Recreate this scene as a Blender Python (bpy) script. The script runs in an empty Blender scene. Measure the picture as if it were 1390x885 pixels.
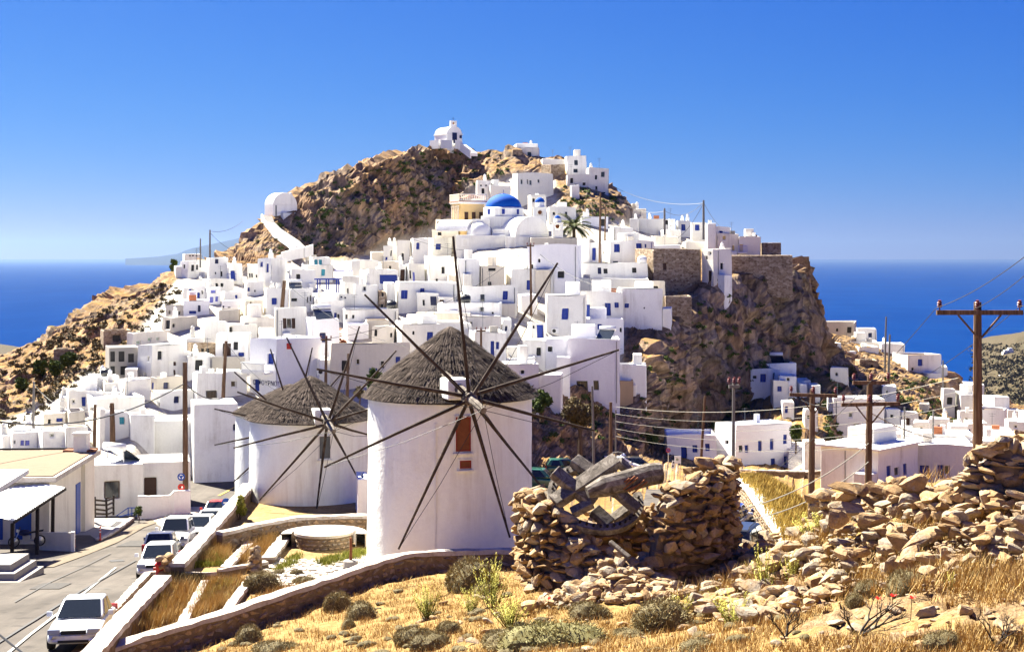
import bpy, bmesh, math, random
import numpy as np
from mathutils import Vector, Matrix, Quaternion
from mathutils.bvhtree import BVHTree
S = bpy.context.scene
COL = S.collection
R = math.radians
F = 2000.0; CX = 695.0; HY = 350.0          # focal length, centre column and horizon row of the photograph, in its pixels
random.seed(7)

# ---------------------------------------------------------------- camera
cam_d = bpy.data.cameras.new('camera'); cam = bpy.data.objects.new('camera', cam_d); COL.objects.link(cam)
cam.location = (0, 0, 0); cam.rotation_euler = (R(90), 0, 0)
cam_d.sensor_width = 36; cam_d.lens = 36 * F / 1390; cam_d.shift_y = -(442.5 - HY) / 1390
cam_d.clip_start = 0.5; cam_d.clip_end = 400000
S.camera = cam
S.render.resolution_x = 1024; S.render.resolution_y = 651

# ---------------------------------------------------------------- sky, sun, exposure
SUN_AZ = 42.0      # degrees to the left of the view direction (+Y)
SUN_EL = 47.0
SKY_POW = (2.4, 1.15, .45); SKY_GAIN = (66.0, 6.0, 3.35)
w = bpy.data.worlds.new('World'); S.world = w; w.use_nodes = True
nt = w.node_tree; nt.nodes.clear()
sky = nt.nodes.new('ShaderNodeTexSky'); sky.sky_type = 'NISHITA'; sky.sun_disc = False
sky.sun_elevation = R(SUN_EL); sky.sun_rotation = R(-SUN_AZ)
sky.altitude = 1500; sky.air_density = 1.0; sky.dust_density = 0.0; sky.ozone_density = 6.0
sp_ = nt.nodes.new('ShaderNodeSeparateColor'); cb_ = nt.nodes.new('ShaderNodeCombineColor'); nt.links.new(sky.outputs[0], sp_.inputs[0])
for ch in range(3):                 # a deeper, more saturated rendering of the same daylight sky, alike in every direction
    a_ = nt.nodes.new('ShaderNodeMath'); a_.operation = 'MULTIPLY'; a_.inputs[1].default_value = .02
    b_ = nt.nodes.new('ShaderNodeMath'); b_.operation = 'POWER'; b_.inputs[1].default_value = SKY_POW[ch]
    c_ = nt.nodes.new('ShaderNodeMath'); c_.operation = 'MULTIPLY'; c_.inputs[1].default_value = SKY_GAIN[ch]
    nt.links.new(sp_.outputs[ch], a_.inputs[0]); nt.links.new(a_.outputs[0], b_.inputs[0]); nt.links.new(b_.outputs[0], c_.inputs[0]); nt.links.new(c_.outputs[0], cb_.inputs[ch])
bg = nt.nodes.new('ShaderNodeBackground'); bg.inputs['Strength'].default_value = 0.10
wo = nt.nodes.new('ShaderNodeOutputWorld')
nt.links.new(cb_.outputs[0], bg.inputs[0]); nt.links.new(bg.outputs[0], wo.inputs[0])
sd = bpy.data.lights.new('sun', 'SUN'); sd.energy = 5.0; sd.angle = R(0.5); sd.color = (1.0, 0.945, 0.80)
sun = bpy.data.objects.new('sun', sd); COL.objects.link(sun)
SUNV = Vector((-math.sin(R(SUN_AZ)) * math.cos(R(SUN_EL)), math.cos(R(SUN_AZ)) * math.cos(R(SUN_EL)), math.sin(R(SUN_EL))))
sun.rotation_euler = SUNV.to_track_quat('Z', 'Y').to_euler()
S.view_settings.view_transform = 'Standard'; S.view_settings.look = 'None'
S.view_settings.gamma = 1.0; S.view_settings.use_curve_mapping = False
S.view_settings.exposure = 2.45
S.cycles.max_bounces = 8; S.cycles.diffuse_bounces = 6; S.cycles.glossy_bounces = 2; S.cycles.transmission_bounces = 2
S.cycles.volume_bounces = 0; S.cycles.caustics_reflective = False; S.cycles.caustics_refractive = False

# ---------------------------------------------------------------- helpers
def P(px, py, Y):                       # a pixel of the photograph at distance Y -> a point of the place
    return Vector(((px - CX) / F * Y, Y, (HY - py) / F * Y))

def tag(o, label=None, cat=None, group=None, kind=None):
    if label: o['label'] = label
    if cat: o['category'] = cat
    if group: o['group'] = group
    if kind: o['kind'] = kind
    return o

def empty(name, loc, label=None, cat=None, group=None, rz=0.0):
    o = bpy.data.objects.new(name, None); COL.objects.link(o)
    o.location = loc; o.rotation_euler = (0, 0, rz); o.empty_display_size = .3
    return tag(o, label, cat, group)

def mobj(name, me, parent=None, loc=None, rot=None, scale=None):
    o = bpy.data.objects.new(name, me); COL.objects.link(o)
    if parent is not None: o.parent = parent
    if loc is not None: o.location = loc
    if rot is not None: o.rotation_euler = rot
    if scale is not None: o.scale = scale
    return o

class MB:
    def __init__(s): s.v = []; s.f = []
    def add(s, vs, fs):
        n = len(s.v); s.v += [tuple(v) for v in vs]; s.f += [tuple(n + i for i in f) for f in fs]; return s
    def quad(s, a, b, c, d): return s.add([a, b, c, d], [(0, 1, 2, 3)])
    def hexa(s, c):                     # 8 corners: bottom 4 ccw, top 4 ccw
        return s.add(c, [(3, 2, 1, 0), (4, 5, 6, 7), (0, 1, 5, 4), (1, 2, 6, 5), (2, 3, 7, 6), (3, 0, 4, 7)])
    def box(s, x0, x1, y0, y1, z0, z1):
        return s.hexa([(x0, y0, z0), (x1, y0, z0), (x1, y1, z0), (x0, y1, z0), (x0, y0, z1), (x1, y0, z1), (x1, y1, z1), (x0, y1, z1)])
    def bar(s, a, b, wx, wz, up=(0, 0, 1)):   # rectangular bar from a to b
        a = Vector(a); b = Vector(b); d = (b - a).normalized(); u = Vector(up)
        if abs(d.dot(u)) > .98: u = Vector((0, 1, 0))
        x = d.cross(u).normalized(); z = x.cross(d).normalized(); x *= wx / 2; z *= wz / 2
        return s.hexa([a - x - z, a + x - z, b + x - z, b - x - z, a - x + z, a + x + z, b + x + z, b - x + z])
    def tube(s, pts, rad, n=8, cap=True):
        pts = [Vector(p) for p in pts]; m = len(pts)
        rs = rad if isinstance(rad, (list, tuple)) else [rad] * m
        base = len(s.v); ref = None
        for i, p in enumerate(pts):
            d = (pts[min(i + 1, m - 1)] - pts[max(i - 1, 0)]).normalized()
            if ref is None: ref = Vector((0, 0, 1)) if abs(d.z) < .9 else Vector((1, 0, 0))
            x = d.cross(ref).normalized(); y = x.cross(d).normalized(); ref = y
            for k in range(n):
                a = 2 * math.pi * k / n; q = p + (x * math.cos(a) + y * math.sin(a)) * rs[i]; s.v.append(tuple(q))
        for i in range(m - 1):
            for k in range(n):
                k2 = (k + 1) % n
                s.f.append((base + i * n + k, base + i * n + k2, base + (i + 1) * n + k2, base + (i + 1) * n + k))
        if cap:
            s.f.append(tuple(base + k for k in range(n))[::-1]); s.f.append(tuple(base + (m - 1) * n + k for k in range(n)))
        return s
    def lathe(s, prof, n=24, c=(0, 0, 0), a0=0.0, a1=2 * math.pi, capb=False, capt=False):   # prof: (r, z)
        base = len(s.v); full = abs(a1 - a0 - 2 * math.pi) < 1e-6; m = n if full else n + 1
        for r, z in prof:
            for k in range(m):
                a = a0 + (a1 - a0) * k / n; s.v.append((c[0] + r * math.cos(a), c[1] + r * math.sin(a), c[2] + z))
        for i in range(len(prof) - 1):
            for k in range(n):
                k2 = (k + 1) % m
                s.f.append((base + i * m + k, base + i * m + k2, base + (i + 1) * m + k2, base + (i + 1) * m + k))
        if capb: s.f.append(tuple(base + k for k in range(m))[::-1])
        if capt: s.f.append(tuple(base + (len(prof) - 1) * m + k for k in range(m)))
        return s
    def xf(s, M, start=0):
        for i in range(start, len(s.v)): s.v[i] = tuple(M @ Vector(s.v[i]))
        return s
    def mesh(s, name, mat, smooth=False):
        me = bpy.data.meshes.new(name); me.from_pydata(s.v, [], s.f); me.update()
        if mat is not None: me.materials.append(mat)
        if smooth: me.polygons.foreach_set('use_smooth', [True] * len(me.polygons))
        return me
    def build(s, name, mat, parent=None, loc=None, rot=None, smooth=False, bevel=0):
        o = mobj(name, s.mesh(name, mat, smooth), parent, loc, rot)
        if bevel:
            m = o.modifiers.new('bevel', 'BEVEL'); m.width = bevel; m.segments = 2; m.limit_method = 'ANGLE'; m.angle_limit = R(40)
        return o

def np_mesh(name, v, f, mat, smooth=True):
    """v (n,3), f (m,k) arrays -> mesh, quickly"""
    v = np.asarray(v, dtype=np.float32); f = np.asarray(f, dtype=np.int32); k = f.shape[1]
    me = bpy.data.meshes.new(name); me.vertices.add(len(v)); me.loops.add(f.size); me.polygons.add(len(f))
    me.vertices.foreach_set('co', v.ravel()); me.loops.foreach_set('vertex_index', f.ravel())
    me.polygons.foreach_set('loop_start', np.arange(0, f.size, k, dtype=np.int32))
    try: me.polygons.foreach_set('loop_total', np.full(len(f), k, dtype=np.int32))
    except Exception: pass
    me.polygons.foreach_set('use_smooth', np.full(len(f), smooth, dtype=bool))
    me.update(calc_edges=True)
    if mat is not None: me.materials.append(mat)
    return me

def _hash(ix, iy, iz):
    h = (ix.astype(np.int64) * 374761393 + iy.astype(np.int64) * 668265263 + iz.astype(np.int64) * 2147483647 // 7) & 0xffffffff
    h = ((h ^ (h >> 13)) * 1274126177) & 0xffffffff
    h = ((h ^ (h >> 16)) * 2246822519) & 0xffffffff
    return ((h ^ (h >> 15)) & 0xffff) / 32767.5 - 1.0
def vnoise(x, y, z):
    x0 = np.floor(x); y0 = np.floor(y); z0 = np.floor(z)
    fx = x - x0; fy = y - y0; fz = z - z0
    fx = fx * fx * (3 - 2 * fx); fy = fy * fy * (3 - 2 * fy); fz = fz * fz * (3 - 2 * fz)
    o = 0
    for dx in (0, 1):
        for dy in (0, 1):
            for dz in (0, 1):
                wgt = (fx if dx else 1 - fx) * (fy if dy else 1 - fy) * (fz if dz else 1 - fz)
                o = o + wgt * _hash(x0 + dx, y0 + dy, z0 + dz)
    return o
def fbm(p, s, octv=4, ridge=False, sx=1, sy=1, sz=1):
    x = p[:, 0] / s * sx; y = p[:, 1] / s * sy; z = p[:, 2] / s * sz; a = 1.0; t = 0; o = np.zeros(len(p))
    for i in range(octv):
        n = vnoise(x + 17.3 * i, y - 9.1 * i, z + 4.7 * i)
        if ridge: n = 1 - 2 * np.abs(n)
        o += a * n; t += a; a *= .5; x = x * 2.03; y = y * 2.03; z = z * 2.03
    return o / t

# ---------------------------------------------------------------- materials
def nodes(name, rough=.85, spec=.25):
    m = bpy.data.materials.new(name); m.use_nodes = True; t = m.node_tree
    b = t.nodes['Principled BSDF']; b.inputs['Roughness'].default_value = rough; b.inputs['Specular IOR Level'].default_value = spec
    return m, t, b
def pos(t, scale=(1, 1, 1), obj=False):
    if obj: g = t.nodes.new('ShaderNodeTexCoord').outputs['Object']
    else: g = t.nodes.new('ShaderNodeNewGeometry').outputs['Position']
    mp = t.nodes.new('ShaderNodeMapping'); mp.inputs['Scale'].default_value = scale; t.links.new(g, mp.inputs[0]); return mp.outputs[0]
def noise(t, vec, s, det=4, rough=.6, dist=0):
    n = t.nodes.new('ShaderNodeTexNoise'); n.inputs['Scale'].default_value = s; n.inputs['Detail'].default_value = det
    n.inputs['Roughness'].default_value = rough; n.inputs['Distortion'].default_value = dist
    t.links.new(vec, n.inputs['Vector']); return n.outputs['Fac']
def ramp(t, fac, stops):
    r = t.nodes.new('ShaderNodeValToRGB'); e = r.color_ramp.elements
    while len(e) < len(stops): e.new(.5)
    for i, (p_, c) in enumerate(stops):
        e[i].position = p_; e[i].color = (c[0], c[1], c[2], 1) if hasattr(c, '__len__') else (c, c, c, 1)
    t.links.new(fac, r.inputs[0]); return r.outputs[0]
def mix(t, fac, a, b, mode='MIX'):
    n = t.nodes.new('ShaderNodeMix'); n.data_type = 'RGBA'; n.blend_type = mode
    for s_, v in ((n.inputs[0], fac), (n.inputs[6], a), (n.inputs[7], b)):
        if isinstance(v, (int, float)): s_.default_value = v if s_.type == 'VALUE' else (v, v, v, 1)
        elif isinstance(v, tuple): s_.default_value = (v[0], v[1], v[2], 1)
        else: t.links.new(v, s_)
    return n.outputs[2]
def math_(t, op, a, b=0.0):
    n = t.nodes.new('ShaderNodeMath'); n.operation = op
    for s_, v in ((n.inputs[0], a), (n.inputs[1], b)):
        if isinstance(v, (int, float)): s_.default_value = v
        else: t.links.new(v, s_)
    return n.outputs[0]
def bump(t, b, h, strength=.4, dist=.02):
    n = t.nodes.new('ShaderNodeBump'); n.inputs['Strength'].default_value = strength; n.inputs['Distance'].default_value = dist
    t.links.new(h, n.inputs['Height']); t.links.new(n.outputs[0], b.inputs['Normal'])
def objrand(t): return t.nodes.new('ShaderNodeObjectInfo').outputs['Random']
def setc(t, b, c): t.links.new(c, b.inputs['Base Color'])

M = {}
def plaster(name, c, c2, stain=.35, rnd=.12):
    m, t, b = nodes(name, .9, .15); v = pos(t)
    n1 = noise(t, v, .35, 5, .65); n2 = noise(t, pos(t, (2.2, 2.2, .22)), .8, 4, .7); n3 = noise(t, v, 6, 3, .6)
    k = math_(t, 'MULTIPLY', ramp(t, n1, [(.42, 0), (.72, 1)]), ramp(t, n2, [(.42, 0), (.75, 1)]))
    col = mix(t, math_(t, 'MULTIPLY', k, stain), c, c2)
    rv = math_(t, 'POWER', objrand(t), 1.6); col = mix(t, math_(t, 'MULTIPLY', rv, rnd), col, tuple(x * .95 for x in c2))
    col = mix(t, .07, col, ramp(t, n3, [(.3, .3), (.7, 1)]), 'MULTIPLY')
    setc(t, b, col); bump(t, b, mix(t, .4, noise(t, v, 3.2, 4), noise(t, v, .9, 2)), .7, .06); M[name] = m
plaster('white', (.88, .875, .825), (.44, .40, .34), .95, .42)
plaster('millwhite', (.885, .895, .83), (.50, .43, .33), .8, .0)
plaster('cream', (.74, .68, .57), (.42, .35, .26), .9, .2)
plaster('grey', (.50, .46, .41), (.26, .24, .21), .9, .25)
plaster('oldwhite', (.76, .72, .66), (.33, .29, .25), 1.0, .2)
plaster('yellow', (.72, .50, .22), (.55, .38, .2), .5, .0)
plaster('tanwall', (.42, .31, .20), (.30, .22, .15), .5, .1)
plaster('lavender', (.83, .82, .83), (.55, .55, .62), .5, .05)  # whitewash with the lavender of shaded walls put into its colour; balusters truly lavender
plaster('roofwhite', (.87, .86, .82), (.50, .46, .40), .7, .2)
plaster('rooftan', (.19, .138, .092), (.125, .088, .058), .8, .2)
plaster('roofblue', (.36, .40, .62), (.28, .30, .42), .6, .05)
plaster('concrete', (.30, .28, .255), (.26, .25, .23), .8, .15)

def plain(name, c, rough=.6, spec=.3, metal=0, var=.15, bscale=0):
    m, t, b = nodes(name, rough, spec); b.inputs['Metallic'].default_value = metal
    n = noise(t, pos(t), 5, 4); setc(t, b, mix(t, var, c, ramp(t, n, [(.25, .25), (.75, 1.2)]), 'MULTIPLY'))
    if bscale: bump(t, b, noise(t, pos(t), bscale, 3), .4, .01)
    M[name] = m
plain('blue', (.012, .035, .26), .55); plain('lilac', (.20, .22, .62), .6); plain('turq', (.05, .32, .42), .6)
plain('navy', (.006, .012, .07), .4); plain('brown', (.055, .024, .014), .6); plain('red', (.24, .018, .010), .45)
plain('dome', (.006, .085, .42), .75, .1, 0, .22, 1.5); plain('dark', (.012, .012, .014), .5); plain('grate', (.09, .10, .11), .5)
plain('greenpane', (.30, .36, .30), .3, .5); plain('ochre', (.55, .42, .18), .6); plain('whitepaint', (.78, .78, .76), .5)
plain('steel', (.55, .56, .57), .35, .5, .8); plain('blacktank', (.015, .016, .018), .35, .5); plain('rubber', (.018, .018, .018), .7)
plain('rust', (.22, .075, .03), .8, .2, 0, .4); plain('terracotta', (.36, .13, .06), .8, .2, 0, .3)
def glass(name, c):
    m, t, b = nodes(name, .08, .6); b.inputs['Base Color'].default_value = (*c, 1); M[name] = m
glass('glass', (.025, .03, .035)); glass('carglass', (.012, .015, .016))
# ---------------------------------------------------------------- sea, hill, far land
SEA = -190.0
def sea_mat():
    m, t, b = nodes('sea', .6, .0)
    v = pos(t, (1, .35, 1)); n = noise(t, v, .004, 6, .65); n2 = noise(t, pos(t, (.25, 2.2, 1)), .0016, 4, .6)
    c = mix(t, ramp(t, n, [(.3, 0), (.75, 1)]), (.0012, .018, .094), (.0023, .025, .118))
    c = mix(t, ramp(t, n2, [(.60, 0), (.78, .35)]), c, (.010, .055, .16))
    setc(t, b, c); bump(t, b, noise(t, pos(t, (1, .6, 1)), .06, 5, .7), .35, 1.2); M['sea'] = m
sea_mat()
mb = MB(); L = 150000
xs = [-L, -30000, -6000, -1500, 0, 1500, 6000, 30000, L]; ys = [-3000, 0, 1500, 3000, 6000, 12000, 30000, 70000, L]
for x in range(len(xs) - 1):
    for y in range(len(ys) - 1):
        mb.quad((xs[x], ys[y], SEA), (xs[x + 1], ys[y], SEA), (xs[x + 1], ys[y + 1], SEA), (xs[x], ys[y + 1], SEA))
tag(mb.build('sea', M['sea']), 'deep blue open sea reaching to the hazy horizon', kind='structure')

def rock_mat(name, rock=((.115, .083, .060), (.28, .205, .145), (.44, .355, .265)), grass=(.27, .155, .048), sc=1.0, gz=(.74, 1.02), green=.6, town=False):
    m, t, b = nodes(name, .95, .1)
    g = t.nodes.new('ShaderNodeNewGeometry'); sp = t.nodes.new('ShaderNodeSeparateXYZ'); t.links.new(g.outputs['Normal'], sp.inputs[0])
    v = pos(t, (sc, sc, sc)); n1 = noise(t, v, .16, 6, .62, .4); n2 = noise(t, v, 1.1, 6, .7, .2)
    vo = t.nodes.new('ShaderNodeTexVoronoi'); vo.feature = 'DISTANCE_TO_EDGE'; vo.inputs['Scale'].default_value = .33 * sc
    wv = t.nodes.new('ShaderNodeVectorMath'); wv.operation = 'ADD'; vv = t.nodes.new('ShaderNodeTexNoise'); vv.inputs['Scale'].default_value = .5 * sc
    t.links.new(pos(t), vv.inputs['Vector']); t.links.new(pos(t, (1, 1, .45)), wv.inputs[0]); t.links.new(vv.outputs['Color'], wv.inputs[1]); t.links.new(wv.outputs[0], vo.inputs['Vector'])
    crack = ramp(t, vo.outputs['Distance'], [(0, .45), (.10, 1)])
    rc = ramp(t, mix(t, .5, n1, n2), [(.30, rock[0]), (.50, rock[1]), (.68, rock[2])])
    rc = mix(t, 1.0, rc, crack, 'MULTIPLY')
    hn = noise(t, v, .07, 4, .6, .6); rc = mix(t, ramp(t, hn, [(.42, 0), (.56, .75)]), rc, mix(t, 1.0, rc, (1.2, .98, .74), 'MULTIPLY')); rc = mix(t, ramp(t, hn, [(.36, .6), (.46, 0)]), rc, mix(t, 1.0, rc, (.80, .88, 1.0), 'MULTIPLY'))
    st_ = noise(t, pos(t, (1.6 * sc, 1.6 * sc, .22 * sc)), .9, 5, .75, .3); rc = mix(t, .75, rc, ramp(t, st_, [(.34, .42), (.5, 1.0), (.66, 1.35)]), 'MULTIPLY')
    gn = noise(t, v, .55, 5, .7); gc = ramp(t, gn, [(.30, (.10, .075, .03)), (.46, tuple(c * .75 for c in grass)), (.6, grass), (.75, tuple(min(1, c * 1.35) for c in grass))])
    gr = noise(t, v, .22, 4, .6); gc = mix(t, ramp(t, gr, [(.60, 0), (.70, green)]), gc, (.045, .065, .015))
    f = math_(t, 'ADD', sp.outputs[2], math_(t, 'MULTIPLY', math_(t, 'SUBTRACT', n2, .5), .7))
    f = ramp(t, f, [(gz[0], 0), (gz[1], 1)])
    col = mix(t, f, rc, gc)
    if town:
        at = t.nodes.new('ShaderNodeAttribute'); at.attribute_name = 'town'
        pv = mix(t, ramp(t, n2, [(.4, 0), (.65, 1)]), (.50, .47, .42), (.33, .28, .22))
        col = mix(t, at.outputs['Fac'], col, pv)
    setc(t, b, col); bump(t, b, mix(t, .5, n2, noise(t, v, 4.5, 5, .7)), .9, .25 / sc); M[name] = m
rock_mat('hill', town=True)
rock_mat('coast', ((.022, .022, .017), (.048, .040, .028), (.085, .068, .048)), (.075, .058, .033), .3, (.3, .9), .8)

# profiles of the hill: for a column of the photograph (distance, row) from the foot to the crest and down the far side
HILL = {
 -420: [(55,886),(105,708),(122,650),(134,612),(146,585),(156,560),(166,545),(174,535),(200,640),(320,1150)],
 0:    [(55,886),(105,708),(121,622),(129,596),(140,562),(151,532),(162,506),(172,489),(195,600),(320,1150)],
 60:   [(55,886),(105,708),(120,620),(128,590),(140,550),(152,518),(164,486),(174,462),(198,580),(320,1150)],
 120:  [(55,886),(105,708),(119,618),(127,582),(140,530),(154,492),(168,452),(178,430),(202,550),(320,1150)],
 180:  [(55,886),(105,708),(118,616),(126,575),(142,512),(157,464),(173,426),(185,404),(206,520),(320,1150)],
 235: [(55,886),(124,662),(129,615),(133,568),(147,498),(161,440),(178,396),(190,376),(212,490),(320,1150)],
 280: [(55,886),(124,662),(129,615),(133,568),(147,492),(162,434),(181,388),(195,364),(215,470),(320,1150)],
 322: [(55,886),(124,662),(129,615),(133,568),(147,490),(163,430),(184,384),(201,352),(218,450),(320,1150)],
 345: [(55,886),(124,662),(129,615),(133,568),(147,489),(164,427),(193,372),(206,326),(220,430),(320,1150)],
 362: [(55,886),(124,662),(129,615),(133,568),(147,488),(164,425),(196,364),(209,304),(222,410),(320,1150)],
 382: [(55,886),(124,662),(129,615),(133,568),(147,487),(165,423),(200,357),(213,297),(226,400),(320,1150)],
 400: [(55,886),(124,662),(129,615),(133,568),(147,487),(165,421),(203,352),(216,279),(228,380),(320,1150)],
 422: [(55,886),(124,662),(129,615),(133,568),(147,487),(166,420),(206,350),(219,261),(232,360),(320,1150)],
 450: [(55,886),(124,662),(129,615),(133,568),(147,486),(166,418),(208,350),(221,243),(235,340),(320,1150)],
 466: [(55,886),(124,662),(129,615),(133,568),(147,486),(166,418),(209,350),(222,238),(235,340),(320,1150)],
 500: [(55,886),(124,662),(129,615),(133,568),(147,485),(166,417),(213,347),(226,229),(240,320),(320,1150)],
 520: [(55,886),(124,662),(129,615),(133,568),(147,485),(166,416),(216,343),(229,222),(243,310),(320,1150)],
 548: [(55,886),(124,662),(129,615),(133,568),(147,484),(166,415),(222,335),(235,206),(250,300),(320,1150)],
 590: [(55,886),(124,662),(129,615),(133,568),(147,483),(166,412),(229,322),(242,196),(258,290),(320,1150)],
 625: [(55,886),(105,700),(116,612),(125,555),(143,482),(166,410),(231,312),(244,200),(260,290),(320,1150)],
 645: [(55,886),(108,702),(118,620),(127,556),(143,482),(166,410),(223,302),(243,211),(260,290),(320,1150)],
 670: [(55,886),(112,690),(121,625),(131,558),(145,482),(167,410),(222,298),(242,204),(260,290),(320,1150)],
 700: [(55,886),(118,672),(127,622),(138,552),(150,476),(170,405),(220,294),(240,206),(258,290),(320,1150)],
 735: [(55,886),(124,655),(132,612),(143,549),(155,470),(174,400),(218,288),(238,218),(255,300),(320,1150)],
 770: [(55,886),(130,648),(137,610),(147,548),(160,462),(178,394),(215,284),(235,232),(252,310),(320,1150)],
 800: [(55,886),(134,645),(140,610),(150,548),(164,450),(182,386),(213,286),(233,243),(250,320),(320,1150)],
 828: [(55,886),(136,642),(143,610),(153,545),(168,438),(186,370),(213,296),(231,262),(250,330),(320,1150)],
 856: [(55,886),(138,640),(146,606),(158,510),(172,428),(190,362),(211,314),(226,298),(248,370),(320,1150)],
 880: [(55,886),(140,638),(157,602),(163,470),(176,424),(192,366),(210,322),(222,310),(246,380),(320,1150)],
 905: [(55,886),(143,637),(166,596),(172,440),(181,415),(194,368),(210,328),(220,316),(244,390),(320,1150)],
 935: [(55,886),(146,636),(174,590),(180,415),(185,398),(196,366),(209,334),(217,322),(242,400),(320,1150)],
 965: [(55,886),(149,636),(179,578),(185,388),(189,378),(197,362),(207,340),(214,330),(240,410),(320,1150)],
 1000: [(55,886),(150,636),(182,562),(188,374),(191,368),(197,360),(205,348),(211,340),(238,420),(320,1150)],
 1040: [(55,886),(151,637),(185,540),(191,376),(193,368),(197,362),(203,355),(208,349),(236,430),(320,1150)],
 1072: [(55,886),(152,638),(188,520),(194,380),(196,370),(198,367),(202,364),(206,362),(234,440),(320,1150)],
 1088: [(55,886),(153,638),(190,508),(196,420),(198,396),(200,388),(204,386),(208,386),(236,470),(320,1150)],
 1100: [(55,886),(154,638),(186,520),(196,470),(199,440),(203,428),(207,424),(211,424),(238,490),(320,1150)],
 1114: [(55,886),(154,638),(184,530),(198,506),(203,494),(207,484),(212,478),(217,476),(242,520),(320,1150)],
 1135: [(55,886),(155,638),(184,560),(200,512),(208,498),(216,482),(226,468),(236,462),(256,540),(320,1150)],
 1170: [(55,886),(156,640),(182,590),(202,520),(210,510),(218,494),(228,474),(238,464),(258,550),(320,1150)],
 1210: [(55,886),(156,642),(182,598),(204,526),(210,512),(217,500),(226,488),(236,482),(258,560),(320,1150)],
 1250: [(55,886),(156,644),(182,602),(206,530),(210,513),(216,509),(222,504),(232,502),(254,580),(320,1150)],
 1276: [(55,886),(156,646),(182,606),(204,560),(209,525),(214,522),(222,518),(230,518),(252,590),(320,1150)],
 1292: [(55,886),(156,648),(182,612),(196,596),(206,576),(214,562),(222,548),(232,538),(254,610),(320,1150)],
 1340: [(55,886),(156,650),(182,612),(196,598),(206,582),(214,568),(222,554),(232,543),(254,610),(320,1150)],
 1400: [(55,886),(156,650),(182,614),(196,600),(206,588),(214,576),(222,566),(232,556),(254,620),(320,1150)],
 1800: [(55,886),(156,655),(182,620),(196,606),(206,594),(214,582),(222,572),(232,562),(254,640),(320,1150)],
}
TOWN = [(-50,590),(60,552),(118,506),(150,508),(190,448),(245,372),(330,372),(400,356),(480,354),(520,330),(560,320),(600,300),(640,262),(700,236),(750,240),(760,280),(800,300),(850,300),(990,315),(1060,345),(990,352),(945,345),(945,375),(905,405),(880,400),(850,430),(840,520),(760,535),(700,530),(640,535),(590,560),(560,720),(-50,720)]
def facet(q, s_, zs=.6, seed=0.0):
    # broken-rock relief: every cell of a jittered lattice is a tilted plane of its own
    p = q / s_ * np.array([1, 1, zs]) + seed; c = np.floor(p); best = np.full(len(q), 9e9); val = np.zeros(len(q))
    for dx in (-1, 0, 1):
        for dy in (-1, 0, 1):
            for dz in (-1, 0, 1):
                k = c + np.array([dx, dy, dz]); j = np.stack([_hash(k[:, 0] + 11 * a, k[:, 1] + 5 * a, k[:, 2] - 7 * a) for a in (1, 2, 3)], 1) * .45 + .5
                dv = p - (k + j); d2 = (dv ** 2).sum(1); g = np.stack([_hash(k[:, 0] - 3 * a, k[:, 1] + 13 * a, k[:, 2] + 2 * a) for a in (4, 5, 6)], 1)
                v = (dv * g).sum(1) * .9 + .55 * _hash(k[:, 0] + 71, k[:, 1], k[:, 2]); m = d2 < best; best = np.where(m, d2, best); val = np.where(m, v, val)
    return val
def in_poly(px, py, poly):
    c = np.zeros(len(px), bool); n = len(poly)
    for i in range(n):
        x0, y0 = poly[i]; x1, y1 = poly[i - 1]
        cond = ((y0 > py) != (y1 > py)) & (px < (x1 - x0) * (py - y0) / (y1 - y0 + 1e-9) + x0)
        c ^= cond
    return c
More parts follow.
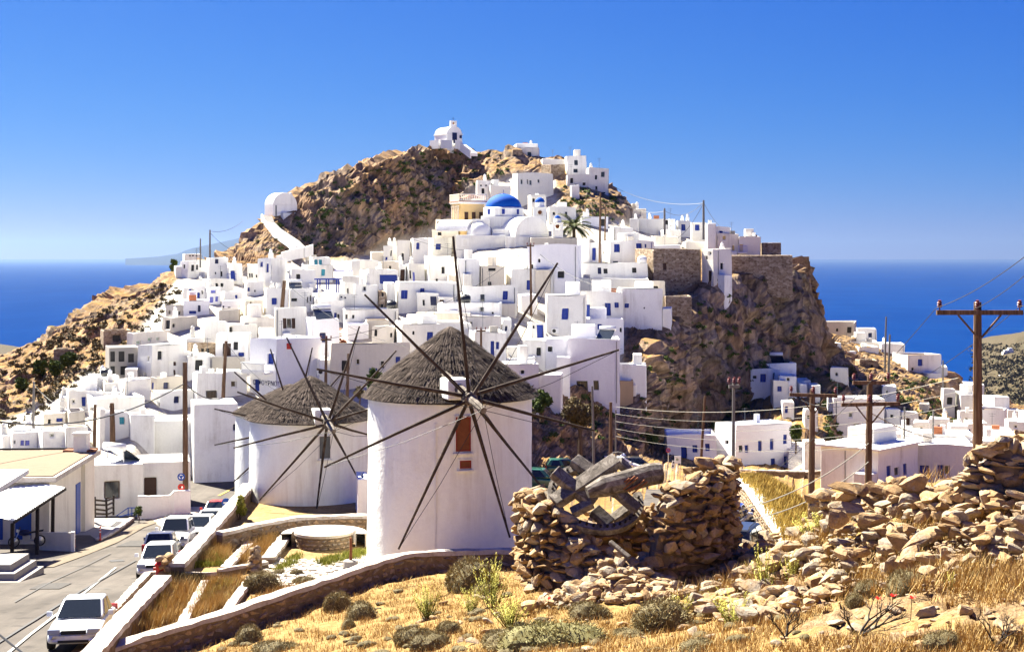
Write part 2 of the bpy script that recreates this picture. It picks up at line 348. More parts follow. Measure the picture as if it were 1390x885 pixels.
def build_hill():
    ks = sorted(HILL); A = np.array([HILL[k] for k in ks], float)     # (ncol, 10, 2)
    A = np.stack([A[:, :, 0], (HY - A[:, :, 1]) / F * A[:, :, 0]], -1)  # (Y, Z)
    px = np.concatenate([np.arange(-420, -20, 9), np.arange(-20, 1420, 2.6), np.arange(1420, 1801, 12)])
    g = np.stack([np.stack([np.interp(px, ks, A[:, k, j]) for j in (0, 1)], -1) for k in range(10)], 1)   # (npx, 10, 2)
    ker = np.exp(-np.linspace(-2, 2, 9) ** 2); ker /= ker.sum()
    for k in range(10):
        for j in (0, 1):
            g[:, k, j] = np.convolve(np.pad(g[:, k, j], 4, 'edge'), ker, 'valid')
    seg = [8, 14, 30, 60, 36, 40, 46, 60, 12, 5][:9]
    rows = []; 
    for k in range(9):
        n = seg[k]; tt = np.arange(n) / n
        for q in tt: rows.append(g[:, k] * (1 - q) + g[:, k + 1] * q)
    rows.append(g[:, 9]); rows = np.stack(rows, 0)                      # (nr, npx, 2)
    nr, nc = rows.shape[:2]
    Y = rows[:, :, 0]; Z = rows[:, :, 1]; X = (px[None, :] - CX) / F * Y
    pv = HY - Z / Y * F
    town = in_poly(np.broadcast_to(px[None, :], Y.shape).ravel(), pv.ravel(), TOWN).reshape(Y.shape).astype(float)
    town[Y > 232] = 0
    for _ in range(3):
        p_ = np.pad(town, 1, 'edge'); town = (p_[:-2, 1:-1] + p_[2:, 1:-1] + p_[1:-1, :-2] + p_[1:-1, 2:] + p_[1:-1, 1:-1]) / 5
    V = np.stack([X, Y, Z], -1)
    du = np.gradient(V, axis=1); dv = np.gradient(V, axis=0); N = np.cross(du, dv); N /= np.linalg.norm(N, axis=-1, keepdims=True) + 1e-9
    steep = np.clip((1 - N[..., 2] - .05) / .3, 0, 1)
    for _ in range(4):
        p_ = np.pad(steep, 1, 'edge'); steep = (p_[:-2, 1:-1] + p_[2:, 1:-1] + p_[1:-1, :-2] + p_[1:-1, 2:] + p_[1:-1, 1:-1]) / 5
    amp = steep * (1 - town); amp = np.maximum(amp, .3 * (1 - town)) * np.clip((Y - 100) / 20, 0, 1)
    q = V.reshape(-1, 3)
    qw = q + .5 * np.stack([fbm(q, 2.5, 2), fbm(q + 31, 2.5, 2), fbm(q + 67, 2.5, 2)], 1)
    d = 1.9 * fbm(q, 14, 3, True, 1, 1, .5) + 1.15 * facet(qw, 6.5, .45) + .62 * facet(qw, 2.6, .5, 7.7) + .4 * facet(qw, 1.05, .45, 3.3) + .28 * fbm(q, 1.2, 3, True) + .75 * fbm(q, 2.2, 4, True, 1, 1, .16)
    # tilted strata ledges
    s_ = q[:, 2] * .9 + q[:, 0] * .42 + 1.2 * fbm(q, 6, 3); d += .45 * (np.abs((s_ / 2.1) % 1 - .5) * 2 - .5)
    V = q + N.reshape(-1, 3) * (d.reshape(Y.shape) * amp * 1.15).reshape(-1, 1)
    i = np.arange(nr * nc).reshape(nr, nc)
    f = np.stack([i[:-1, :-1], i[:-1, 1:], i[1:, 1:], i[1:, :-1]], -1).reshape(-1, 4)
    me = np_mesh('hill', V, f, M['hill'], False)
    at = me.attributes.new('town', 'FLOAT', 'POINT'); at.data.foreach_set('value', town.ravel().astype(np.float32))
    o = mobj('hill', me); tag(o, 'rocky brown hill with bare cliffs carrying the white town', kind='structure')
    bv = BVHTree.FromPolygons([tuple(v) for v in V.tolist()], f.tolist())
    return bv
BV = build_hill()
def ground(px, py):
    d = Vector(((px - CX) / F, 1, (HY - py) / F))
    h = BV.ray_cast(Vector((0, 0, 0)) + d * 70, d.normalized())
    return h[0] if h[0] is not None else None
def ground_z(x, y):
    h = BV.ray_cast(Vector((x, y, 200)), Vector((0, 0, -1)))
    return h[0].z if h[0] is not None else -25.0

def ridge_mesh(name, label, cols, mat, depth, rows=24, fine=60, ns=200, na=20, base=SEA):
    """land seen far off: cols = (px, crest row, distance of its shore, distance of its crest)"""
    c = np.array(cols, float); px = np.linspace(c[0, 0], c[-1, 0], fine); out = []
    for r_ in range(rows + 1):
        t_ = r_ / rows; row = []
        for x in px:
            cr = np.interp(x, c[:, 0], c[:, 1]); y0 = np.interp(x, c[:, 0], c[:, 2]); y1 = np.interp(x, c[:, 0], c[:, 3])
            zc = (HY - cr) / F * y1
            if t_ <= .7: u = t_ / .7; Y_ = y0 + (y1 - y0) * u; z = base - 4 + (zc - base + 4) * math.sin(u * math.pi / 2) ** .9
            else: u = (t_ - .7) / .3; Y_ = y1 + depth * u; z = zc + (base - 4 - zc) * u * u
            row.append(((x - CX) / F * Y_, Y_, z))
        out.append(row)
    V = np.array(out).reshape(-1, 3); n = fbm(V, ns, 5, True) * na; n *= np.clip((V[:, 2] - base) / 30, 0, 1); V[:, 2] += n
    i = np.arange((rows + 1) * fine).reshape(rows + 1, fine)
    f = np.stack([i[:-1, :-1], i[:-1, 1:], i[1:, 1:], i[1:, :-1]], -1).reshape(-1, 4)
    return tag(mobj(name, np_mesh(name, V, f, mat)), label, kind='structure')
plain('farland', (.011, .014, .016), .95, .05, 0, .3)
ridge_mesh('far_island', 'blue mountainous island far off in the sea haze', [(170,354,38000,40000),(215,351,37000,40000),(240,347,36500,40000),(262,338,36000,40000),(290,331,35500,40000),(318,325,35000,40000),(340,319,35000,40000),(372,312,35000,40000),(420,309,35000,40000),(480,318,35000,40000),(540,335,36000,40000),(600,352,38000,40000)], M['farland'], 5000, 24, 80, 3000, 70)
ridge_mesh('coast_hill', 'scrubby coastal hill across the bay', [(1300,560,1900,1960),(1310,532,1960,2250),(1318,514,2000,2380),(1330,499,1950,2420),(1345,488,1800,2480),(1372,477,1600,2550),(1400,469,1450,2600),(1460,452,1300,2700),(1560,440,1300,2800),(1800,430,1300,2900)], M['coast'], 1200, 40, 120, 140, 14)
ridge_mesh('low_headland', 'low grey headland beyond the brown slope', [(-500,470,2200,2700),(-200,470,2200,2700),(-60,474,2300,2700),(0,478,2350,2700),(20,484,2400,2650),(45,496,2450,2550)], M['coast'], 600, 24, 60, 160, 8)

def stone_mat(name, sc, cols, mortar, jointw=.06, squash=1.0):
    m, t, b = nodes(name, .95, .1)
    v = pos(t, (1, 1, squash)); vv = t.nodes.new('ShaderNodeTexNoise'); vv.inputs['Scale'].default_value = 1.5 * sc; t.links.new(v, vv.inputs['Vector'])
    ad = t.nodes.new('ShaderNodeMix'); ad.data_type = 'RGBA'; ad.blend_type = 'LINEAR_LIGHT'; ad.inputs[0].default_value = .12; t.links.new(v, ad.inputs[6]); t.links.new(vv.outputs['Color'], ad.inputs[7])
    vo = t.nodes.new('ShaderNodeTexVoronoi'); vo.inputs['Scale'].default_value = sc; t.links.new(ad.outputs[2], vo.inputs['Vector'])
    ve = t.nodes.new('ShaderNodeTexVoronoi'); ve.feature = 'DISTANCE_TO_EDGE'; ve.inputs['Scale'].default_value = sc; t.links.new(ad.outputs[2], ve.inputs['Vector'])
    sp = t.nodes.new('ShaderNodeSeparateColor'); t.links.new(vo.outputs['Color'], sp.inputs[0])
    c = ramp(t, sp.outputs[0], [(0, cols[0]), (.5, cols[1]), (1, cols[2])]); c = mix(t, .5, c, ramp(t, noise(t, v, 4, 4), [(.3, .45), (.7, 1.2)]), 'MULTIPLY')
    j = ramp(t, ve.outputs['Distance'], [(jointw * .4, 0), (jointw, 1)])
    c = mix(t, j, mortar, c); setc(t, b, c); bump(t, b, mix(t, .25, j, noise(t, v, 8, 4)), .8, .06); M[name] = m
stone_mat('stone', 2.6, ((.16, .11, .075), (.30, .22, .15), (.44, .36, .28)), (.30, .24, .18), .09, 1.6)
# ---------------------------------------------------------------- houses
WIN = {'b': ('window', 'blue', 'blue', 2), 'l': ('window', 'lilac', 'lilac', 2), 't': ('window', 'turq', 'turq', 2), 'd': ('window', 'whitepaint', 'glass', 1),
       'n': ('window', 'navy', 'navy', 1), 'k': ('window', 'dark', 'dark', 1), 'g': ('window', 'whitepaint', 'greenpane', 1), 'o': ('window', 'ochre', 'ochre', 2),
       'r': ('window', 'brown', 'glass', 2), 'R': ('window', 'brown', 'brown', 2), 'B': ('door', 'blue', 'blue', 1), 'N': ('door', 'brown', 'brown', 1),
       'K': ('door', 'dark', 'dark', 1), 'L': ('door', 'lilac', 'lilac', 1), 'G': ('window', 'grate', 'glass', 3)}
def face_grid(mb, o, u, v, U, V, rects, depth, n):
    """a wall face o + a*u + b*v, 0<a<U, V[0]<b<V[1], with openings cut in it and their reveals"""
    us = sorted({0, U} | {r[0] for r in rects} | {r[1] for r in rects}); vs = sorted({V[0], V[1]} | {r[2] for r in rects} | {r[3] for r in rects})
    pt = lambda a, b: o + u * a + v * b
    for i in range(len(us) - 1):
        for j in range(len(vs) - 1):
            ca = (us[i] + us[i + 1]) / 2; cb = (vs[j] + vs[j + 1]) / 2
            if any(r[0] < ca < r[1] and r[2] < cb < r[3] for r in rects): continue
            mb.quad(pt(us[i], vs[j]), pt(us[i + 1], vs[j]), pt(us[i + 1], vs[j + 1]), pt(us[i], vs[j + 1]))
    for (a0, a1, b0, b1) in rects:
        k = -n * depth; c = [pt(a0, b0), pt(a1, b0), pt(a1, b1), pt(a0, b1)]
        for q in range(4): mb.quad(c[q], c[(q + 1) % 4], c[(q + 1) % 4] + k, c[q] + k)
def opening(root, o, u, v, n, rect, kind):
    nm, fm, pm, leaves = WIN[kind]; a0, a1, b0, b1 = rect; dep = .2
    base = o - n * dep; t_ = min(.07, (a1 - a0) * .14)
    pt = lambda a, b, k=0.0: base + u * a + v * b + n * k
    def slab(mb, x0, x1, y0, y1, k0, k1):
        mb.hexa([pt(x0, y0, k0), pt(x1, y0, k0), pt(x1, y0, k1), pt(x0, y0, k1), pt(x0, y1, k0), pt(x1, y1, k0), pt(x1, y1, k1), pt(x0, y1, k1)])
    e = .004; a0 += e; a1 -= e; b0 += e; b1 -= e
    fr = MB(); slab(fr, a0, a0 + t_, b0, b1, 0, .06); slab(fr, a1 - t_, a1, b0, b1, 0, .06); slab(fr, a0 + t_, a1 - t_, b1 - t_, b1, 0, .06)
    if nm == 'window': slab(fr, a0 + t_, a1 - t_, b0, b0 + t_, 0, .06)
    w_ = fr.build(nm, M[fm], root)
    x0 = a0 + t_; x1 = a1 - t_; y0 = b0 + (t_ if nm == 'window' else 0); y1 = b1 - t_; st = (x1 - x0) / leaves
    for i in range(leaves):
        pm_ = MB(); s0 = x0 + st * i + (.008 if i else 0); s1 = x0 + st * (i + 1)
        if pm in ('glass', 'carglass', 'greenpane', 'dark', 'navy'): slab(pm_, s0, s1, y0, y1, .012, .03)
        else:                                                   # boarded leaf with raised rails
            slab(pm_, s0, s1, y0, y1, .012, .036)
            for q in (.0, .46, .92): slab(pm_, s0, s1, y0 + (y1 - y0) * q, y0 + (y1 - y0) * (q + .08), .036, .048)
        pm_.build('pane' if pm in ('glass', 'greenpane', 'dark', 'navy') else ('panel' if nm == 'door' else 'shutter'), M[pm], w_)
HG = 'houses of the hill town'
HOUSES = []
def house(px0, px1, pt, pb, mat, label, wins='', Y=None, y=None, e=None, d=6.0, roof='roofwhite', par=.3, ch=None, cat='house', sink=3.0, name='house', rnd=True, over=0.0, slope=0, group=HG):
    rg = random.Random(int(px0 * 31 + pt * 17 + pb)); mid = (px0 + px1) / 2
    if Y is None:
        h = ground(mid, pb); Y = h.y if h is not None else 200
    th = y if y is not None else rg.choice([4, 6, 8, 10, -3, 5])
    ec = e if e is not None else (px0 if th >= 0 else px1)
    m_ = Y / F                                     # metres per pixel
    if e is not None and th != 0:
        a = abs(e - (px0 if th > 0 else px1)) * m_; b = abs((px1 if th > 0 else px0) - e) * m_
        W = b / math.cos(R(th)); d = max(1.5, a / math.sin(R(abs(th))))
    else:
        Wt = (px1 - px0) * m_; d = min(d, max(2.5, Wt * 1.3)); d = min(d, Wt * .6 / max(.05, math.sin(R(abs(th))))); s_ = d * math.sin(R(abs(th)))
        W = (Wt - s_) / math.cos(R(th)); ec = ec + (s_ / m_ if th >= 0 else -s_ / m_)
    beta = math.atan((ec - CX) / F); phi = -beta + R(th)
    z0 = (HY - pb) / F * Y; H = (pb - pt) * m_
    o = empty(name, ((ec - CX) / F * Y, Y, z0), label, cat, group, phi)
    xa, xb = (0, W) if th >= 0 else (-W, 0)
    Mi = Matrix.Translation(o.location) @ Matrix.Rotation(phi, 4, 'Z'); Mi = Mi.inverted(); cl = Mi @ Vector((0, 0, 0)); Rm = Mi.to_3x3()
    faces = [(Vector((xa, 0, 0)), Vector((1, 0, 0)), Vector((0, -1, 0)), W), (Vector((xa, d, 0)), Vector((0, -1, 0)), Vector((-1, 0, 0)), d), (Vector((xb, 0, 0)), Vector((0, 1, 0)), Vector((1, 0, 0)), d)]
    rects = [[], [], []]; kinds = [[], [], []]; up = Vector((0, 0, 1))
    def hit(px, py, k):
        fo, fu, fn, fw = faces[k]; dr = Rm @ Vector(((px - CX) / F, 1, (HY - py) / F)); den = dr.dot(fn)
        if den > -1e-5: return None
        q = cl + dr * ((fo - cl).dot(fn) / den); return (q - fo).dot(fu), q.z
    for wstr in [x for x in wins.split(';') if x]:
        kd = wstr[0]; wx, wy, ww, wh = [float(x) for x in wstr[1:].split(',')]
        for k in range(3):
            c = hit(wx, wy, k)
            if c is None or not (0 <= c[0] <= faces[k][3]): continue
            l_ = hit(wx - ww / 2, wy, k); r_ = hit(wx + ww / 2, wy, k); hh = wh * m_ * (1 + 0.0)
            ha = min(abs(r_[0] - l_[0]) / 2, 2.2 if kd not in 'G' else 4); a0 = max(.12, c[0] - ha); a1 = min(faces[k][3] - .12, c[0] + ha)
            b0 = c[1] - hh / 2; b1 = min(H - .12, c[1] + hh / 2); b0 = min(b0, b1 - .2)
            if a1 - a0 < .15 or any(a0 < r[1] + .03 and a1 > r[0] - .03 and b0 < r[3] + .03 and b1 > r[2] - .03 for r in rects[k]): break
            rects[k].append((a0, a1, b0, b1)); kinds[k].append(kd); break
    if len(wins) < 26 and rnd and mat != 'stone' and name == 'house':      # the small plain openings that the blank fronts carry
        for k in (0, 1 if th >= 0 else 2):
            fw = faces[k][3]
            for q in range(int(min(4, fw / 1.6)) if k == 0 else int(fw > 2.0)):
                if rg.random() < .28: continue
                ww_, hh_ = rg.choice([(.5, .6), (.6, .95), (.45, .8), (.8, 1.9), (.7, 1.0)]); a0 = .4 + rg.random() * max(.1, fw - 1.2); b0 = 0.15 if hh_ > 1.5 else rg.uniform(.9, max(.95, H - hh_ - .5))
                a1 = a0 + ww_; b1 = b0 + hh_
                if a1 > fw - .25 or b1 > H - .3 or any(a0 < r[1] + .2 and a1 > r[0] - .2 and b0 < r[3] + .2 and b1 > r[2] - .2 for r in rects[k]): continue
                rects[k].append((a0, a1, b0, b1)); kinds[k].append(rg.choice('BNK' if hh_ > 1.5 else 'bbkdnk'))
    mb = MB(); top = H
    for k in range(3): face_grid(mb, faces[k][0], faces[k][1], up, faces[k][3], (-sink, top), rects[k], .2, faces[k][2])
    mb.quad((xb, d, -sink), (xa, d, -sink), (xa, d, top), (xb, d, top))
    t_ = .2
    if par > 0:
        ring = [(xa, 0), (xb, 0), (xb, d), (xa, d)]; inn = [(xa + t_, t_), (xb - t_, t_), (xb - t_, d - t_), (xa + t_, d - t_)]
        for q in range(4):
            p0, p1 = ring[q], ring[(q + 1) % 4]; i0, i1 = inn[q], inn[(q + 1) % 4]
            mb.quad((*p0, top), (*p1, top), (*i1, top), (*i0, top)); mb.quad((*i0, top), (*i1, top), (*i1, top - par), (*i0, top - par))
    am = .055 if rnd else 0; ph = rg.random() * 6
    for i, v in enumerate(mb.v):
        if am: mb.v[i] = (v[0] + am * math.sin(v[2] * 1.3 + ph), v[1], v[2] + (am * 1.6 * math.sin(v[0] * .9 + v[1] * .7 + ph) if v[2] > H - .05 else 0))
    wl = MB(); wl.v, wl.f = mb.v, mb.f
    me = wl.mesh('wall', M[mat]); bm = bmesh.new(); bm.from_mesh(me); bmesh.ops.remove_doubles(bm, verts=bm.verts, dist=.0005); bm.to_mesh(me); bm.free()
    wo_ = mobj('wall', me, o); md = wo_.modifiers.new('bevel', 'BEVEL'); md.width = .12; md.segments = 3; md.limit_method = 'ANGLE'; md.angle_limit = R(50); md.use_clamp_overlap = True
    rf = MB()
    if par > 0: rf.box(xa + t_ + .003, xb - t_ - .003, t_ + .003, d - t_ - .003, top - par - .15, top - par + .03)
    else: rf.box(xa - over, xb + over, -over, d + over, top + .003, top + .16 + .0 * over)
    rf.build('roof', M[roof], o)
    for k in range(3):
        for rc, kd in zip(rects[k], kinds[k]): opening(o, faces[k][0], faces[k][1], up, faces[k][2], rc, kd)
    nch = ch if ch is not None else (rg.choice([1, 1, 2]) if rg.random() < .5 else 0)
    for i in range(nch):
        cx_ = xa + W * (rg.random() * .7 + .15); cy_ = d * (rg.random() * .5 + .3); s_ = .22; hh = .55 + rg.random() * .5; zb = top - par
        c_ = MB(); c_.box(cx_ - s_, cx_ + s_, cy_ - s_, cy_ + s_, zb, zb + hh)
        if rg.random() < .6: c_.lathe([(.16, 0), (.2, .12), (.2, .3), (.1, .42), (.02, .5)], 8, (cx_, cy_, zb + hh - .01), capt=True)
        c_.build('chimney', M['white'], o)
    if rnd and name == 'house' and mat in ('white', 'lavender', 'oldwhite', 'cream') and W > 2.5:
        if rg.random() < .34 and d > 3:                      # a box on the roof
            bw = W * rg.uniform(.25, .5); bx = xa + .3 + rg.random() * (W - bw - .6); by = d * rg.uniform(.35, .5); bh = rg.uniform(.7, 1.6); c_ = MB(); c_.box(bx, bx + bw, by, d - .25, top - par, top + bh); c_.build('roof_room', M[mat], o, bevel=.07)
        if rg.random() < .4 and H > 2.2:                    # a lean-to against the front
            bw = W * rg.uniform(.22, .45); bx = xa + .05 + rg.random() * (W - bw - .1); bh = H * rg.uniform(.28, .55); bd = rg.uniform(.7, 1.5)
            if not any(r[0] < bx - xa + bw + .1 and r[1] > bx - xa - .1 and r[2] < bh + .1 for r in rects[0]): c_ = MB(); c_.box(bx, bx + bw, -bd, -.003, -sink, bh); c_.build('lean_to', M[rg.choice(['white', 'white', mat, 'cream'])], o, bevel=.07)
        if rg.random() < .5 and H > 2:                       # a rain pipe
            px_ = xa + W * rg.choice([.06, .94, rg.uniform(.2, .8)]);
            if not any(r[0] - .1 < px_ - xa < r[1] + .1 for r in rects[0]): c_ = MB(); c_.box(px_ - .035, px_ + .035, -.08, -.004, -.5, H - .25); c_.build('rain_pipe', M[rg.choice(['grate', 'concrete', 'whitepaint', 'blue'])], o)
        if rg.random() < .3 and d > 3:                       # a tank or chest on the roof
            tx = xa + W * rg.uniform(.2, .8); ty = d * rg.uniform(.3, .6); c_ = MB(); c_.box(tx - .4, tx + .4, ty - .3, ty + .3, top - par, top + rg.uniform(.2, .6)); c_.build('roof_chest', M[rg.choice(['grey', 'white', 'concrete', 'terracotta'])], o, bevel=.03)
        if rg.random() < .45:                                # an aerial
            ax0 = xa + W * rg.random(); ay = d * rg.uniform(.3, .8); c_ = MB(); c_.bar((ax0, ay, top - par), (ax0, ay, top + 1.6), .035, .035); c_.bar((ax0 - .35, ay, top + 1.5), (ax0 + .35, ay, top + 1.5), .025, .025).bar((ax0 - .25, ay, top + 1.25), (ax0 + .25, ay, top + 1.25), .025, .025); c_.build('aerial', M['grate'], o)
    HOUSES.append((o, W, d, H, xa, Y)); return o
def roofpt(h, fx, fy, dz=0):         # a point on a house's roof
    o, W, d, H, xa, Y = h; Mx = Matrix.Translation(o.location) @ Matrix.Rotation(o.rotation_euler.z, 4, 'Z'); return Mx @ Vector((xa + W * fx, d * fy, H + dz))
# ---- left edge of the town, above the brown-roofed building
w = 'white'
house(0,14,592,612,w,'low white house cut by the left picture edge above the brown roof',d=5)
house(12,50,587,614,w,'white house with purple shuttered windows at the lower left edge of town','d20,600,4,5;l31,601,5,7;l38,601,6,7',d=5)
house(31,59,575,592,w,'low white rounded-roof house lowest on the brown slope',par=.12,d=4)
house(60,90,560,588,'cream','cream fronted house with white roof and a small blue window','b80,570,9,5;k66,572,4,6',par=.1,over=.15,d=8)
house(49,94,586,614,w,'white house with one small grey window just above the brown roof','d71,591,6,5',d=8)
house(86,118,581,612,w,'white house with tan roof and a dark doorway beside the brown roof chimney','K112,596,5,13',roof='rooftan',par=.08,d=7)
house(89,114,559,588,'grey','grey faced block under a tan roof terrace','',roof='rooftan',d=6,ch=0)
house(80,91,538,560,w,'slim white block left of the house with a tall blue door',d=3)
house(90,139,531,562,w,'white house with a tall blue door at its right end','B115,545,8,13;d100,545,4,5',d=8)
house(119,160,512,540,w,'white house with a black water tank on its roof','d127,522,4,5',d=6)
house(138,160,520,545,w,'small white annexe with a tan lean-to roof','',roof='rooftan',par=.06,d=4)
house(158,204,516,544,'oldwhite','white house with a grey weathered side wall','d166,530,3,7',e=170,y=25)
house(114,194,541,572,w,'long low white house with a roof chimney and air unit','d124,556,4,5;d150,552,4,4',d=6,ch=1)
house(131,142,556,610,w,'narrow white stair block behind the leaning pole stump','k136,585,3,6',d=4)
house(133,173,562,600,w,'white house with a pale blue window under the tan canopy','t165,571,7,10;b150,573,3,5',d=6)
house(171,210,564,606,w,'white house with an open tan terrace left of the tall blank wall','d180,580,4,5',d=7,roof='rooftan')
house(170,188,500,518,'oldwhite','tiny round-topped white house below the unfinished concrete house',par=.05,d=4)
# ---- left middle
house(172,226,452,474,'oldwhite','pale house with three greenish windows on the left edge of town','g188,465,6,6;g203,461,5,6;g214,460,4,5',e=180,y=25)
house(187,249,469,522,w,'tall blank white block with one slit window','k201,487,2,6;d197,510,3,7',e=206,y=30)
house(219,262,478,520,w,'white house with two tall slit windows and a raised rim roof','k229,506,3,8;k237,506,3,8',e=227,y=25)
house(245,291,483,516,w,'white house with a lumpy roof terrace behind the tall pole','',d=7)
house(283,333,485,512,'concrete','bare cement walled block with white rims','',e=288,y=15)
house(203,247,513,542,'grey','grey cement block whose white side has a slim blue window','b206,524,3,9',e=212,y=25)
house(207,283,532,562,w,'long low white house left of the glass shopfront','d200,548,4,6;k216,550,4,6',e=217,y=22)
house(261,302,507,556,w,'white house with a large grey glass shopfront','G288,537,15,14',e=268,y=18)
house(293,334,505,540,w,'plain white house behind the lettered house balcony','',d=5)
house(272,309,436,472,w,'white house with a tall bare side standing above a stone lean-to','',e=279,y=20)
house(250,276,459,484,w,'low stepped white annexe of the bare-sided house',d=4)
house(255,295,466,490,'stone','brown rubble stone lean-to with a row of small arches','k268,476,4,6;k275,476,4,6;k282,476,4,6',d=2,ch=0)
house(294,341,454,494,w,'white house with one small bright blue window under its eave','b328,481,8,5',d=6)
house(226,261,414,433,'grey','upper storey of the derelict grey house on the left slope','k230,424,3,5;d244,425,4,6;k252,426,7,8',e=238,y=25,group=HG)
house(220,267,431,452,'grey','derelict grey concrete ground floor with a dark garage opening','K227,441,6,12;k236,442,3,5',e=232,y=25)
house(245,284,408,430,'lavender','pale lavender house with a dark door above the derelict grey house','n271,419,4,9;b262,424,10,4',d=5)
house(236,249,361,378,w,'small white cube beside the dark cypress',d=3,ch=0)
house(245,281,354,378,w,'white house with tall slit windows at the left tip of the ridge','k250,362,3,6;k268,363,3,7',e=256,y=30,ch=0)
house(248,273,345,362,w,'white penthouse block topmost at the left end of the ridge','k258,347,2,2;k262,347,2,2;k267,347,2,2',d=4,ch=0)
house(280,309,350,382,w,'square white house with one blue attic window right of the ridge tip','n294,355,5,6;k293,371,2,3;k301,372,3,7',d=6)
house(307,329,358,386,w,'white house with a tall blue balcony door','B316,374,6,13',d=6,ch=1)
house(278,317,379,400,w,'white house with four dark windows in a row','k282,387,3,5;k286,387,3,5;k294,387,4,5;k301,387,4,5',e=284,y=20)
house(249,263,390,412,w,'slim white house with one tall blue window','b258,397,4,9',d=4)
house(260,278,389,412,w,'white house with a small blue door and a broken parapet','B269,401,4,8;k274,397,2,5',d=4)
house(277,299,391,414,w,'white house with three lilac shuttered windows','l289,396,7,4;l287,407,5,8;l294,406,4,7',d=5)
house(298,329,396,412,w,'low white house with two tiny blue windows','b321,403,3,5;b330,404,2,5',d=5)
house(301,327,408,424,'lavender','pale blue-white house with three navy windows','n303,417,3,4;n311,418,4,3;n324,418,3,3',d=4)
house(325,356,408,434,'cream','cream blank walled house right of the pale blue-white house','k340,411,2,4',d=5)
house(297,326,420,436,'grey','low grey cement block under the pale blue-white house',d=3,ch=0)
house(336,352,359,388,w,'white wing with a row of slit windows left of the tall blue balcony','k339,374,2,6;k342,374,2,6;k348,375,2,4',d=4)
house(350,390,351,394,w,'tall white cube house with a blue balcony door on its left face','b355,359,4,7;B363,364,4,12',e=369,y=38,ch=1)
house(331,357,383,402,w,'low white block with one blue window below the tall cube house','b337,393,4,5;k346,395,2,3',d=4)
house(392,429,366,394,w,'white house with a big blank end wall on the upper left','',e=396,y=12)
house(358,392,391,432,w,'white house with a blue square window near its right edge','b373,409,7,9',e=362,y=12)
house(389,424,392,424,w,'white house with two tiny slits behind the leaning pole','k417,407,2,8;k421,405,2,8;k399,407,8,4',d=6)
house(327,373,431,454,'oldwhite','greyish house with a flat navy strip window','n333,440,11,3',d=5)
house(305,348,441,462,w,'low white house behind the blank walled block','k312,448,6,8',d=4)
house(350,372,447,468,w,'small white block with a tan roof left of the brown shutters',roof='rooftan',d=5)
house(373,416,418,474,w,'white house with brown shutters framing an arched window','R386,439,5,14;G392,439,6,13;R398,439,5,14',e=374,y=3,ch=0)
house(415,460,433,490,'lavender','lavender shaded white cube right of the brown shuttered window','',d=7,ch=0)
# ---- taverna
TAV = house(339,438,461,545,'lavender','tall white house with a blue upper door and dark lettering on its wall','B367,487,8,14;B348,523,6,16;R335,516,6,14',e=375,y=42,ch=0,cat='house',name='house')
# ---- centre, upper
house(412,452,360,384,w,'white house with turquoise shutters at the foot of the bare hill','t439,370,5,9',d=6)
house(415,449,349,366,w,'upper floor with two turquoise windows at the foot of the bare hill','t429,356,4,7;t435,356,4,7;k418,357,2,6',d=4,ch=0)
house(462,489,375,395,w,'plain white wall block behind the blue pergola',d=5)
house(477,515,353,380,w,'white house with a bright blank left face below the brown slope','',e=489,y=35)
house(514,542,355,375,'cream','old stained cream wall house with two dark openings','k518,364,3,6;k530,364,3,6',d=4)
house(489,541,366,394,w,'white house with a wide blue garage door','B528,379,24,12;k497,375,2,6',d=6)
house(541,552,360,390,w,'narrow house with a tall brown door','N546,375,6,18',d=4)
house(502,521,342,358,'cream','small cream block highest at the left of the upper town',d=4)
house(520,540,333,358,w,'white cube with a tiny blue window below the brown slope','b524,351,3,4;k530,344,2,8',e=533,y=-30)
house(539,558,327,360,w,'white block with a tall slit window left of the upper blue window','k547,349,3,10',d=5)
house(557,581,323,360,w,'tall white house with one narrow blue upper window','b567,334,4,9',d=6,ch=0)
house(580,613,323,350,w,'white house with a square blue window just left of the church','b595,335,7,8',d=6)
house(550,577,358,390,w,'white house with slit windows and a lilac door','k557,373,3,11;L562,376,3,13',d=5)
house(576,613,348,390,w,'white house with three small dark windows left of the front mill top spar','k583,362,4,6;k601,367,4,9;k593,381,3,5',d=6)
house(521,537,384,424,w,'bright narrow buttress house left of the blue square window','',d=5,ch=0)
house(536,621,384,424,w,'large white house with a blue square window in a grey front','b549,400,9,12',d=6,par=.25)
house(563,596,398,426,w,'small white lean-to with a slit window before the large house','k575,411,3,8',d=4,ch=0)
house(592,616,404,424,'oldwhite','tiny annexe with a brown louvre window','R599,409,7,4',d=3,ch=0)
house(480,513,386,428,w,'white house with one grey window and faded lettering','d495,392,5,7',d=6,e=482,y=6)
house(511,523,395,428,'stone','stone and white strip house with two small twin windows','k515,400,3,5;k519,400,3,5;K519,416,4,6',d=4)
house(466,482,384,410,w,'slim white block with one slit behind the pergola','k472,395,2,7',d=4)
house(424,458,404,428,w,'white house with one tiny blue window under the pergola','b428,416,3,4',d=5)
house(457,482,400,430,w,'small white block with three little navy windows','n464,403,3,2;n469,404,3,2',d=4)
house(431,467,409,440,w,'white house with two blue doors and a red awning','B440,423,4,9;B455,429,4,9;k459,430,3,7',d=5)
house(463,541,420,448,w,'long low white house row behind the brick ruin','d470,430,5,7;k480,430,3,5;B554,435,6,8',d=5)
house(495,528,434,456,'grey','dark bare cement box right of the brick ruin',roof='rooftan',par=.05,d=5)
house(466,500,440,462,'lavender','grey shaded wall block behind the brick ruin',d=4,ch=0)
house(505,537,443,470,'oldwhite','peeling cream wall house behind the long stained building','k510,452,4,9;k531,455,3,6',d=4)
house(447,556,467,530,'cream','long cream building with a stained peeling front','d486,491,5,8;k470,470,2,2',e=449,y=4,d=7,ch=0)
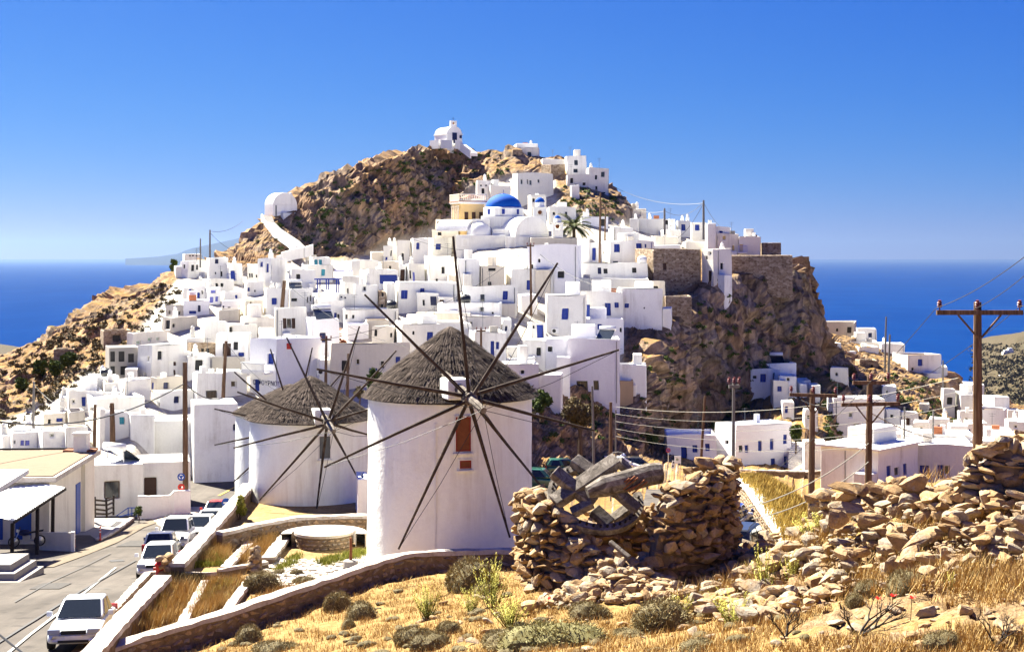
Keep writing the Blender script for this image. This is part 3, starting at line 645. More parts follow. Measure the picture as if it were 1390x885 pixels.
house(421,477,488,530,w,'low white house with one dark window below the stained cream building','G457,512,7,9',d=5,ch=0)
house(535,640,440,490,w,'long white blank house directly behind the front mill thatch','k561,452,3,5;d607,462,3,6',d=7,ch=1)
house(594,683,412,436,w,'low white house with a black water tank and air unit on top','k669,425,3,3',d=6,ch=0)
house(627,703,388,424,w,'white house with one blue window below the church','b686,401,7,12',e=630,y=6,d=6,ch=0)
house(700,729,400,424,'lavender','lavender shaded wall right of the blue window below the church',d=4,ch=0)
house(564,641,425,446,'cream','low cream house with a boxed roof step','B554,435,6,8',d=5)
house(622,681,430,456,'oldwhite','stained cream wall house behind the front mill spars','k640,440,3,6',d=5)
house(679,694,433,458,w,'slim white house with two navy windows','n683,446,3,7;n687,446,3,7',d=5)
house(635,688,451,494,w,'white house with two blue doors right behind the mill thatch','B669,474,5,22;b676,469,4,10;t660,477,3,4',d=6,ch=0)
house(716,741,439,466,w,'little white house with a bright blue door','B733,450,9,18;k724,444,3,4',d=4,ch=0)
house(709,742,462,495,w,'bulging white yard wall block under the bright blue door',d=4,ch=0)
house(680,727,486,504,w,'low white terrace house left of the blank stepped wall',d=5,ch=0)
house(681,732,494,520,w,'white house with one small square window right of the mill thatch','k710,505,5,5',d=4,ch=0)
house(700,764,509,534,w,'white garden wall house above the green bank',d=3,ch=0)
# ---- below the church
house(649,685,361,394,'cream','cream house with a wide slot window below the church','k668,366,10,4;k665,385,5,5',d=6,ch=0)
house(618,651,351,394,w,'white blank block left of the cream slot-window house','',d=6,ch=0)
house(606,650,375,394,'cream','low cream base house below the blank block','k613,388,2,7;k620,388,2,7',d=4,ch=0)
house(684,752,365,400,w,'white house with two blue doors below the church','B718,387,5,13;B736,386,10,18;b731,384,2,5',d=5,ch=0)
house(716,790,332,405,'lavender','tall white house with a grey rim below the bell towers','k761,373,9,9;k722,362,3,6;k732,354,3,5',d=8,ch=1)
house(716,785,322,336,'grey','grey topped wall rim below the bell towers',d=3,ch=0)
house(784,801,325,362,w,'narrow bright white block right of the palm',d=5,ch=0)
house(800,818,329,362,w,'white house with a tall blue glazed door right of the palm','B806,345,5,17',d=5,ch=0)
house(817,888,327,362,w,'wide white house with a large blue window and two smaller ones','b837,337,8,11;b867,334,8,7;b876,334,3,5;n836,356,7,3',d=6,ch=0)
house(776,879,357,382,w,'long white terrace house with one dark window and a white tank','k861,367,6,7',d=5,ch=0,y=0)
house(775,881,378,400,w,'long blank white terrace one step below the white tank','',d=5,ch=0,y=0)
house(740,796,401,460,w,'tall white house with a blue window above an air unit','b767,426,9,15',d=6,ch=0,y=2)
house(786,846,396,438,w,'white house with one tall blue shutter','b825,420,8,17',d=5,ch=0,y=0)
house(838,899,392,446,w,'white house with a stepped roofline on the cliff spur','b851,415,6,6;k875,418,2,2',d=6,ch=0,y=2)
house(879,903,382,420,'cream','narrow cream wall behind the stepped-roof house',d=5,ch=0)
house(898,912,418,446,w,'small white box house overhanging the cliff',d=3,ch=0)
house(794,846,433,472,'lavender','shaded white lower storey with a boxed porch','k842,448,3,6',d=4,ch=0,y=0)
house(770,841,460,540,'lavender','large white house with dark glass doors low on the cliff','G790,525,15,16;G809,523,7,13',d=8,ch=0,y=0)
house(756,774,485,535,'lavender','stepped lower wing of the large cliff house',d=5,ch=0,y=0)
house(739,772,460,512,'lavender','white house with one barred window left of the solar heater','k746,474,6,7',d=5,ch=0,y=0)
house(840,878,495,532,w,'plain white annexe jutting right above the tan cube',d=5,ch=0,y=0)
house(817,860,516,552,'tanwall','tan rendered cube with one dark window','k839,523,6,6',d=4,ch=0,y=0,roof='roofwhite')
# ---- right of the church, along the cliff top
house(861,952,338,402,'stone','big rubble stone house on the cliff top','R903,362,5,9',e=887,y=30,ch=0,d=7,roof='rooftan')
house(900,939,402,430,'stone','low stone retaining house under the big stone house','',d=3,ch=0)
house(850,877,284,304,'cream','cream house at the foot of the dark peak',d=5)
house(855,868,297,314,w,'small white block below the cream house by the peak',d=3)
house(866,913,297,320,w,'broad white house behind the lantern roof clutter','k905,302,5,6',d=6)
house(895,924,312,328,w,'low white house left of the tall square blue window',d=4)
house(886,921,321,340,'cream','cream walled terrace house above the stone house',d=4)
house(884,925,333,348,w,'white terrace strip on top of the stone house',d=3)
house(918,938,300,322,w,'white house left of the tall sky pole',d=5)
house(937,958,302,334,w,'square white house with one blue window by the tall sky pole','b946,309,6,8',d=5,ch=0)
house(957,972,304,324,w,'narrow white house right of the tall sky pole',d=4)
house(957,972,316,340,w,'white porch house with a navy window','n959,320,4,5',d=4)
house(971,992,308,326,w,'white house with a small bright blue window near the right end','b979,315,5,3',d=4)
house(970,1002,317,352,'oldwhite','white house with two cream shutters near the right end','o983,323,4,5;o996,337,3,7',d=6,ch=1)
house(1000,1032,321,352,'oldwhite','white house with a yellow balcony door at the right end','o1006,337,6,10',d=6,ch=1)
house(1031,1060,330,352,'stone','stone walled ruin last of the cliff-top houses','',d=4,ch=0)
house(926,958,328,346,w,'low white house above the stained tower house',d=4)
house(953,993,338,390,'oldwhite','tall stained white tower house on the cliff edge','k959,350,3,5;d964,344,4,5',e=968,y=35,ch=1)
WALLP = house(989,1074,347,372,'stone','long stone terrace wall at the right end of the cliff top','',d=3,ch=0,cat='wall',name='terrace_wall',y=0)
# ---- the peak
house(696,730,195,206,w,'rim walled upper house of the summit group',d=5,ch=1,Y=240)
house(707,732,200,222,w,'white house with one dark window near the summit','G718,210,5,7',d=5,Y=238)
house(693,709,203,222,'stone','round-cornered stone tower left of the summit house','k700,212,3,4',d=4,ch=0,Y=237)
house(733,767,216,230,w,'low white ruined walls right of the summit house',d=3,ch=0,Y=234)
house(734,767,223,250,'stone','stone walled ruin under the low white walls','',e=748,y=30,ch=0,Y=229)
house(767,796,212,246,w,'tall plain white house high on the peak','G782,221,5,7;G781,232,6,5',Y=229,d=5,ch=1)
house(768,799,237,258,'oldwhite','low weathered terrace block below the tall plain white house','k793,250,4,4',Y=225,d=3,ch=0)
house(795,826,228,272,'oldwhite','grey-white tower house on the right edge of the peak','G818,237,5,7;k809,241,3,6;k810,256,3,6;k819,262,6,2',Y=225,d=5,ch=1,e=799,y=12)
house(696,751,235,268,w,'long white house with a brown left edge below the summit','d708,247,3,7;d716,247,2,7;d720,248,3,7;d731,246,3,5',Y=222,e=703,y=12,ch=0)
house(646,667,245,272,w,'white cube behind the town hall roof','d653,252,3,3;d660,252,3,3',Y=221,ch=1)
house(660,694,252,274,w,'low white house right behind the blue dome','',Y=219,ch=0)
house(716,741,265,284,w,'little white stepped house between dome and brown crag','k724,272,3,5',Y=214)
house(774,787,252,284,w,'white stair tower against the dark crag','',Y=219,d=3,ch=0)
house(743,782,281,308,w,'white house behind the palm','k752,290,3,4',Y=209,d=4)
house(786,826,294,316,'lavender','pale lavender house right of the palm','',Y=206,d=5,e=790,y=10)
house(826,860,309,332,w,'low white roof house with a blue strip window','b819,313,10,4',d=4)
house(586,624,311,330,'cream','cream base house under the town hall','',Y=207,d=4,ch=0)
house(591,614,298,316,'cream','small cream house left of the town hall','k596,305,7,9',Y=208,d=4,ch=0)

house(143,188,472,514,'concrete','unfinished grey concrete house with open dark storeys','K152,484,8,14;K165,484,8,14;K178,486,8,12;K152,503,8,12;K168,503,9,12',d=6,ch=0,rnd=False,roof='concrete',par=.06)
house(136,178,449,470,'stone','low dark stone ruin with an open doorway on the left slope','K158,459,10,8',d=4,ch=0,rnd=False)
house(74,102,474,488,'stone','small square stone hut alone on the left slope','K90,482,5,7',d=3,ch=0,rnd=False,sink=1.5)
# ---- gorge and valley on the right
house(1014,1048,500,536,w,'white house with one small window at the cliff foot','k1024,512,5,4',sink=1.6,d=5,ch=0)
house(1029,1080,493,520,w,'white upper house with a roof water heater at the cliff foot','',sink=1.6,d=5,ch=0)
house(1056,1081,510,540,w,'white house with a square window right of the cliff-foot pair','k1070,515,4,4',sink=1.6,d=4,ch=0)
house(1046,1070,517,552,'oldwhite','stained white block lowest at the cliff foot','',sink=1.6,d=3,ch=0)
house(1082,1096,520,540,w,'little white hut right of the cliff-foot houses','',sink=1.6,d=3,ch=0)
house(1096,1113,523,545,w,'small white block left of the blank white house','',sink=1.6,d=4,ch=0)
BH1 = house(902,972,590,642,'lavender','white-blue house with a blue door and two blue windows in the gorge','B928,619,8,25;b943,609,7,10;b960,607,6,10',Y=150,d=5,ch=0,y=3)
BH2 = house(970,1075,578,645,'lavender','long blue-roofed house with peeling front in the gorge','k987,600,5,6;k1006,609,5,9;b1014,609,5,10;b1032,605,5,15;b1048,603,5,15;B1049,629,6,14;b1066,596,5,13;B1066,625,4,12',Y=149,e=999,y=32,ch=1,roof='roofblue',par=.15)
house(1115,1162,438,468,'grey','bare grey concrete house at the top of the right knoll','k1136,448,3,4',Y=240,d=6,ch=0)
house(1162,1189,446,468,w,'white house with a blue window high on the right knoll','n1181,455,5,6',Y=236,d=5)
house(1150,1192,464,486,w,'wide white terrace house in the middle of the right knoll','',Y=230,d=5)
house(1124,1152,466,484,'oldwhite','greyish house left of the wide terrace house','',Y=229,d=5,ch=0)
house(1158,1192,471,498,w,'white house with a curved corner on the right knoll','k1169,480,3,6',Y=224,d=5,ch=0)
house(1109,1161,478,508,w,'white house with three small windows lowest on the knoll','k1117,490,5,5;k1136,489,3,6;k1149,487,3,6',Y=219,e=1124,y=28,ch=0)
house(1161,1192,489,516,'stone','ruined stone house on the knoll above the tangled pole','k1184,498,3,6',Y=214,d=4,ch=0)
house(1192,1227,467,496,w,'bright white house with two windows behind twin poles','b1195,478,4,8;b1198,478,3,7',Y=226,d=6)
house(1211,1276,482,518,'oldwhite','square house with one blue window on the knoll edge','b1249,492,6,9;k1221,496,3,4;k1239,501,3,4',Y=216,e=1232,y=25,ch=0,roof='rooftan')
house(1264,1285,498,520,w,'little white box at the right tip of the knoll','',Y=217,d=4,ch=0)
house(1122,1199,541,612,w,'big blank white block below the knoll','',Y=172,e=1131,y=12,ch=0,d=8)
house(1195,1208,578,608,w,'small white balcony block right of the blank white block','b1201,586,8,3',Y=170,d=3,ch=0)
house(1114,1247,612,664,w,'low white house with a broad flat roof and blue shutters','b1207,640,6,16;d1218,640,7,13;b1229,637,5,16',Y=121,e=1192,y=-28,par=0,over=.35,ch=0)
house(1224,1320,603,664,w,'white house with three blue doors and a balcony','b1254,639,13,15;B1276,640,8,18;d1285,638,7,13;B1293,634,9,14',Y=127,d=9,ch=0,y=5)
house(1208,1260,588,620,w,'white house with a curly gable left of the valley roofs','',Y=138,d=5,ch=1)
house(1255,1322,590,618,w,'white house with a tall chimney amid the valley roofs','k1264,598,4,6;d1300,600,5,5',Y=142,d=5,ch=1)
house(1277,1296,528,572,w,'tall slim white house right of the dark knoll rock','',Y=204,d=5,ch=0)
house(1296,1332,535,575,w,'white house with a tan roof rim right of the slim house','',Y=202,d=6)
house(1283,1334,522,545,w,'low white roofs behind the slim tall house','k1300,530,3,4',Y=212,d=6,ch=0)
house(1332,1370,539,572,w,'broad blank white house on the right coast side','',e=1350,y=30,Y=198)
house(1366,1383,556,580,w,'small white block stepping down beside the broad blank house','',Y=196,d=4,ch=0)
house(1330,1366,557,598,w,'white house with a tan roof terrace beside the big right pole','d1342,585,3,9;b1350,586,3,6',Y=180,d=6,roof='rooftan')
house(1335,1372,583,612,w,'round-roofed white house behind the big right pole','d1352,595,4,6',Y=158,d=5,ch=0)
house(1364,1400,572,606,w,'white house with a yellow rimmed roof at the right picture edge','d1379,579,4,4',Y=164,d=6)
house(1383,1420,560,582,w,'low white house cut by the right picture edge','',Y=186,d=6,ch=0)

w = 'white'
house(1090,1110,556,584,w,'little white shed left of the big blank white block','k1098,566,4,4',sink=1.6,d=4,ch=0)
house(1128,1152,500,522,'oldwhite','grey-white terrace house low on the knoll side','k1136,508,3,4',sink=1.6,d=4,ch=0)
house(1168,1196,518,538,'stone','small stone ruin halfway down the knoll','',sink=1.6,d=4,ch=0)
house(1196,1216,524,546,w,'tiny white hut among the knoll rocks','d1204,532,3,4',sink=1.6,d=3,ch=0)
house(1248,1262,548,560,'grey','grey concrete cube on the dark knoll slope','',sink=1.6,d=3,ch=0)
house(1300,1330,560,584,w,'white house with a flat tan terrace below the slim house','k1312,570,4,5',Y=192,d=5,roof='rooftan')
house(1308,1338,574,600,w,'white house with twin windows left of the big right pole','b1316,585,3,5;b1324,585,3,5',Y=176,d=5)
house(1345,1385,590,622,w,'low white house with a domed cistern near the right edge','d1365,603,4,6',Y=146,d=6)
house(1318,1352,598,628,w,'white cube with a stained front behind the right rubble','k1330,610,4,6',Y=140,d=5)
house(1372,1410,598,628,'cream','cream house at the right edge above the rubble','d1385,608,4,6',Y=136,d=6)
house(1240,1262,574,592,w,'small white house behind the curly gable','k1250,582,3,4',Y=158,d=4)
house(1262,1290,570,592,w,'white house with a blue door behind the tall chimney','B1275,583,5,12',Y=166,d=5)
house(1140,1164,606,630,w,'white annexe behind the broad flat roof','',Y=132,d=4,ch=0)
house(1060,1078,545,566,w,'tiny white outhouse above the gorge stairs','B1068,556,4,9',sink=1.6,d=3,ch=0)

house(1200,1222,556,576,w,'white cottage with one square window on the knoll foot','k1210,565,4,4',Y=182,d=4,ch=0)
house(1222,1246,560,582,w,'white cottage with a brown door on the knoll foot','N1232,573,5,11',Y=176,d=4,ch=0)
house(1204,1232,580,600,'cream','cream cottage between the blank block and the curly gable','d1216,588,5,5',Y=150,d=4,ch=1)
house(1286,1312,578,602,w,'white cottage with a chimney pair behind the valley roofs','k1296,588,4,5',Y=154,d=4,ch=2)
house(1090,1122,600,628,w,'low white house squeezed right of the gorge stairs','b1102,612,4,7',Y=146,d=4,ch=0)
house(1076,1100,516,534,w,'pale little house above the gorge stairs head','k1088,524,3,4',sink=1.6,d=4,ch=0)
# ---------------------------------------------------------------- church, chapels, town hall and other landmarks
def barrel(mb, cx, y0, y1, r, zb, n=16, rise=1.0):     # vault with end walls, axis along y
    a = [(cx - r * math.cos(math.pi * k / n), zb + r * rise * math.sin(math.pi * k / n)) for k in range(n + 1)]
    b = len(mb.v)
    for (x, z) in a: mb.v.append((x, y0, z))
    for (x, z) in a: mb.v.append((x, y1, z))
    for k in range(n): mb.f.append((b + k, b + k + 1, b + n + 2 + k, b + n + 1 + k))
    mb.f.append(tuple(b + k for k in range(n + 1))[::-1]); mb.f.append(tuple(b + n + 1 + k for k in range(n + 1)))
def dome_prof(r, h, n=10): return [(r * math.cos(math.pi / 2 * k / n) + .001, h * math.sin(math.pi / 2 * k / n)) for k in range(n + 1)]
def winbox(root, x0, x1, y, z0, z1, mat, name='window'):
    fr = MB(); t_ = .06
    fr.box(x0, x0 + t_, y - .05, y + .1, z0, z1).box(x1 - t_, x1, y - .05, y + .1, z0, z1).box(x0 + t_, x1 - t_, y - .05, y + .1, z1 - t_, z1).box(x0 + t_, x1 - t_, y - .05, y + .1, z0, z0 + t_)
    w_ = fr.build(name, M[mat], root); MB().box(x0 + t_, x1 - t_, y - .02, y + .1, z0 + t_, z1 - t_).build('pane', M[mat], w_)
def arch_panel(mb, x0, x1, y0, y1, z0, z1, aw, az0, az1, n=10):
    """wall slab with an arched opening (aw wide, az0..az1 high) at its middle"""
    xm = (x0 + x1) / 2; r = aw / 2; sp = az1 - r; o = [(x0, z0), (x1, z0), (x1, z1), (x0, z1)]
    arc = [(xm + r * math.cos(math.pi * k / n), sp + r * math.sin(math.pi * k / n)) for k in range(n + 1)]
    for y, fl in ((y0, 1), (y1, -1)):
        P_ = lambda a: (a[0], y, a[1])
        if az0 > z0 + .01: mb.quad(*[P_(a) for a in ((x0, z0), (x1, z0), (x1, az0), (x0, az0))][::fl])
        mb.quad(*[P_(a) for a in ((x0, az0), (xm - r, az0), (xm - r, sp), (x0, sp))][::fl]); mb.quad(*[P_(a) for a in ((xm + r, az0), (x1, az0), (x1, sp), (xm + r, sp))][::fl])
        for k in range(n):
            a, b = arc[k], arc[k + 1]; ta = (x1 + (x0 - x1) * k / n, z1); tb = (x1 + (x0 - x1) * (k + 1) / n, z1)
            mb.quad(*[P_(q) for q in (a, ta, tb, b)][::fl])
        mb.add([P_(arc[0]), P_((x1, sp)), P_((x1, z1))], [(0, 1, 2)]); mb.add([P_(arc[-1]), P_((x0, z1)), P_((x0, sp))], [(0, 1, 2)])
    for a, b in (((x0, z0), (x0, z1)), ((x1, z1), (x1, z0)), ((x0, z1), (x1, z1))): mb.quad((a[0], y0, a[1]), (b[0], y0, b[1]), (b[0], y1, b[1]), (a[0], y1, a[1]))
    ins = [(xm + r, az0)] + arc + [(xm - r, az0)]
    for a, b in zip(ins[:-1], ins[1:]): mb.quad((a[0], y0, a[1]), (b[0], y0, b[1]), (b[0], y1, b[1]), (a[0], y1, a[1]))

# --- the domed church
YC = 198.0; k_ = YC / F; ch_o = P(683, 366, YC)
church = empty('church', ch_o, 'large white church with a bright blue dome in the upper town', 'church')
lx = lambda px: (px - 683) * k_
lz = lambda py: (366 - py) * k_
mb = MB(); mb.box(lx(618), lx(686), 1.2, 11, -3, lz(319)).box(lx(686), lx(719), .2, 11, -3, lz(321)).box(lx(719), lx(766), 2.5, 11, -3, lz(321))
mb.box(lx(668), lx(718), 1.9, 10, lz(319) - .2, lz(311)).box(lx(652), lx(713), 4.5, 11.2, lz(319) - .2, lz(292))
mb.box(lx(640), lx(664), 2.6, 10.5, lz(319) - .2, lz(297))
mb.build('wall', M['white'], church, bevel=.08)
v = MB(); barrel(v, 0, 0, 9, 2.55, 0, 20, 1.0); v.box(-2.55, 2.55, 0, 9, -1.4, 0)
v.build('vault', M['roofwhite'], church, (lx(723), 1.2, lz(319)), (0, 0, R(27)), bevel=.06)
v = MB(); v.lathe(dome_prof(1.75, 1.9, 10), 24); v.build('apse', M['roofwhite'], church, (lx(650), 3.0, lz(319) - .02), smooth=True)
v = MB(); barrel(v, 0, 0, 5, 1.5, 0, 14); v.build('vault', M['roofwhite'], church, (lx(641), 3.4, lz(313)), (0, 0, R(60)))
dr = MB(); dr.lathe([(3.05, 0), (3.05, 1.12), (2.9, 1.25), (2.5, 1.3)], 8, a0=R(22.5), a1=R(382.5)); drum = dr.build('drum', M['white'], church, (lx(683), 7.6, lz(292) - .02))
for a, nm in ((-90, 0), (-45, 1), (-135, 1)):
    wv = MB(); wv.box(-.2, .2, -2.875, -2.75, .25, .95); wv.build('window', M['blue'], church, (lx(683), 7.6, lz(292)), (0, 0, R(a + 90)))
dm = MB(); dm.lathe(dome_prof(2.5, 1.95, 14), 36); dome = dm.build('dome', M['dome'], church, (lx(683), 7.6, lz(280) + .02), smooth=True)
MB().lathe([(.12, 0), (.2, .12), (.12, .24), (.03, .3), (.03, .75)], 8, capt=True).build('finial', M['blue'], church, (lx(683), 7.6, lz(262)))
for px, py, w_ in ((650, 342, 6), (668, 342, 6)): winbox(church, lx(px - w_ / 2), lx(px + w_ / 2), 1.2, lz(py + 3.5), lz(py - 3.5), 'blue')
for px in (631, 675):
    v = MB(); v.lathe([(.32, 0), (.32, .0)], 12); arch_panel(v, -.5, .5, -.06, .05, 0, 1.1, .55, .1, .95); v.build('niche', M['white'], church, (lx(px), 1.15, lz(334)))
def belltower(px, py0, py1, wpx, Y, label, dome_r):
    k = Y / F; o = empty('bell_tower', P(px, py1, Y), label, 'bell tower', 'blue capped bell towers'); hw = wpx * k / 2; H = (py1 - py0) * k
    b = MB(); b.box(-hw, hw, 0, 2 * hw, -2, H * .5); b.build('base', M['white'], o, bevel=.03)
    a = MB(); arch_panel(a, -hw, hw, .0, .3, H * .5 + .002, H * .95, hw * .9, H * .52, H * .86); a.box(-hw, -hw + .28, .31, 2 * hw, H * .5, H * .95).box(hw - .28, hw, .31, 2 * hw, H * .5, H * .95).box(-hw - .08, hw + .08, -.08, 2 * hw + .08, H * .95 + .002, H)
    a.build('belfry', M['white'], o)
    q = MB(); q.lathe([(hw * .7, 0), (hw * .7, hw * .7), (hw * .55, hw * .75)], 8); q.build('drum', M['white'], o, (0, hw, H + .003))
    dd = MB(); dd.lathe(dome_prof(dome_r, dome_r * .95, 8), 16); dd.build('dome', M['dome'], o, (0, hw, H + hw * .75), smooth=True)
    MB().lathe([(.05, 0), (.22, .1), (.28, .35), (.2, .5), (.04, .55)], 10, (0, 0, 0)).build('bell', M['rust'], o, (0, hw, H * .6))
belltower(733, 281, 306, 18, 204, 'tall bell tower with a small blue cap right behind the church dome', .68)
belltower(757, 302, 323, 15, 197, 'open arched bell tower with a tiny blue cap beside the palm', .42)

# --- chapels
def chapel(name, px, py, Y, W, L, Hw, yaw, label, belfry_side, bel_h):
    o = empty(name, P(px, py, Y), label, 'chapel', None, R(yaw)); r = W / 2
    b = MB(); b.box(-r, r, 0, L, -3.0, Hw); barrel(b, 0, 0, L, r, Hw + .002, 18, .85); b.build('wall', M['roofwhite'], o, bevel=.06)
    for s_ in (-1, 1): MB().box(s_ * r - .12, s_ * r + .12, -.1, L + .1, Hw - .12, Hw + .02).build('cornice', M['white'], o)
    c = MB(); bw = .55
    arch_panel(c, belfry_side - bw, belfry_side + bw, .05, .5, Hw + r * .55, Hw + r * .85 + bel_h, .5, Hw + r * .85 + bel_h * .25, Hw + r * .85 + bel_h * .75); c.build('belfry', M['white'], o)
    MB().lathe([(.04, 0), (.18, .08), (.2, .25), (.06, .36)], 10).build('bell', M['rust'], o, (belfry_side, .27, Hw + r * .85 + bel_h * .35))
    MB().box(-.02, .02, -.02, .02, 0, .6).box(-.18, .18, -.02, .02, .36, .4).build('cross', M['dark'], o, (belfry_side, .27, Hw + r * .85 + bel_h))
    winbox(o, -.42, .42, -.03, 0, 1.75, 'navy', 'door'); winbox(o, .95, 1.35, -.03, .9, 1.4, 'navy')
    return o
chapel('chapel', 617, 195, 243, 2.9, 4.2, 1.6, 32, 'small white chapel with a belfry on the hill summit', -.1, .9)
def chapel2():
    Y = 211.0; o = empty('chapel', P(371, 296, Y), 'barrel roofed white chapel on the left ridge', 'chapel', None, R(38)); W = 3.9; L = 2.6; r = W / 2
    b = MB(); b.box(0, W, 0, L, -3, 1.9); barrel(b, r, 0, L, r, 1.902, 18, .92); b.build('wall', M['roofwhite'], o, bevel=.06)
    MB().box(W - .3, W + .35, L - .9, L - .3, 0, 3.3).build('belfry', M['white'], o); MB().lathe(dome_prof(.33, .5, 6), 10).build('dome', M['white'], o, (W + .02, L - .6, 3.3), smooth=True)
    MB().box(1.2, W + .2, -.75, -.02, -1.5, .75).build('bench_wall', M['roofwhite'], o)
    winbox(o, .35, .5, -.03, .2, 1.8, 'grate')
chapel2()
# summit stair wall and the path up to the left chapel
def on_hill(px, py, dz=0.0):
    h = ground(px, py); return (h if h is not None else P(px, py, 210)) + Vector((0, 0, dz))
def ribbon(name, pts, wdt, th, mat, label, cat, par=None):
    o = empty(name, pts[0], label, cat); m = MB(); q = [p - pts[0] for p in pts]
    for a, b in zip(q[:-1], q[1:]):
        d = Vector((b.x - a.x, b.y - a.y, 0)); d = d.normalized() if d.length > .01 else Vector((1, 0, 0)); s_ = Vector((-d.y, d.x, 0)) * wdt / 2; t_ = Vector((0, 0, th)); e = d * .04
        m.hexa([a - s_ - t_ * 4, b - s_ - t_ * 4 , b + s_ - t_ * 4, a + s_ - t_ * 4, a - s_ + t_, b - s_ + t_, b + s_ + t_, a + s_ + t_])
    m.build('paving', M[mat], o)
    if par:
        m = MB()
        for a, b in zip(q[:-1], q[1:]):
            d = Vector((b.x - a.x, b.y - a.y, 0)); d = d.normalized() if d.length > .01 else Vector((1, 0, 0)); s_ = Vector((-d.y, d.x, 0))
            if s_.y > 0: s_ = -s_
            c0 = s_ * (wdt / 2 + .003); c1 = s_ * (wdt / 2 + .28); u0 = Vector((0, 0, -.8)); u1 = Vector((0, 0, th + par))
            m.hexa([a + c0 + u0, b + c0 + u0, b + c1 + u0, a + c1 + u0, a + c0 + u1, b + c0 + u1, b + c1 + u1, a + c1 + u1])
        m.build('parapet', M['roofwhite'], o)
    return o
pp = [P(363, 294, 210), P(366, 302, 208.5), P(376, 312, 206), P(388, 320, 203), P(400, 328, 200), P(409, 337, 197), P(418, 338, 196)]
ribbon('hill_path', pp, 1.3, .1, 'concrete', 'whitewashed walled path climbing to the left chapel', 'path', .22)
pp = [P(420, 338, 196), P(408, 342, 195), P(392, 345, 194), P(378, 349, 193)]
ribbon('hill_path', pp, 1.2, .1, 'oldwhite', 'lower grey bend of the chapel path', 'path', .5)
pp = [P(590, 196.5, 242), P(602, 195.5, 240), P(618, 196, 239), P(628, 197, 239), P(636, 203, 238), P(644, 209, 237)]
ribbon('summit_terrace', pp, 1.4, .1, 'white', 'white terrace edge and steps beside the summit chapel', 'terrace', .5)

# --- town hall
YH = 207.0; kh = YH / F; th = empty('town_hall', P(625, 312, YH), 'yellow neoclassical town hall with balustraded roof', 'town hall', None, R(22))
bh = 45 * kh * .78
MB().box(0, 3.6, 0, 3.6, -2.5, bh).build('wall', M['yellow'], th, bevel=.03)
MB().box(-.18, 3.78, -.18, 3.78, bh + .003, bh + .14).box(-.3, 3.9, -.3, 3.9, bh + .143, bh + .3).build('cornice', M['white'], th)
MB().box(-.34, 3.94, -.34, 3.94, bh + .303, bh + .4).build('tile_edge', M['terracotta'], th)
bl = MB()
for a, b in (((-.2, -.2), (3.8, -.2)), ((-.2, -.2), (-.2, 3.8)), ((3.8, -.2), (3.8, 3.8))):
    A = Vector((*a, bh + .4)); B = Vector((*b, bh + .4)); bl.bar(A + Vector((0, 0, .95)), B + Vector((0, 0, .95)), .16, .12); n = 14
    bl.bar(A + Vector((0, 0, .08)), B + Vector((0, 0, .08)), .16, .12)
    for i in range(n + 1):
        c = A + (B - A) * i / n; bl.box(c.x - .055, c.x + .055, c.y - .055, c.y + .055, c.z + .1, c.z + .9)
bl.build('balustrade', M['cream'], th)
for i in range(4): MB().lathe([(.16, 0), (.13, .2), (.12, bh - .7), (.18, bh - .5)], 10, capt=True).build('column', M['cream'], th, (-.16, .5 + i * .85, .3))
for i in range(3): winbox(th, .6 + i * 1.1, 1.15 + i * 1.1, -.02, 1.2, 2.5, 'brown')
g = MB(); g.add([(.9, .8, 0), (3.3, .8, 0), (2.1, .8, .55), (.9, 3.0, 0), (3.3, 3.0, 0), (2.1, 3.0, .55)], [(0, 1, 2), (5, 4, 3), (0, 2, 5, 3), (1, 4, 5, 2), (0, 3, 4, 1)]); g.build('tile_roof', M['terracotta'], th, (0, 0, bh + .9))
# ---------------------------------------------------------------- near field: road, terrace, mills, left-hand buildings
def asphalt():
    m, t, b = nodes('asphalt', .9, .2); v = pos(t)
    n = noise(t, v, .25, 5, .6); n2 = noise(t, v, 18, 3, .7); n3 = noise(t, pos(t, (1.6, .12, 1)), .9, 4, .6)
    c = ramp(t, n, [(.3, (.058, .048, .04)), (.55, (.088, .074, .063)), (.8, (.112, .097, .082))])
    c = mix(t, .35, c, ramp(t, n2, [(.3, .5), (.7, 1.25)]), 'MULTIPLY'); c = mix(t, .55, c, ramp(t, n3, [(.35, .55), (.6, 1.1)]), 'MULTIPLY'); c = mix(t, .7, c, ramp(t, noise(t, v, .9, 3, .5), [(.30, .45), (.40, 1.0)]), 'MULTIPLY')
    setc(t, b, c); bump(t, b, n2, .35, .01); M['asphalt'] = m
asphalt()
plain('linepaint', (.36, .345, .32), .7, .2, 0, .5); plain('yellowpaint', (.60, .36, .06), .7, .2, 0, .5); plain('tar', (.035, .032, .03), .6)
plain('patchtar', (.05, .044, .04), .8, .2, 0, .5, 12); plain('dustlight', (.17, .135, .10), .95, .1, 0, .5, 8)
plain('bluepaint', (.012, .06, .30), .45); plain('redpaint', (.42, .02, .012), .4); plain('wooddark', (.030, .022, .018), .8, .2, 0, .6, 20)
stone_mat('flag', 1.6, ((.27, .225, .18), (.34, .29, .235), (.41, .36, .30)), (.60, .57, .52), .07)
def soil_mat():
    m, t, b = nodes('soil', .95, .1); v = pos(t); n = noise(t, v, .7, 6, .7); n2 = noise(t, v, 5, 5, .7)
    c = ramp(t, mix(t, .5, n, n2), [(.3, (.09, .062, .032)), (.47, (.24, .155, .065)), (.6, (.34, .23, .10)), (.75, (.43, .33, .20))]); setc(t, b, c); bump(t, b, n2, .8, .06); M['soil'] = m
soil_mat()
def ZR(Y): return -7.78 - .102 * Y if Y < 103 else -18.286 - .002 * (Y - 103)
def road_pt(px, py):                      # pixel -> road surface
    s_ = (py - HY) / F; Y = 7.78 / (s_ - .102) if s_ > .1776 else 18.08 / (s_ - .002); return Vector(((px - CX) / F * Y, Y, ZR(Y)))
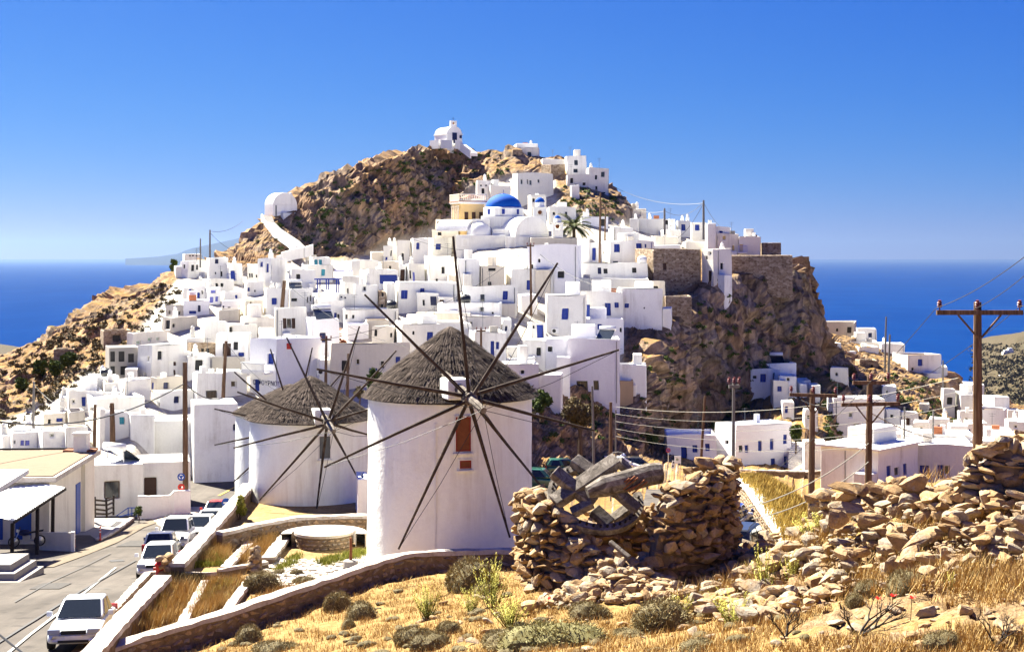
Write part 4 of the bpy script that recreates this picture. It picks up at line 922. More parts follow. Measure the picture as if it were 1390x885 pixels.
ys = np.concatenate([np.arange(30, 110, 1.6), np.arange(110, 132, 3)]); V = []; Fc = []; nx = 44
for Y in ys:
    for i in range(nx + 1):
        px = -420 + 900 * i / nx; V.append(((px - CX) / F * Y, Y, ZR(Y)))
V = np.array(V); V[:, 2] += .03 * fbm(V, 5, 3); i_ = np.arange(len(ys) * (nx + 1)).reshape(len(ys), nx + 1)
tag(mobj('road', np_mesh('road', V, np.stack([i_[:-1, :-1], i_[:-1, 1:], i_[1:, 1:], i_[1:, :-1]], -1).reshape(-1, 4), M['asphalt'])), 'sloping sunlit asphalt road at the lower left', kind='structure')
ROAD = bpy.data.objects['road']
def strip(name, pts, wd, mat, z=.045):
    m = MB(); p = [road_pt(*q) + Vector((0, 0, z)) for q in pts]
    for i, (a, b) in enumerate(zip(p[:-1], p[1:])):
        n = max(2, int((b - a).length / 1.2))
        for k in range(n):
            c = a + (b - a) * k / n; d = a + (b - a) * (k + 1) / n; s_ = Vector((b.y - a.y, a.x - b.x, 0)).normalized() * wd / 2; m.quad(c - s_, c + s_, d + s_, d - s_)
    m.build(name, M[mat], ROAD)
strip('lane_line', [(-10, 905), (40, 863), (100, 817), (157, 771)], .12, 'linepaint')
strip('tar_seam', [(-20, 885), (40, 847), (110, 803), (185, 761)], .10, 'tar', .05)
strip('patch', [(149, 762), (168, 761)], .5, 'tar', .04)
strip('patch', [(60, 800), (78, 792)], 1.3, 'patchtar', .038); strip('patch', [(176, 742), (196, 734)], 1.6, 'patchtar', .036); strip('tar_seam', [(20, 818), (70, 790), (110, 772), (150, 752)], .07, 'tar', .05); strip('tar_seam', [(110, 803), (118, 800), (150, 800)], .06, 'tar', .048); strip('road_dust', [(108, 889), (150, 845), (190, 806)], .7, 'soil', .034); strip('road_dust', [(60, 770), (110, 752), (150, 736), (186, 716), (215, 706)], .9, 'dustlight', .034)
strip('yellow_line', [(236, 700), (262, 692)], .14, 'yellowpaint'); strip('yellow_line', [(297, 673), (318, 662), (326, 657)], .2, 'yellowpaint')

# ---- terrace platform
def ZT(Y): return -11.4 - .02 * (Y - 50)
def T(px, py, h=0.0):
    s_ = (py - HY) / F; Y = (10.4 - h) / (s_ - .02); return Vector(((px - CX) / F * Y, Y, ZT(Y) + h))
edge = [(112, 893), (160, 847), (205, 802), (224, 785), (238, 768), (300, 700), (332, 672), (345, 660)]
back = [(420, 655), (520, 655), (640, 668), (735, 700)]
front = [(735, 775), (640, 778), (545, 783), (490, 798), (420, 822), (300, 865), (190, 893)]
poly = [T(*p) for p in edge + back] + [T(px, 0) if False else P(px, py, 0) if False else None for px, py in []]
fy = [(735, 52), (640, 51.5), (545, 50.8), (490, 49.7), (420, 47.6), (300, 44.6), (190, 42.6), (112, 41)]
poly += [Vector(((px - CX) / F * Y, Y, ZT(Y))) for px, Y in fy]
m = MB(); n = len(poly); m.v = [tuple(p) for p in poly] + [(p.x, p.y, p.z - 5) for p in poly]
m.f = [tuple(range(n))] + [(i, i + n, (i + 1) % n + n, (i + 1) % n) for i in range(n)]
tag(m.build('terrace', M['soil']), 'earthen terrace platform carrying the windmills', kind='structure')

# ---- rock library
def rock_mesh(name, seed, sub=2, flat=.75, ang=.5, mat=None):
    rg = random.Random(seed); bm = bmesh.new(); pts = []
    for i in range(15):
        v = Vector((rg.gauss(0, 1), rg.gauss(0, 1), rg.gauss(0, 1))).normalized(); v *= .8 + .35 * rg.random(); pts.append(bm.verts.new((v.x * (.8 + .4 * rg.random()), v.y * (.7 + .3 * rg.random()), v.z * flat)))
    r_ = bmesh.ops.convex_hull(bm, input=pts); bmesh.ops.delete(bm, geom=list({g for g in r_['geom_interior'] + r_['geom_unused'] if isinstance(g, bmesh.types.BMVert)}), context='VERTS')
    if sub:
        bmesh.ops.subdivide_edges(bm, edges=bm.edges, cuts=sub, use_grid_fill=True, smooth=.12)
        bm.normal_update()
        p = np.array([v.co[:] for v in bm.verts]) + seed * 3.1; d = fbm(p, .55, 4, True) * .11 + fbm(p, 1.1, 2) * .06
        for v, q in zip(bm.verts, d): v.co += v.normal * float(q)
    bmesh.ops.triangulate(bm, faces=bm.faces); me = bpy.data.meshes.new(name); bm.to_mesh(me); bm.free()
    if mat: me.materials.append(mat)
    return me
def rockmat(name, cols):
    m, t, b = nodes(name, .92, .15); v = pos(t); n = noise(t, v, 2.2, 6, .7, .3); n2 = noise(t, v, 14, 5, .7); r_ = objrand(t)
    c = ramp(t, mix(t, .45, n, r_), [(.15, cols[0]), (.33, cols[1]), (.45, tuple(c * .62 for c in cols[3])), (.56, cols[2]), (.7, cols[1]), (.88, cols[3])])
    c = mix(t, .55, c, ramp(t, n2, [(.32, .45), (.6, 1.15)]), 'MULTIPLY'); li = noise(t, v, 7, 3, .5)
    c = mix(t, ramp(t, li, [(.62, 0), (.72, .5)]), c, (.30, .30, .28)); setc(t, b, c); bump(t, b, mix(t, .5, n, n2), .9, .05); M[name] = m
rockmat('rock', ((.13, .075, .034), (.28, .175, .082), (.39, .27, .15), (.42, .355, .275)))
rockmat('wallrock', ((.12, .075, .045), (.24, .155, .085), (.36, .25, .15), (.40, .34, .27)))
SMALL = [rock_mesh('stone', 100 + i, 0, .62, mat=M['wallrock']) for i in range(14)]
MED = [rock_mesh('stone', 200 + i, 2, .88, mat=M['rock']) for i in range(14)]
FLATS = [rock_mesh('stone', 300 + i, 2, .38, mat=M['rock']) for i in range(8)]
def stone(me, parent, p, s, rot=None, sc=None, name='stone'):
    o = mobj(name, me, parent, p, rot or (random.random() * .6 - .3, random.random() * .6 - .3, random.random() * 6.28))
    o.scale = sc or (s * (.8 + .4 * random.random()), s * (.7 + .3 * random.random()), s * (.7 + .4 * random.random())); return o

# ---- walls of the terrace: rubble stones in mortar under a whitewashed cap
def rubble_wall(label, pts, th, base, cap=.10, capw=.12, nst=0, side=-1, capmat='caplime', smin=.10, smax=.2):
    """pts: top line of the cap; base: how far the wall goes down below it"""
    o = empty('stone_wall', pts[0], label, 'wall'); q = [p - pts[0] for p in pts]; core = MB(); cp = MB(); dirs = []
    nrm = []
    for i in range(len(q)):
        d = q[min(i + 1, len(q) - 1)] - q[max(i - 1, 0)]; nrm.append(Vector((d.y, -d.x, 0)).normalized())
    rings = []
    for p, n_ in zip(q, nrm): rings.append([p + n_ * th / 2 - Vector((0, 0, base)), p - n_ * th / 2 - Vector((0, 0, base)), p - n_ * th / 2 - Vector((0, 0, cap)), p + n_ * th / 2 - Vector((0, 0, cap))])
    def loft(mb, rings):
        b = len(mb.v)
        for r_ in rings: mb.v += [tuple(v) for v in r_]
        k = len(rings[0])
        for i in range(len(rings) - 1):
            for j in range(k): mb.f.append((b + i * k + j, b + i * k + (j + 1) % k, b + (i + 1) * k + (j + 1) % k, b + (i + 1) * k + j))
        mb.f.append(tuple(b + j for j in range(k))[::-1]); mb.f.append(tuple(b + (len(rings) - 1) * k + j for j in range(k)))
    loft(core, rings); core.build('core', M['mortar'], o)
    # finely divided cap with a hand-plastered edge
    fine = []; L = 0
    for i in range(len(q) - 1):
        n = max(2, int((q[i + 1] - q[i]).length / .35))
        for k in range(n): fine.append((q[i].lerp(q[i + 1], k / n), nrm[i].lerp(nrm[i + 1], k / n).normalized()))
    fine.append((q[-1], nrm[-1])); rr = []
    for p, n_ in fine:
        j = [random.uniform(-.025, .025) for _ in range(6)]; w2 = th / 2 + capw
        rr.append([p + n_ * (w2 + j[0]) - Vector((0, 0, cap + .01 - j[4])), p - n_ * (w2 + j[1]) - Vector((0, 0, cap + .01)), p - n_ * (w2 + j[1] - .03) + Vector((0, 0, j[2])), p + n_ * (w2 + j[0] - .03) + Vector((0, 0, j[3]))])
    loft(cp, rr); cp.build('cap', M[capmat], o)
    if nst:
        tot = sum((b - a).length for a, b in zip(q[:-1], q[1:])); hgt = base - cap
        rowh = (smin + smax) * .68; rows = max(1, int(hgt / rowh)); per = max(1, nst // rows); 
        for r_ in range(rows):
            s_ = 0.0
            while s_ < tot:
                w_ = random.uniform(smin, smax) * 1.35; u = s_ + w_; s_ += w_ * 1.75
                acc = 0
                for i in range(len(q) - 1):
                    l_ = (q[i + 1] - q[i]).length
                    if u <= acc + l_ or i == len(q) - 2:
                        t_ = min(1, (u - acc) / l_); p = q[i].lerp(q[i + 1], t_); n_ = nrm[i]; break
                    acc += l_
                ang = math.atan2(n_.y, n_.x) - math.pi / 2
                z = -cap - .02 - rowh * (r_ + .5) + random.uniform(-.02, .02)
                stone(random.choice(SMALL), o, p + n_ * side * (th / 2 - .03) + Vector((0, 0, z)), w_, (random.uniform(-.25, .25), random.uniform(-.3, .3), ang), (w_, .10 + random.random() * .05, rowh * .62 * random.uniform(.8, 1.2)))
    return o
def caplime():
    m, t, b = nodes('caplime', .9, .15); v = pos(t); n = noise(t, v, 1.3, 6, .72); n2 = noise(t, v, 9, 4, .7)
    c = ramp(t, mix(t, .35, n, n2), [(.30, (.20, .155, .12)), (.45, (.38, .325, .275)), (.62, (.52, .47, .42))]); setc(t, b, c); bump(t, b, n2, .6, .03); M['caplime'] = m
    m, t, b = nodes('mortar', .95, .1); v = pos(t); n = noise(t, v, 3, 5, .7); setc(t, b, ramp(t, n, [(.3, (.10, .07, .045)), (.7, (.24, .175, .12))])); bump(t, b, n, .8, .05); M['mortar'] = m
caplime()
W1 = [(118, 889, 41.4), (190, 862, 42.5), (300, 831, 44.5), (420, 791, 47.4), (490, 768, 49.4), (530, 755, 50.4), (560, 749, 50.9), (620, 746, 51.2), (705, 744, 51.0)]
rubble_wall('long curving rubble wall with a lime cap below the front windmill', [P(*p) for p in W1], .42, 1.55, .12, .05, 300, 1, smin=.11, smax=.22)
rubble_wall('lime capped parapet running up beside the parked silver car', [T(119, 890, .55), T(160, 843, .6), T(205, 797, .6), T(221, 781, .6)], .5, 2.6, .14, .06, 0)
rubble_wall('lime capped parapet running up beside the row of parked cars', [T(240, 764, .6), T(270, 733, .6), T(300, 700, .65), T(318, 680, .7), T(332, 664, .7), T(337, 655, .7)], .5, 2.8, .14, .06, 0)
rubble_wall('back wall of the planted terrace before the middle windmill', [T(298, 722, .7), T(330, 714, .8), T(365, 707, .8), T(400, 701, .8), T(450, 699, .8), T(505, 698, .8)], .4, .95, .12, .05, 130, 1, smin=.1, smax=.2)
def low_strip(label, a, b, wd, h=.22):
    rubble_wall(label, [T(*a, h), T(*b, h)], wd * .8, h + .3, .08, wd * .1)
low_strip('white edging strip between the two upper planting beds', (305, 769), (347, 727), .42)
low_strip('broad white edging strip left of the round stone bench', (364, 756), (397, 714), .55, .3)
low_strip('low white edging across the beds beside the white hatchback', (231, 777), (294, 776), .25)
low_strip('white edging strip between the two lower planting beds', (246, 845), (279, 787), .34)
low_strip('white edging strip ending at the stone cairn', (309, 824), (341, 782), .36)
low_strip('low white edging in front of the dry grass bed', (297, 772), (362, 761), .3, .28)
rubble_wall('short rusty brown entrance wall behind the silver car', [road_pt(150, 862) + Vector((0, 0, .8)), road_pt(190, 812) + Vector((0, 0, .75)), road_pt(200, 802) + Vector((0, 0, .8)), road_pt(228, 800) + Vector((0, 0, .85))], .3, 2.4, .1, .03, 0)

# round stone bench
ro = empty('round_stone_bench', T(440, 741), 'round rubble bench with a white top beside the front windmill', 'bench')
b = MB(); b.lathe([(1.12, -.2), (1.12, .5)], 32); b.build('core', M['mortar'], ro); b = MB(); b.lathe([(1.16, .5), (1.2, .52), (1.2, .62), (.8, .64), (.0, .66)], 32); b.build('seat', M['caplime'], ro)
for r_ in range(3):
    for k in range(26):
        a = 2 * math.pi * (k + r_ * .5) / 26
        if math.sin(a) < .5: stone(SMALL[k % 14], ro, (1.1 * math.cos(a), 1.1 * math.sin(a), .08 + r_ * .16), .14, (random.uniform(-.3, .3), 0, a + math.pi / 2), (.14, .08, .09))
ring = MB(); ring.lathe([(1.7, -.2), (1.7, .55), (1.3, .55), (1.3, -.2)], 30, a0=R(-10), a1=R(190)); ring.build('outer_ring', M['caplime'], ro)
# flagstones of the patio
pt = empty('patio', T(440, 775), 'pale flagstone patio at the foot of the front windmill', None); pt['kind'] = 'structure'
pb = [(372, 757), (420, 760), (500, 750), (520, 778), (470, 782), (420, 792), (372, 800), (352, 792), (358, 770)]
pz = [T(*q, .03) - pt.location for q in pb]; m = MB(); m.v = [tuple(v) for v in pz]; m.f = [tuple(range(len(pz)))]; m.build('bedding', M['caplime'], pt)
flags = [MB() for _ in range(8)]; fme = []
for i, f_ in enumerate(flags):
    rg = random.Random(i); nn = rg.choice([5, 6, 7]); r_ = [(.21 * rg.uniform(.82, 1.1) * math.cos(2 * math.pi * k / nn + rg.uniform(-.2, .2)), .21 * rg.uniform(.82, 1.1) * math.sin(2 * math.pi * k / nn + rg.uniform(-.2, .2))) for k in range(nn)]
    f_.v = [(x, y, 0) for x, y in r_] + [(x * .93, y * .93, .035) for x, y in r_]; f_.f = [tuple(range(nn, 2 * nn))] + [(k, (k + 1) % nn, (k + 1) % nn + nn, k + nn) for k in range(nn)]; fme.append(f_.mesh('flagstone', M['flag']))
pxa = np.array([[v.x, v.y] for v in pz])
for i in range(22):
    for j in range(26):
        x = -3.2 + i * .43 + (j % 2) * .2 + random.uniform(-.05, .05); y = -4.2 + j * .385 + random.uniform(-.05, .05)
        if in_poly(np.array([x]), np.array([y]), [tuple(v) for v in pxa])[0]:
            mobj('flagstone', fme[(i * 7 + j * 3) % 8], pt, (x, y, .035 - .02 * y), (0, 0, random.random() * 6.28))
# cairn and post
ca = empty('cairn', T(346, 778), 'stacked stone cairn at the corner of the planting beds', 'cairn')
for i in range(22): a = i * 2.4; r_ = .22 * (1 - i / 40); stone(MED[i % 14], ca, (r_ * math.cos(a), r_ * math.sin(a), .06 + i * .042), .16 - i * .002)
po = empty('mooring_post', T(476, 772), 'rusty iron post on a round stone base near the front windmill', 'post')
b = MB(); b.lathe([(.26, 0), (.28, .1), (.27, .3), (.2, .34), (.0, .34)], 16); b.build('base', M['concrete'], po); b = MB(); b.tube([(0, 0, .3), (.01, 0, .7), (.0, 0, 1.15)], [.06, .05, .045], 8); b.build('post', M['rust'], po)
hy = empty('hydrant', T(216, 787, .0), 'red painted hydrant beside the white hatchback', 'hydrant')
b = MB(); b.lathe([(.15, 0), (.15, .1), (.12, .12), (.12, .5), (.16, .52), (.16, .58), (.12, .62), (.05, .7), (0, .72)], 14); b.build('body', M['redpaint'], hy, smooth=True)
for s_ in (-1, 1): MB().tube([(s_ * .1, 0, .4), (s_ * .2, 0, .4)], .06, 8).build('outlet', M['redpaint'], hy)
gp = empty('gate_pillar', T(224, 786), 'squat stone gate pillar beside the entrance wall', 'pillar')
for i in range(14): a = i * 2.4; stone(MED[i % 14], gp, (.15 * math.cos(a), .15 * math.sin(a), .1 + i * .055), .2)

# ---- windmills
def thatch_mat():
    m, t, b = nodes('thatch', .95, .08); v = pos(t, (7, 7, 1.2)); n = noise(t, v, 1.6, 5, .7); n2 = noise(t, pos(t), .9, 4, .6); r_ = t.nodes.new('ShaderNodeAttribute'); r_.attribute_name = 'tone'
    c = ramp(t, mix(t, .5, n, r_.outputs['Fac']), [(.2, (.024, .017, .014)), (.45, (.082, .062, .052)), (.62, (.155, .122, .104)), (.85, (.29, .24, .205))])
    c = mix(t, .45, c, ramp(t, n2, [(.35, .6), (.65, 1.2)]), 'MULTIPLY'); setc(t, b, c); bump(t, b, n, 1.0, .05); M['thatch'] = m
    m, t, b = nodes('spar', .85, .15); n = noise(t, pos(t, (1, 1, 1)), 3, 5, .7); setc(t, b, ramp(t, n, [(.3, (.022, .015, .011)), (.55, (.055, .038, .028)), (.75, (.13, .10, .078))])); bump(t, b, n, .6, .02); M['spar'] = m
    m, t, b = nodes('greywood', .9, .12); v = pos(t); wv = noise(t, pos(t, (1, 1, 1)), 2.5, 6, .75, 1.5); setc(t, b, ramp(t, wv, [(.3, (.03, .024, .019)), (.48, (.125, .105, .088)), (.68, (.30, .262, .222))])); bump(t, b, wv, 1.0, .03); M['greywood'] = m
thatch_mat(); plain('wire', (.03, .03, .032), .5); plain('wirelight', (.30, .28, .22), .5)
def thatch(o, r0, z0, H, cx=0, cy=0, seed=1, layers=9):
    rg = random.Random(seed); V = []; Fa = []; tone = []
    def rad(u): return r0 * (1 - u) ** 1.0 * (1 + .08 * math.sin(u * math.pi)) + .03
    base = MB(); base.lathe([(rad(k / 12) - .05, z0 + H * k / 12) for k in range(12)] + [(.02, z0 + H)], 40)
    nb = len(base.v); V += base.v; Fa += base.f; tone += [.3] * nb
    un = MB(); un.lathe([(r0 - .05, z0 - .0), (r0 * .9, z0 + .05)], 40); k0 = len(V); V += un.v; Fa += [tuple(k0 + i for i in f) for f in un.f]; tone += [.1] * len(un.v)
    for L in range(layers):
        u0 = L / layers; n = int(430 * (1 - u0 * .85)); 
        for k in range(n):
            for rep in range(2):
                a = 2 * math.pi * (k + rg.random()) / n; us = max(0, u0 - .03 + rg.uniform(-.035, .05)); ue = min(.995, u0 + 1.9 / layers + rg.uniform(-.03, .03)); tw = rg.uniform(-.05, .05)
                lift = .03 + .03 * rg.random(); hw = rg.uniform(.008, .024); tn = rg.random() ** 1.3; b = len(V)
                hum = .07 * math.sin(a * 3 + seed) + .05 * math.sin(a * 7 + L)
                for (u, aa, lf) in ((us, a, lift + .05), (ue, a + tw * (1 - ue), lift * .2)):
                    r_ = rad(u) + lf + hum * (1 - u); z = z0 + H * u + lf * .6; da = hw / max(.15, r_)
                    V.append((r_ * math.cos(aa - da), r_ * math.sin(aa - da), z)); V.append((r_ * math.cos(aa + da), r_ * math.sin(aa + da), z))
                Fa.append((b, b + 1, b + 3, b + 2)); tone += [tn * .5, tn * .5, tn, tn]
    me = bpy.data.meshes.new('thatch_roof'); me.from_pydata(V, [], Fa); me.update(); me.materials.append(M['thatch'])
    at = me.attributes.new('tone', 'FLOAT', 'POINT'); at.data.foreach_set('value', np.array(tone, np.float32))
    r_ = mobj('thatch_roof', me, o); return r_
def mill(label, px, Y, r, py_base, py_eave, py_apex, hub, hubY, ax, tips, wins, seed, pole=None):
    o = empty('windmill', ((px - CX) / F * Y, Y, (HY - py_base) / F * Y), label, 'windmill', 'thatched windmills with bare spars'); L = o.location
    ze = (HY - py_eave) / F * (Y - r) - L.z; H = (HY - py_apex) / F * Y - L.z - ze
    n = 72; rows = 22; V = []; 
    for i in range(rows + 1):
        z = -1.6 + (ze + .03 + 1.6) * i / rows
        for k in range(n): a = 2 * math.pi * k / n; rr = r * (1.015 - .02 * i / rows); V.append((rr * math.cos(a), rr * math.sin(a), z))
    V = np.array(V); d = .05 * fbm(V + seed * 9, 1.3, 4); V[:, :2] *= (1 + d / r)[:, None]
    i_ = np.arange((rows + 1) * n).reshape(rows + 1, n); f = np.stack([i_[:-1], np.roll(i_[:-1], -1, 1), np.roll(i_[1:], -1, 1), i_[1:]], -1).reshape(-1, 4)
    mobj('wall', np_mesh('wall', V, f, M['millwhite']), o)
    thatch(o, r + .16, ze, H, seed=seed)
    for (wx, wy, ww, wh, mt, nm) in wins:            # openings framed and set into the wall
        k = (Y - r) / F; cx = (wx - px) * k * (1 + .0); a = math.asin(max(-.95, min(.95, (wx - CX) / F * (Y - r * .9) / r - L.x / r))); yy = -r * math.cos(a)
        g = empty_part = MB(); hw = ww * k / 2; hh = wh * k / 2; zc = (HY - wy) / F * (Y - r * math.cos(a)) - L.z; t_ = .05
        g.box(-hw - .05, -hw, -.06, .2, -hh - .05, hh + .05).box(hw, hw + .05, -.06, .2, -hh - .05, hh + .05).box(-hw, hw, -.06, .2, hh, hh + .05).box(-hw - .09, hw + .09, -.12, .2, -hh - .11, -hh - .052)
        w_ = g.build('window', M['white'], o, (r * math.sin(a) * 1.0, yy * 1.0, zc), (0, 0, a))
        MB().box(-hw, -hw + t_, -.03, .2, -hh, hh).box(hw - t_, hw, -.03, .2, -hh, hh).box(-hw + t_, hw - t_, -.03, .2, hh - t_, hh).box(-hw + t_, hw - t_, -.03, .2, -hh, -hh + t_).build('window_frame', M[mt], w_)
        MB().box(-hw + t_, hw - t_, -.01, .2, -hh + t_, hh - t_).build('shutter', M['rust' if mt == 'red' else mt], w_)
    hb = P(hub[0], hub[1], hubY) - L; ax = Vector(ax).normalized()
    b = MB(); b.tube([hb - ax * 3.2, hb - ax * .5, hb + ax * .2, hb + ax * 1.5], [.20, .19, .17, .11], 10); b.build('axle', M['greywood'], o)
    b = MB(); 
    for s_ in (-.18, .0, .17): b.tube([hb + ax * (s_ - .05), hb + ax * (s_ + .05)], .25, 10)
    b.build('hub', M['greywood'], o)
    hd = MB(); q = hb - ax * 1.15; hd.box(-.42, .42, -.1, .9, -.4, .34); hd.build('dormer', M['millwhite'], o, q, (0, 0, math.atan2(ax.x, -ax.y)), bevel=.05)
    ends = []; tipp = hb + ax * 1.45
    for i, (tx, ty) in enumerate(tips):
        dr = Vector(((tx - CX) / F, 1, (HY - ty) / F)); t_ = (hb + L).dot(ax) / dr.dot(ax); e = dr * t_ - L; ends.append(e)
        off = ax * ((i % 3 - 1) * .16); m_ = hb.lerp(e, .5) + off * .5 + Vector((0, 0, random.uniform(-.03, .03)))
        b = MB(); dd = (e - hb).normalized(); b.tube([hb - dd * .2 + off, hb.lerp(e, .25) + off * .8, m_, e], [.072, .068, .054, .036], 8); b.build('spar', M['spar'], o)
    for i, e in enumerate(ends):
        b = MB(); b.tube([tipp, tipp.lerp(e, .5) + Vector((0, 0, -.12)), e], .011, 5); b.build('rigging', M['wire'], o)
    return o, ends, hb
m1, e1, h1 = mill('large front windmill with red shuttered window', 611, 56.2, 3.13, 772, 549, 443, (637, 540), 51.6, (.35, -.9, -.2),
     [(495, 400), (615, 321), (757, 357), (840, 475), (806, 584), (738, 664), (692, 729), (541, 745), (440, 634), (430, 501)],
     [(629, 589, 21, 47, 'red', 0), (632, 630, 16, 11, 'red', 0)], 3)
m2, e2, h2 = mill('middle windmill with brown thatch left of the front mill', 421, 73, 2.96, 716, 577, 510, (445, 574), 68.9, (.3, -.93, -.15),
     [(389, 458), (488, 443), (538, 476), (520, 550), (508, 592), (487, 651), (429, 697), (352, 679), (317, 608), (322, 532)],
     [(441, 607, 15, 30, 'grate', 0)], 5)
m3, e3, h3 = mill('hindmost windmill half hidden behind the middle mill', 394, 87, 3.2, 692, 568, 521, (400, 578), 82.6, (.3, -.93, -.15),
     [(367, 474), (424, 472), (470, 500), (318, 505), (291, 555), (291, 604), (317, 654), (365, 690), (480, 640), (470, 575)], [], 8)
b = MB(); b.box(-.03, .03, -.03, .03, 0, 5.0); b.build('drain_pipe', M['whitepaint'], m1, (-.40, -3.13, .9))
house(483, 501, 652, 712, 'lavender', 'small lavender-shaded white hut between the two front mills', Y=67, d=3, ch=0, sink=.8, y=2, group=None)

# ---- left-hand buildings
house(122, 192, 632, 708, 'white', 'long white roadside house with a brown framed window', 'r152,665,21,24', Y=104, y=0, d=17, ch=0, par=.12, group=None, rnd=False)
house(190, 257, 628, 704, 'white', 'recessed wing of the roadside house with a brown door', 'N204,664,17,32', Y=106.5, y=0, d=15, ch=0, par=.12, group=None, rnd=False)
yw = rubble_wall('low white yard wall stepping up before the brown door', [P(187, 673, 103), P(230, 672, 103.5), P(236, 666, 103.5), P(258, 665, 104)], .3, 1.9, .08, .02, 0, capmat='white')
for c_ in yw.children: c_.data.materials.clear(); c_.data.materials.append(M['white'])
house(206, 262, 571, 640, 'white', 'flat white wall house behind the roadside house roof', '', Y=124, y=0, d=6, ch=0, group=None, rnd=False)
house(259, 322, 549, 668, 'white', 'tall blank white wall house beside the road bend', 'n318,580,3,9', Y=120, y=3, d=9, ch=0, par=.15, group=None, rnd=False)
# brown roofed building
zt = -12.5; Nn = Vector(((76 - CX) / F * 84, 84, zt)); Ff = Vector(((137 - CX) / F * 96, 96, zt)); dl = Vector((-10, .6, 0)); 
br = empty('brown_roofed_building', Nn, 'flat brown roofed building with a blue door behind the carport', 'building'); dv = Ff - Nn; nv = Vector((-dv.y, dv.x, 0)).normalized()
def slab4(mb, a, b, c, d, th): mb.hexa([a - th, b - th, c - th, d - th, a, b, c, d])
m = MB(); slab4(m, Vector((0, 0, 0)), dv, dv + nv * 12, nv * 12, Vector((0, 0, .28))); m.build('roof', M['caplime'], br)
m = MB(); u = dv.normalized(); c0 = u * .25 + nv * .25; slab4(m, c0 + Vector((0, 0, .05)), dv - u * .25 + nv * .25 + Vector((0, 0, .05)), dv - u * .25 + nv * 11.7 + Vector((0, 0, .05)), u * .25 + nv * 11.7 + Vector((0, 0, .05)), Vector((0, 0, .047))); m.build('roof_screed', M['rooftan'], br)
m = MB(); i0 = u * .5 + nv * .5; i1 = dv - u * .6 + nv * .5; slab4(m, i0 - Vector((0, 0, .283)), i1 - Vector((0, 0, .283)), i1 + nv * 11 - Vector((0, 0, .283)), i0 + nv * 11 - Vector((0, 0, .283)), Vector((0, 0, 5))); m.build('wall', M['cream'], br)
m = MB(); a = i0.lerp(i1, .66) - nv * .03; m.bar(a + Vector((0, 0, -2.8)), a + Vector((0, 0, -.5)), 1.0, .06, nv); dr_ = MB(); e_ = (i1 - i0).normalized()
a0 = i0.lerp(i1, .60) - nv * .06; a1 = i0.lerp(i1, .70) - nv * .06; dr_.hexa([a0 - Vector((0, 0, 4.6)), a1 - Vector((0, 0, 4.6)), a1 + nv * .1 - Vector((0, 0, 4.6)), a0 + nv * .1 - Vector((0, 0, 4.6)), a0 - Vector((0, 0, 1.5)), a1 - Vector((0, 0, 1.5)), a1 + nv * .1 - Vector((0, 0, 1.5)), a0 + nv * .1 - Vector((0, 0, 1.5))]); dr_.build('door', M['bluepaint'], br)
a0 = i0.lerp(i1, .74) - nv * .25; a1 = i0.lerp(i1, .985) - nv * .25; q = MB(); q.hexa([a0 - Vector((0, 0, 5)), a1 - Vector((0, 0, 5)), a1 + nv * .24 - Vector((0, 0, 5)), a0 + nv * .24 - Vector((0, 0, 5)), a0 - Vector((0, 0, .285)), a1 - Vector((0, 0, .285)), a1 + nv * .24 - Vector((0, 0, .285)), a0 + nv * .24 - Vector((0, 0, .285))]); q.build('pilaster', M['cream'], br)
q = MB(); q.box(-.42, .42, -.42, .42, 0, 1.1).box(-.5, .5, -.5, .5, 1.103, 1.2); q.build('chimney', M['white'], br, dv - u * 1.0 + nv * 1.0 + Vector((0, 0, .06))); 
q = MB(); q.box(-1.1, .9, -.5, .5, 0, .1); q.build('chimney_base', M['rust'], br, dv - u * .9 + nv * 1.0 + Vector((0, 0, .052)))
q = MB(); q.bar(dv + nv * .2 + Vector((0, 0, .1)), dv + nv * 12 + Vector((0, 0, .1)), .15, .12); q.build('roof_edge', M['dark'], br)
fl = i0 + Vector((0, 0, 0)); 
for k_b, (w0, w1) in enumerate(((1.0, 1.9), (2.6, 3.2), (4.2, 5.4))):
    q = MB(); a0 = i0 + nv * w0 - u * .05; a1 = i0 + nv * w1 - u * .05; q.hexa([a0 - Vector((0, 0, 3.6)), a1 - Vector((0, 0, 3.6)), a1 + u * .1 - Vector((0, 0, 3.6)), a0 + u * .1 - Vector((0, 0, 3.6)), a0 - Vector((0, 0, 1.4)), a1 - Vector((0, 0, 1.4)), a1 + u * .1 - Vector((0, 0, 1.4)), a0 + u * .1 - Vector((0, 0, 1.4))]); q.build('window', M['bluepaint'], br)
# white canopy slab and corrugated carport
cs = empty('canopy', P(39, 640, 76), 'flat white canopy slab left above the carport', 'canopy'); A = [P(39, 637, 78), P(-60, 637, 78), P(-60, 690, 70), P(0, 661, 71.5)]
m = MB(); slab4(m, *[p - cs.location for p in A], Vector((0, 0, .22))); m.build('slab', M['white'], cs)
cp = empty('carport', P(16, 756, 77), 'open carport with white corrugated roof and dark posts', 'carport'); cA = [P(19, 706, 76.2), P(89, 661, 83), P(38, 652, 85.5), P(-50, 690, 79)]
m = MB(); nA = 46; la = [p - cp.location for p in cA]; a_, b_, c_, d_ = la; N = ((b_ - a_).cross(d_ - a_)).normalized()
for k in range(nA + 1):
    t_ = k / nA; w_ = .035 * (1 if k % 2 else -1); m.v += [tuple(a_.lerp(b_, t_) + N * w_), tuple(d_.lerp(c_, t_) + N * w_), tuple(a_.lerp(b_, t_) + N * (w_ - .02)), tuple(d_.lerp(c_, t_) + N * (w_ - .02))]
    if k: j = 4 * k; m.f += [(j - 4, j, j + 1, j - 3), (j - 2, j - 1, j + 3, j + 2), (j - 4, j - 2, j + 2, j)]
m.build('corrugated_roof', M['whitepaint'], cp)
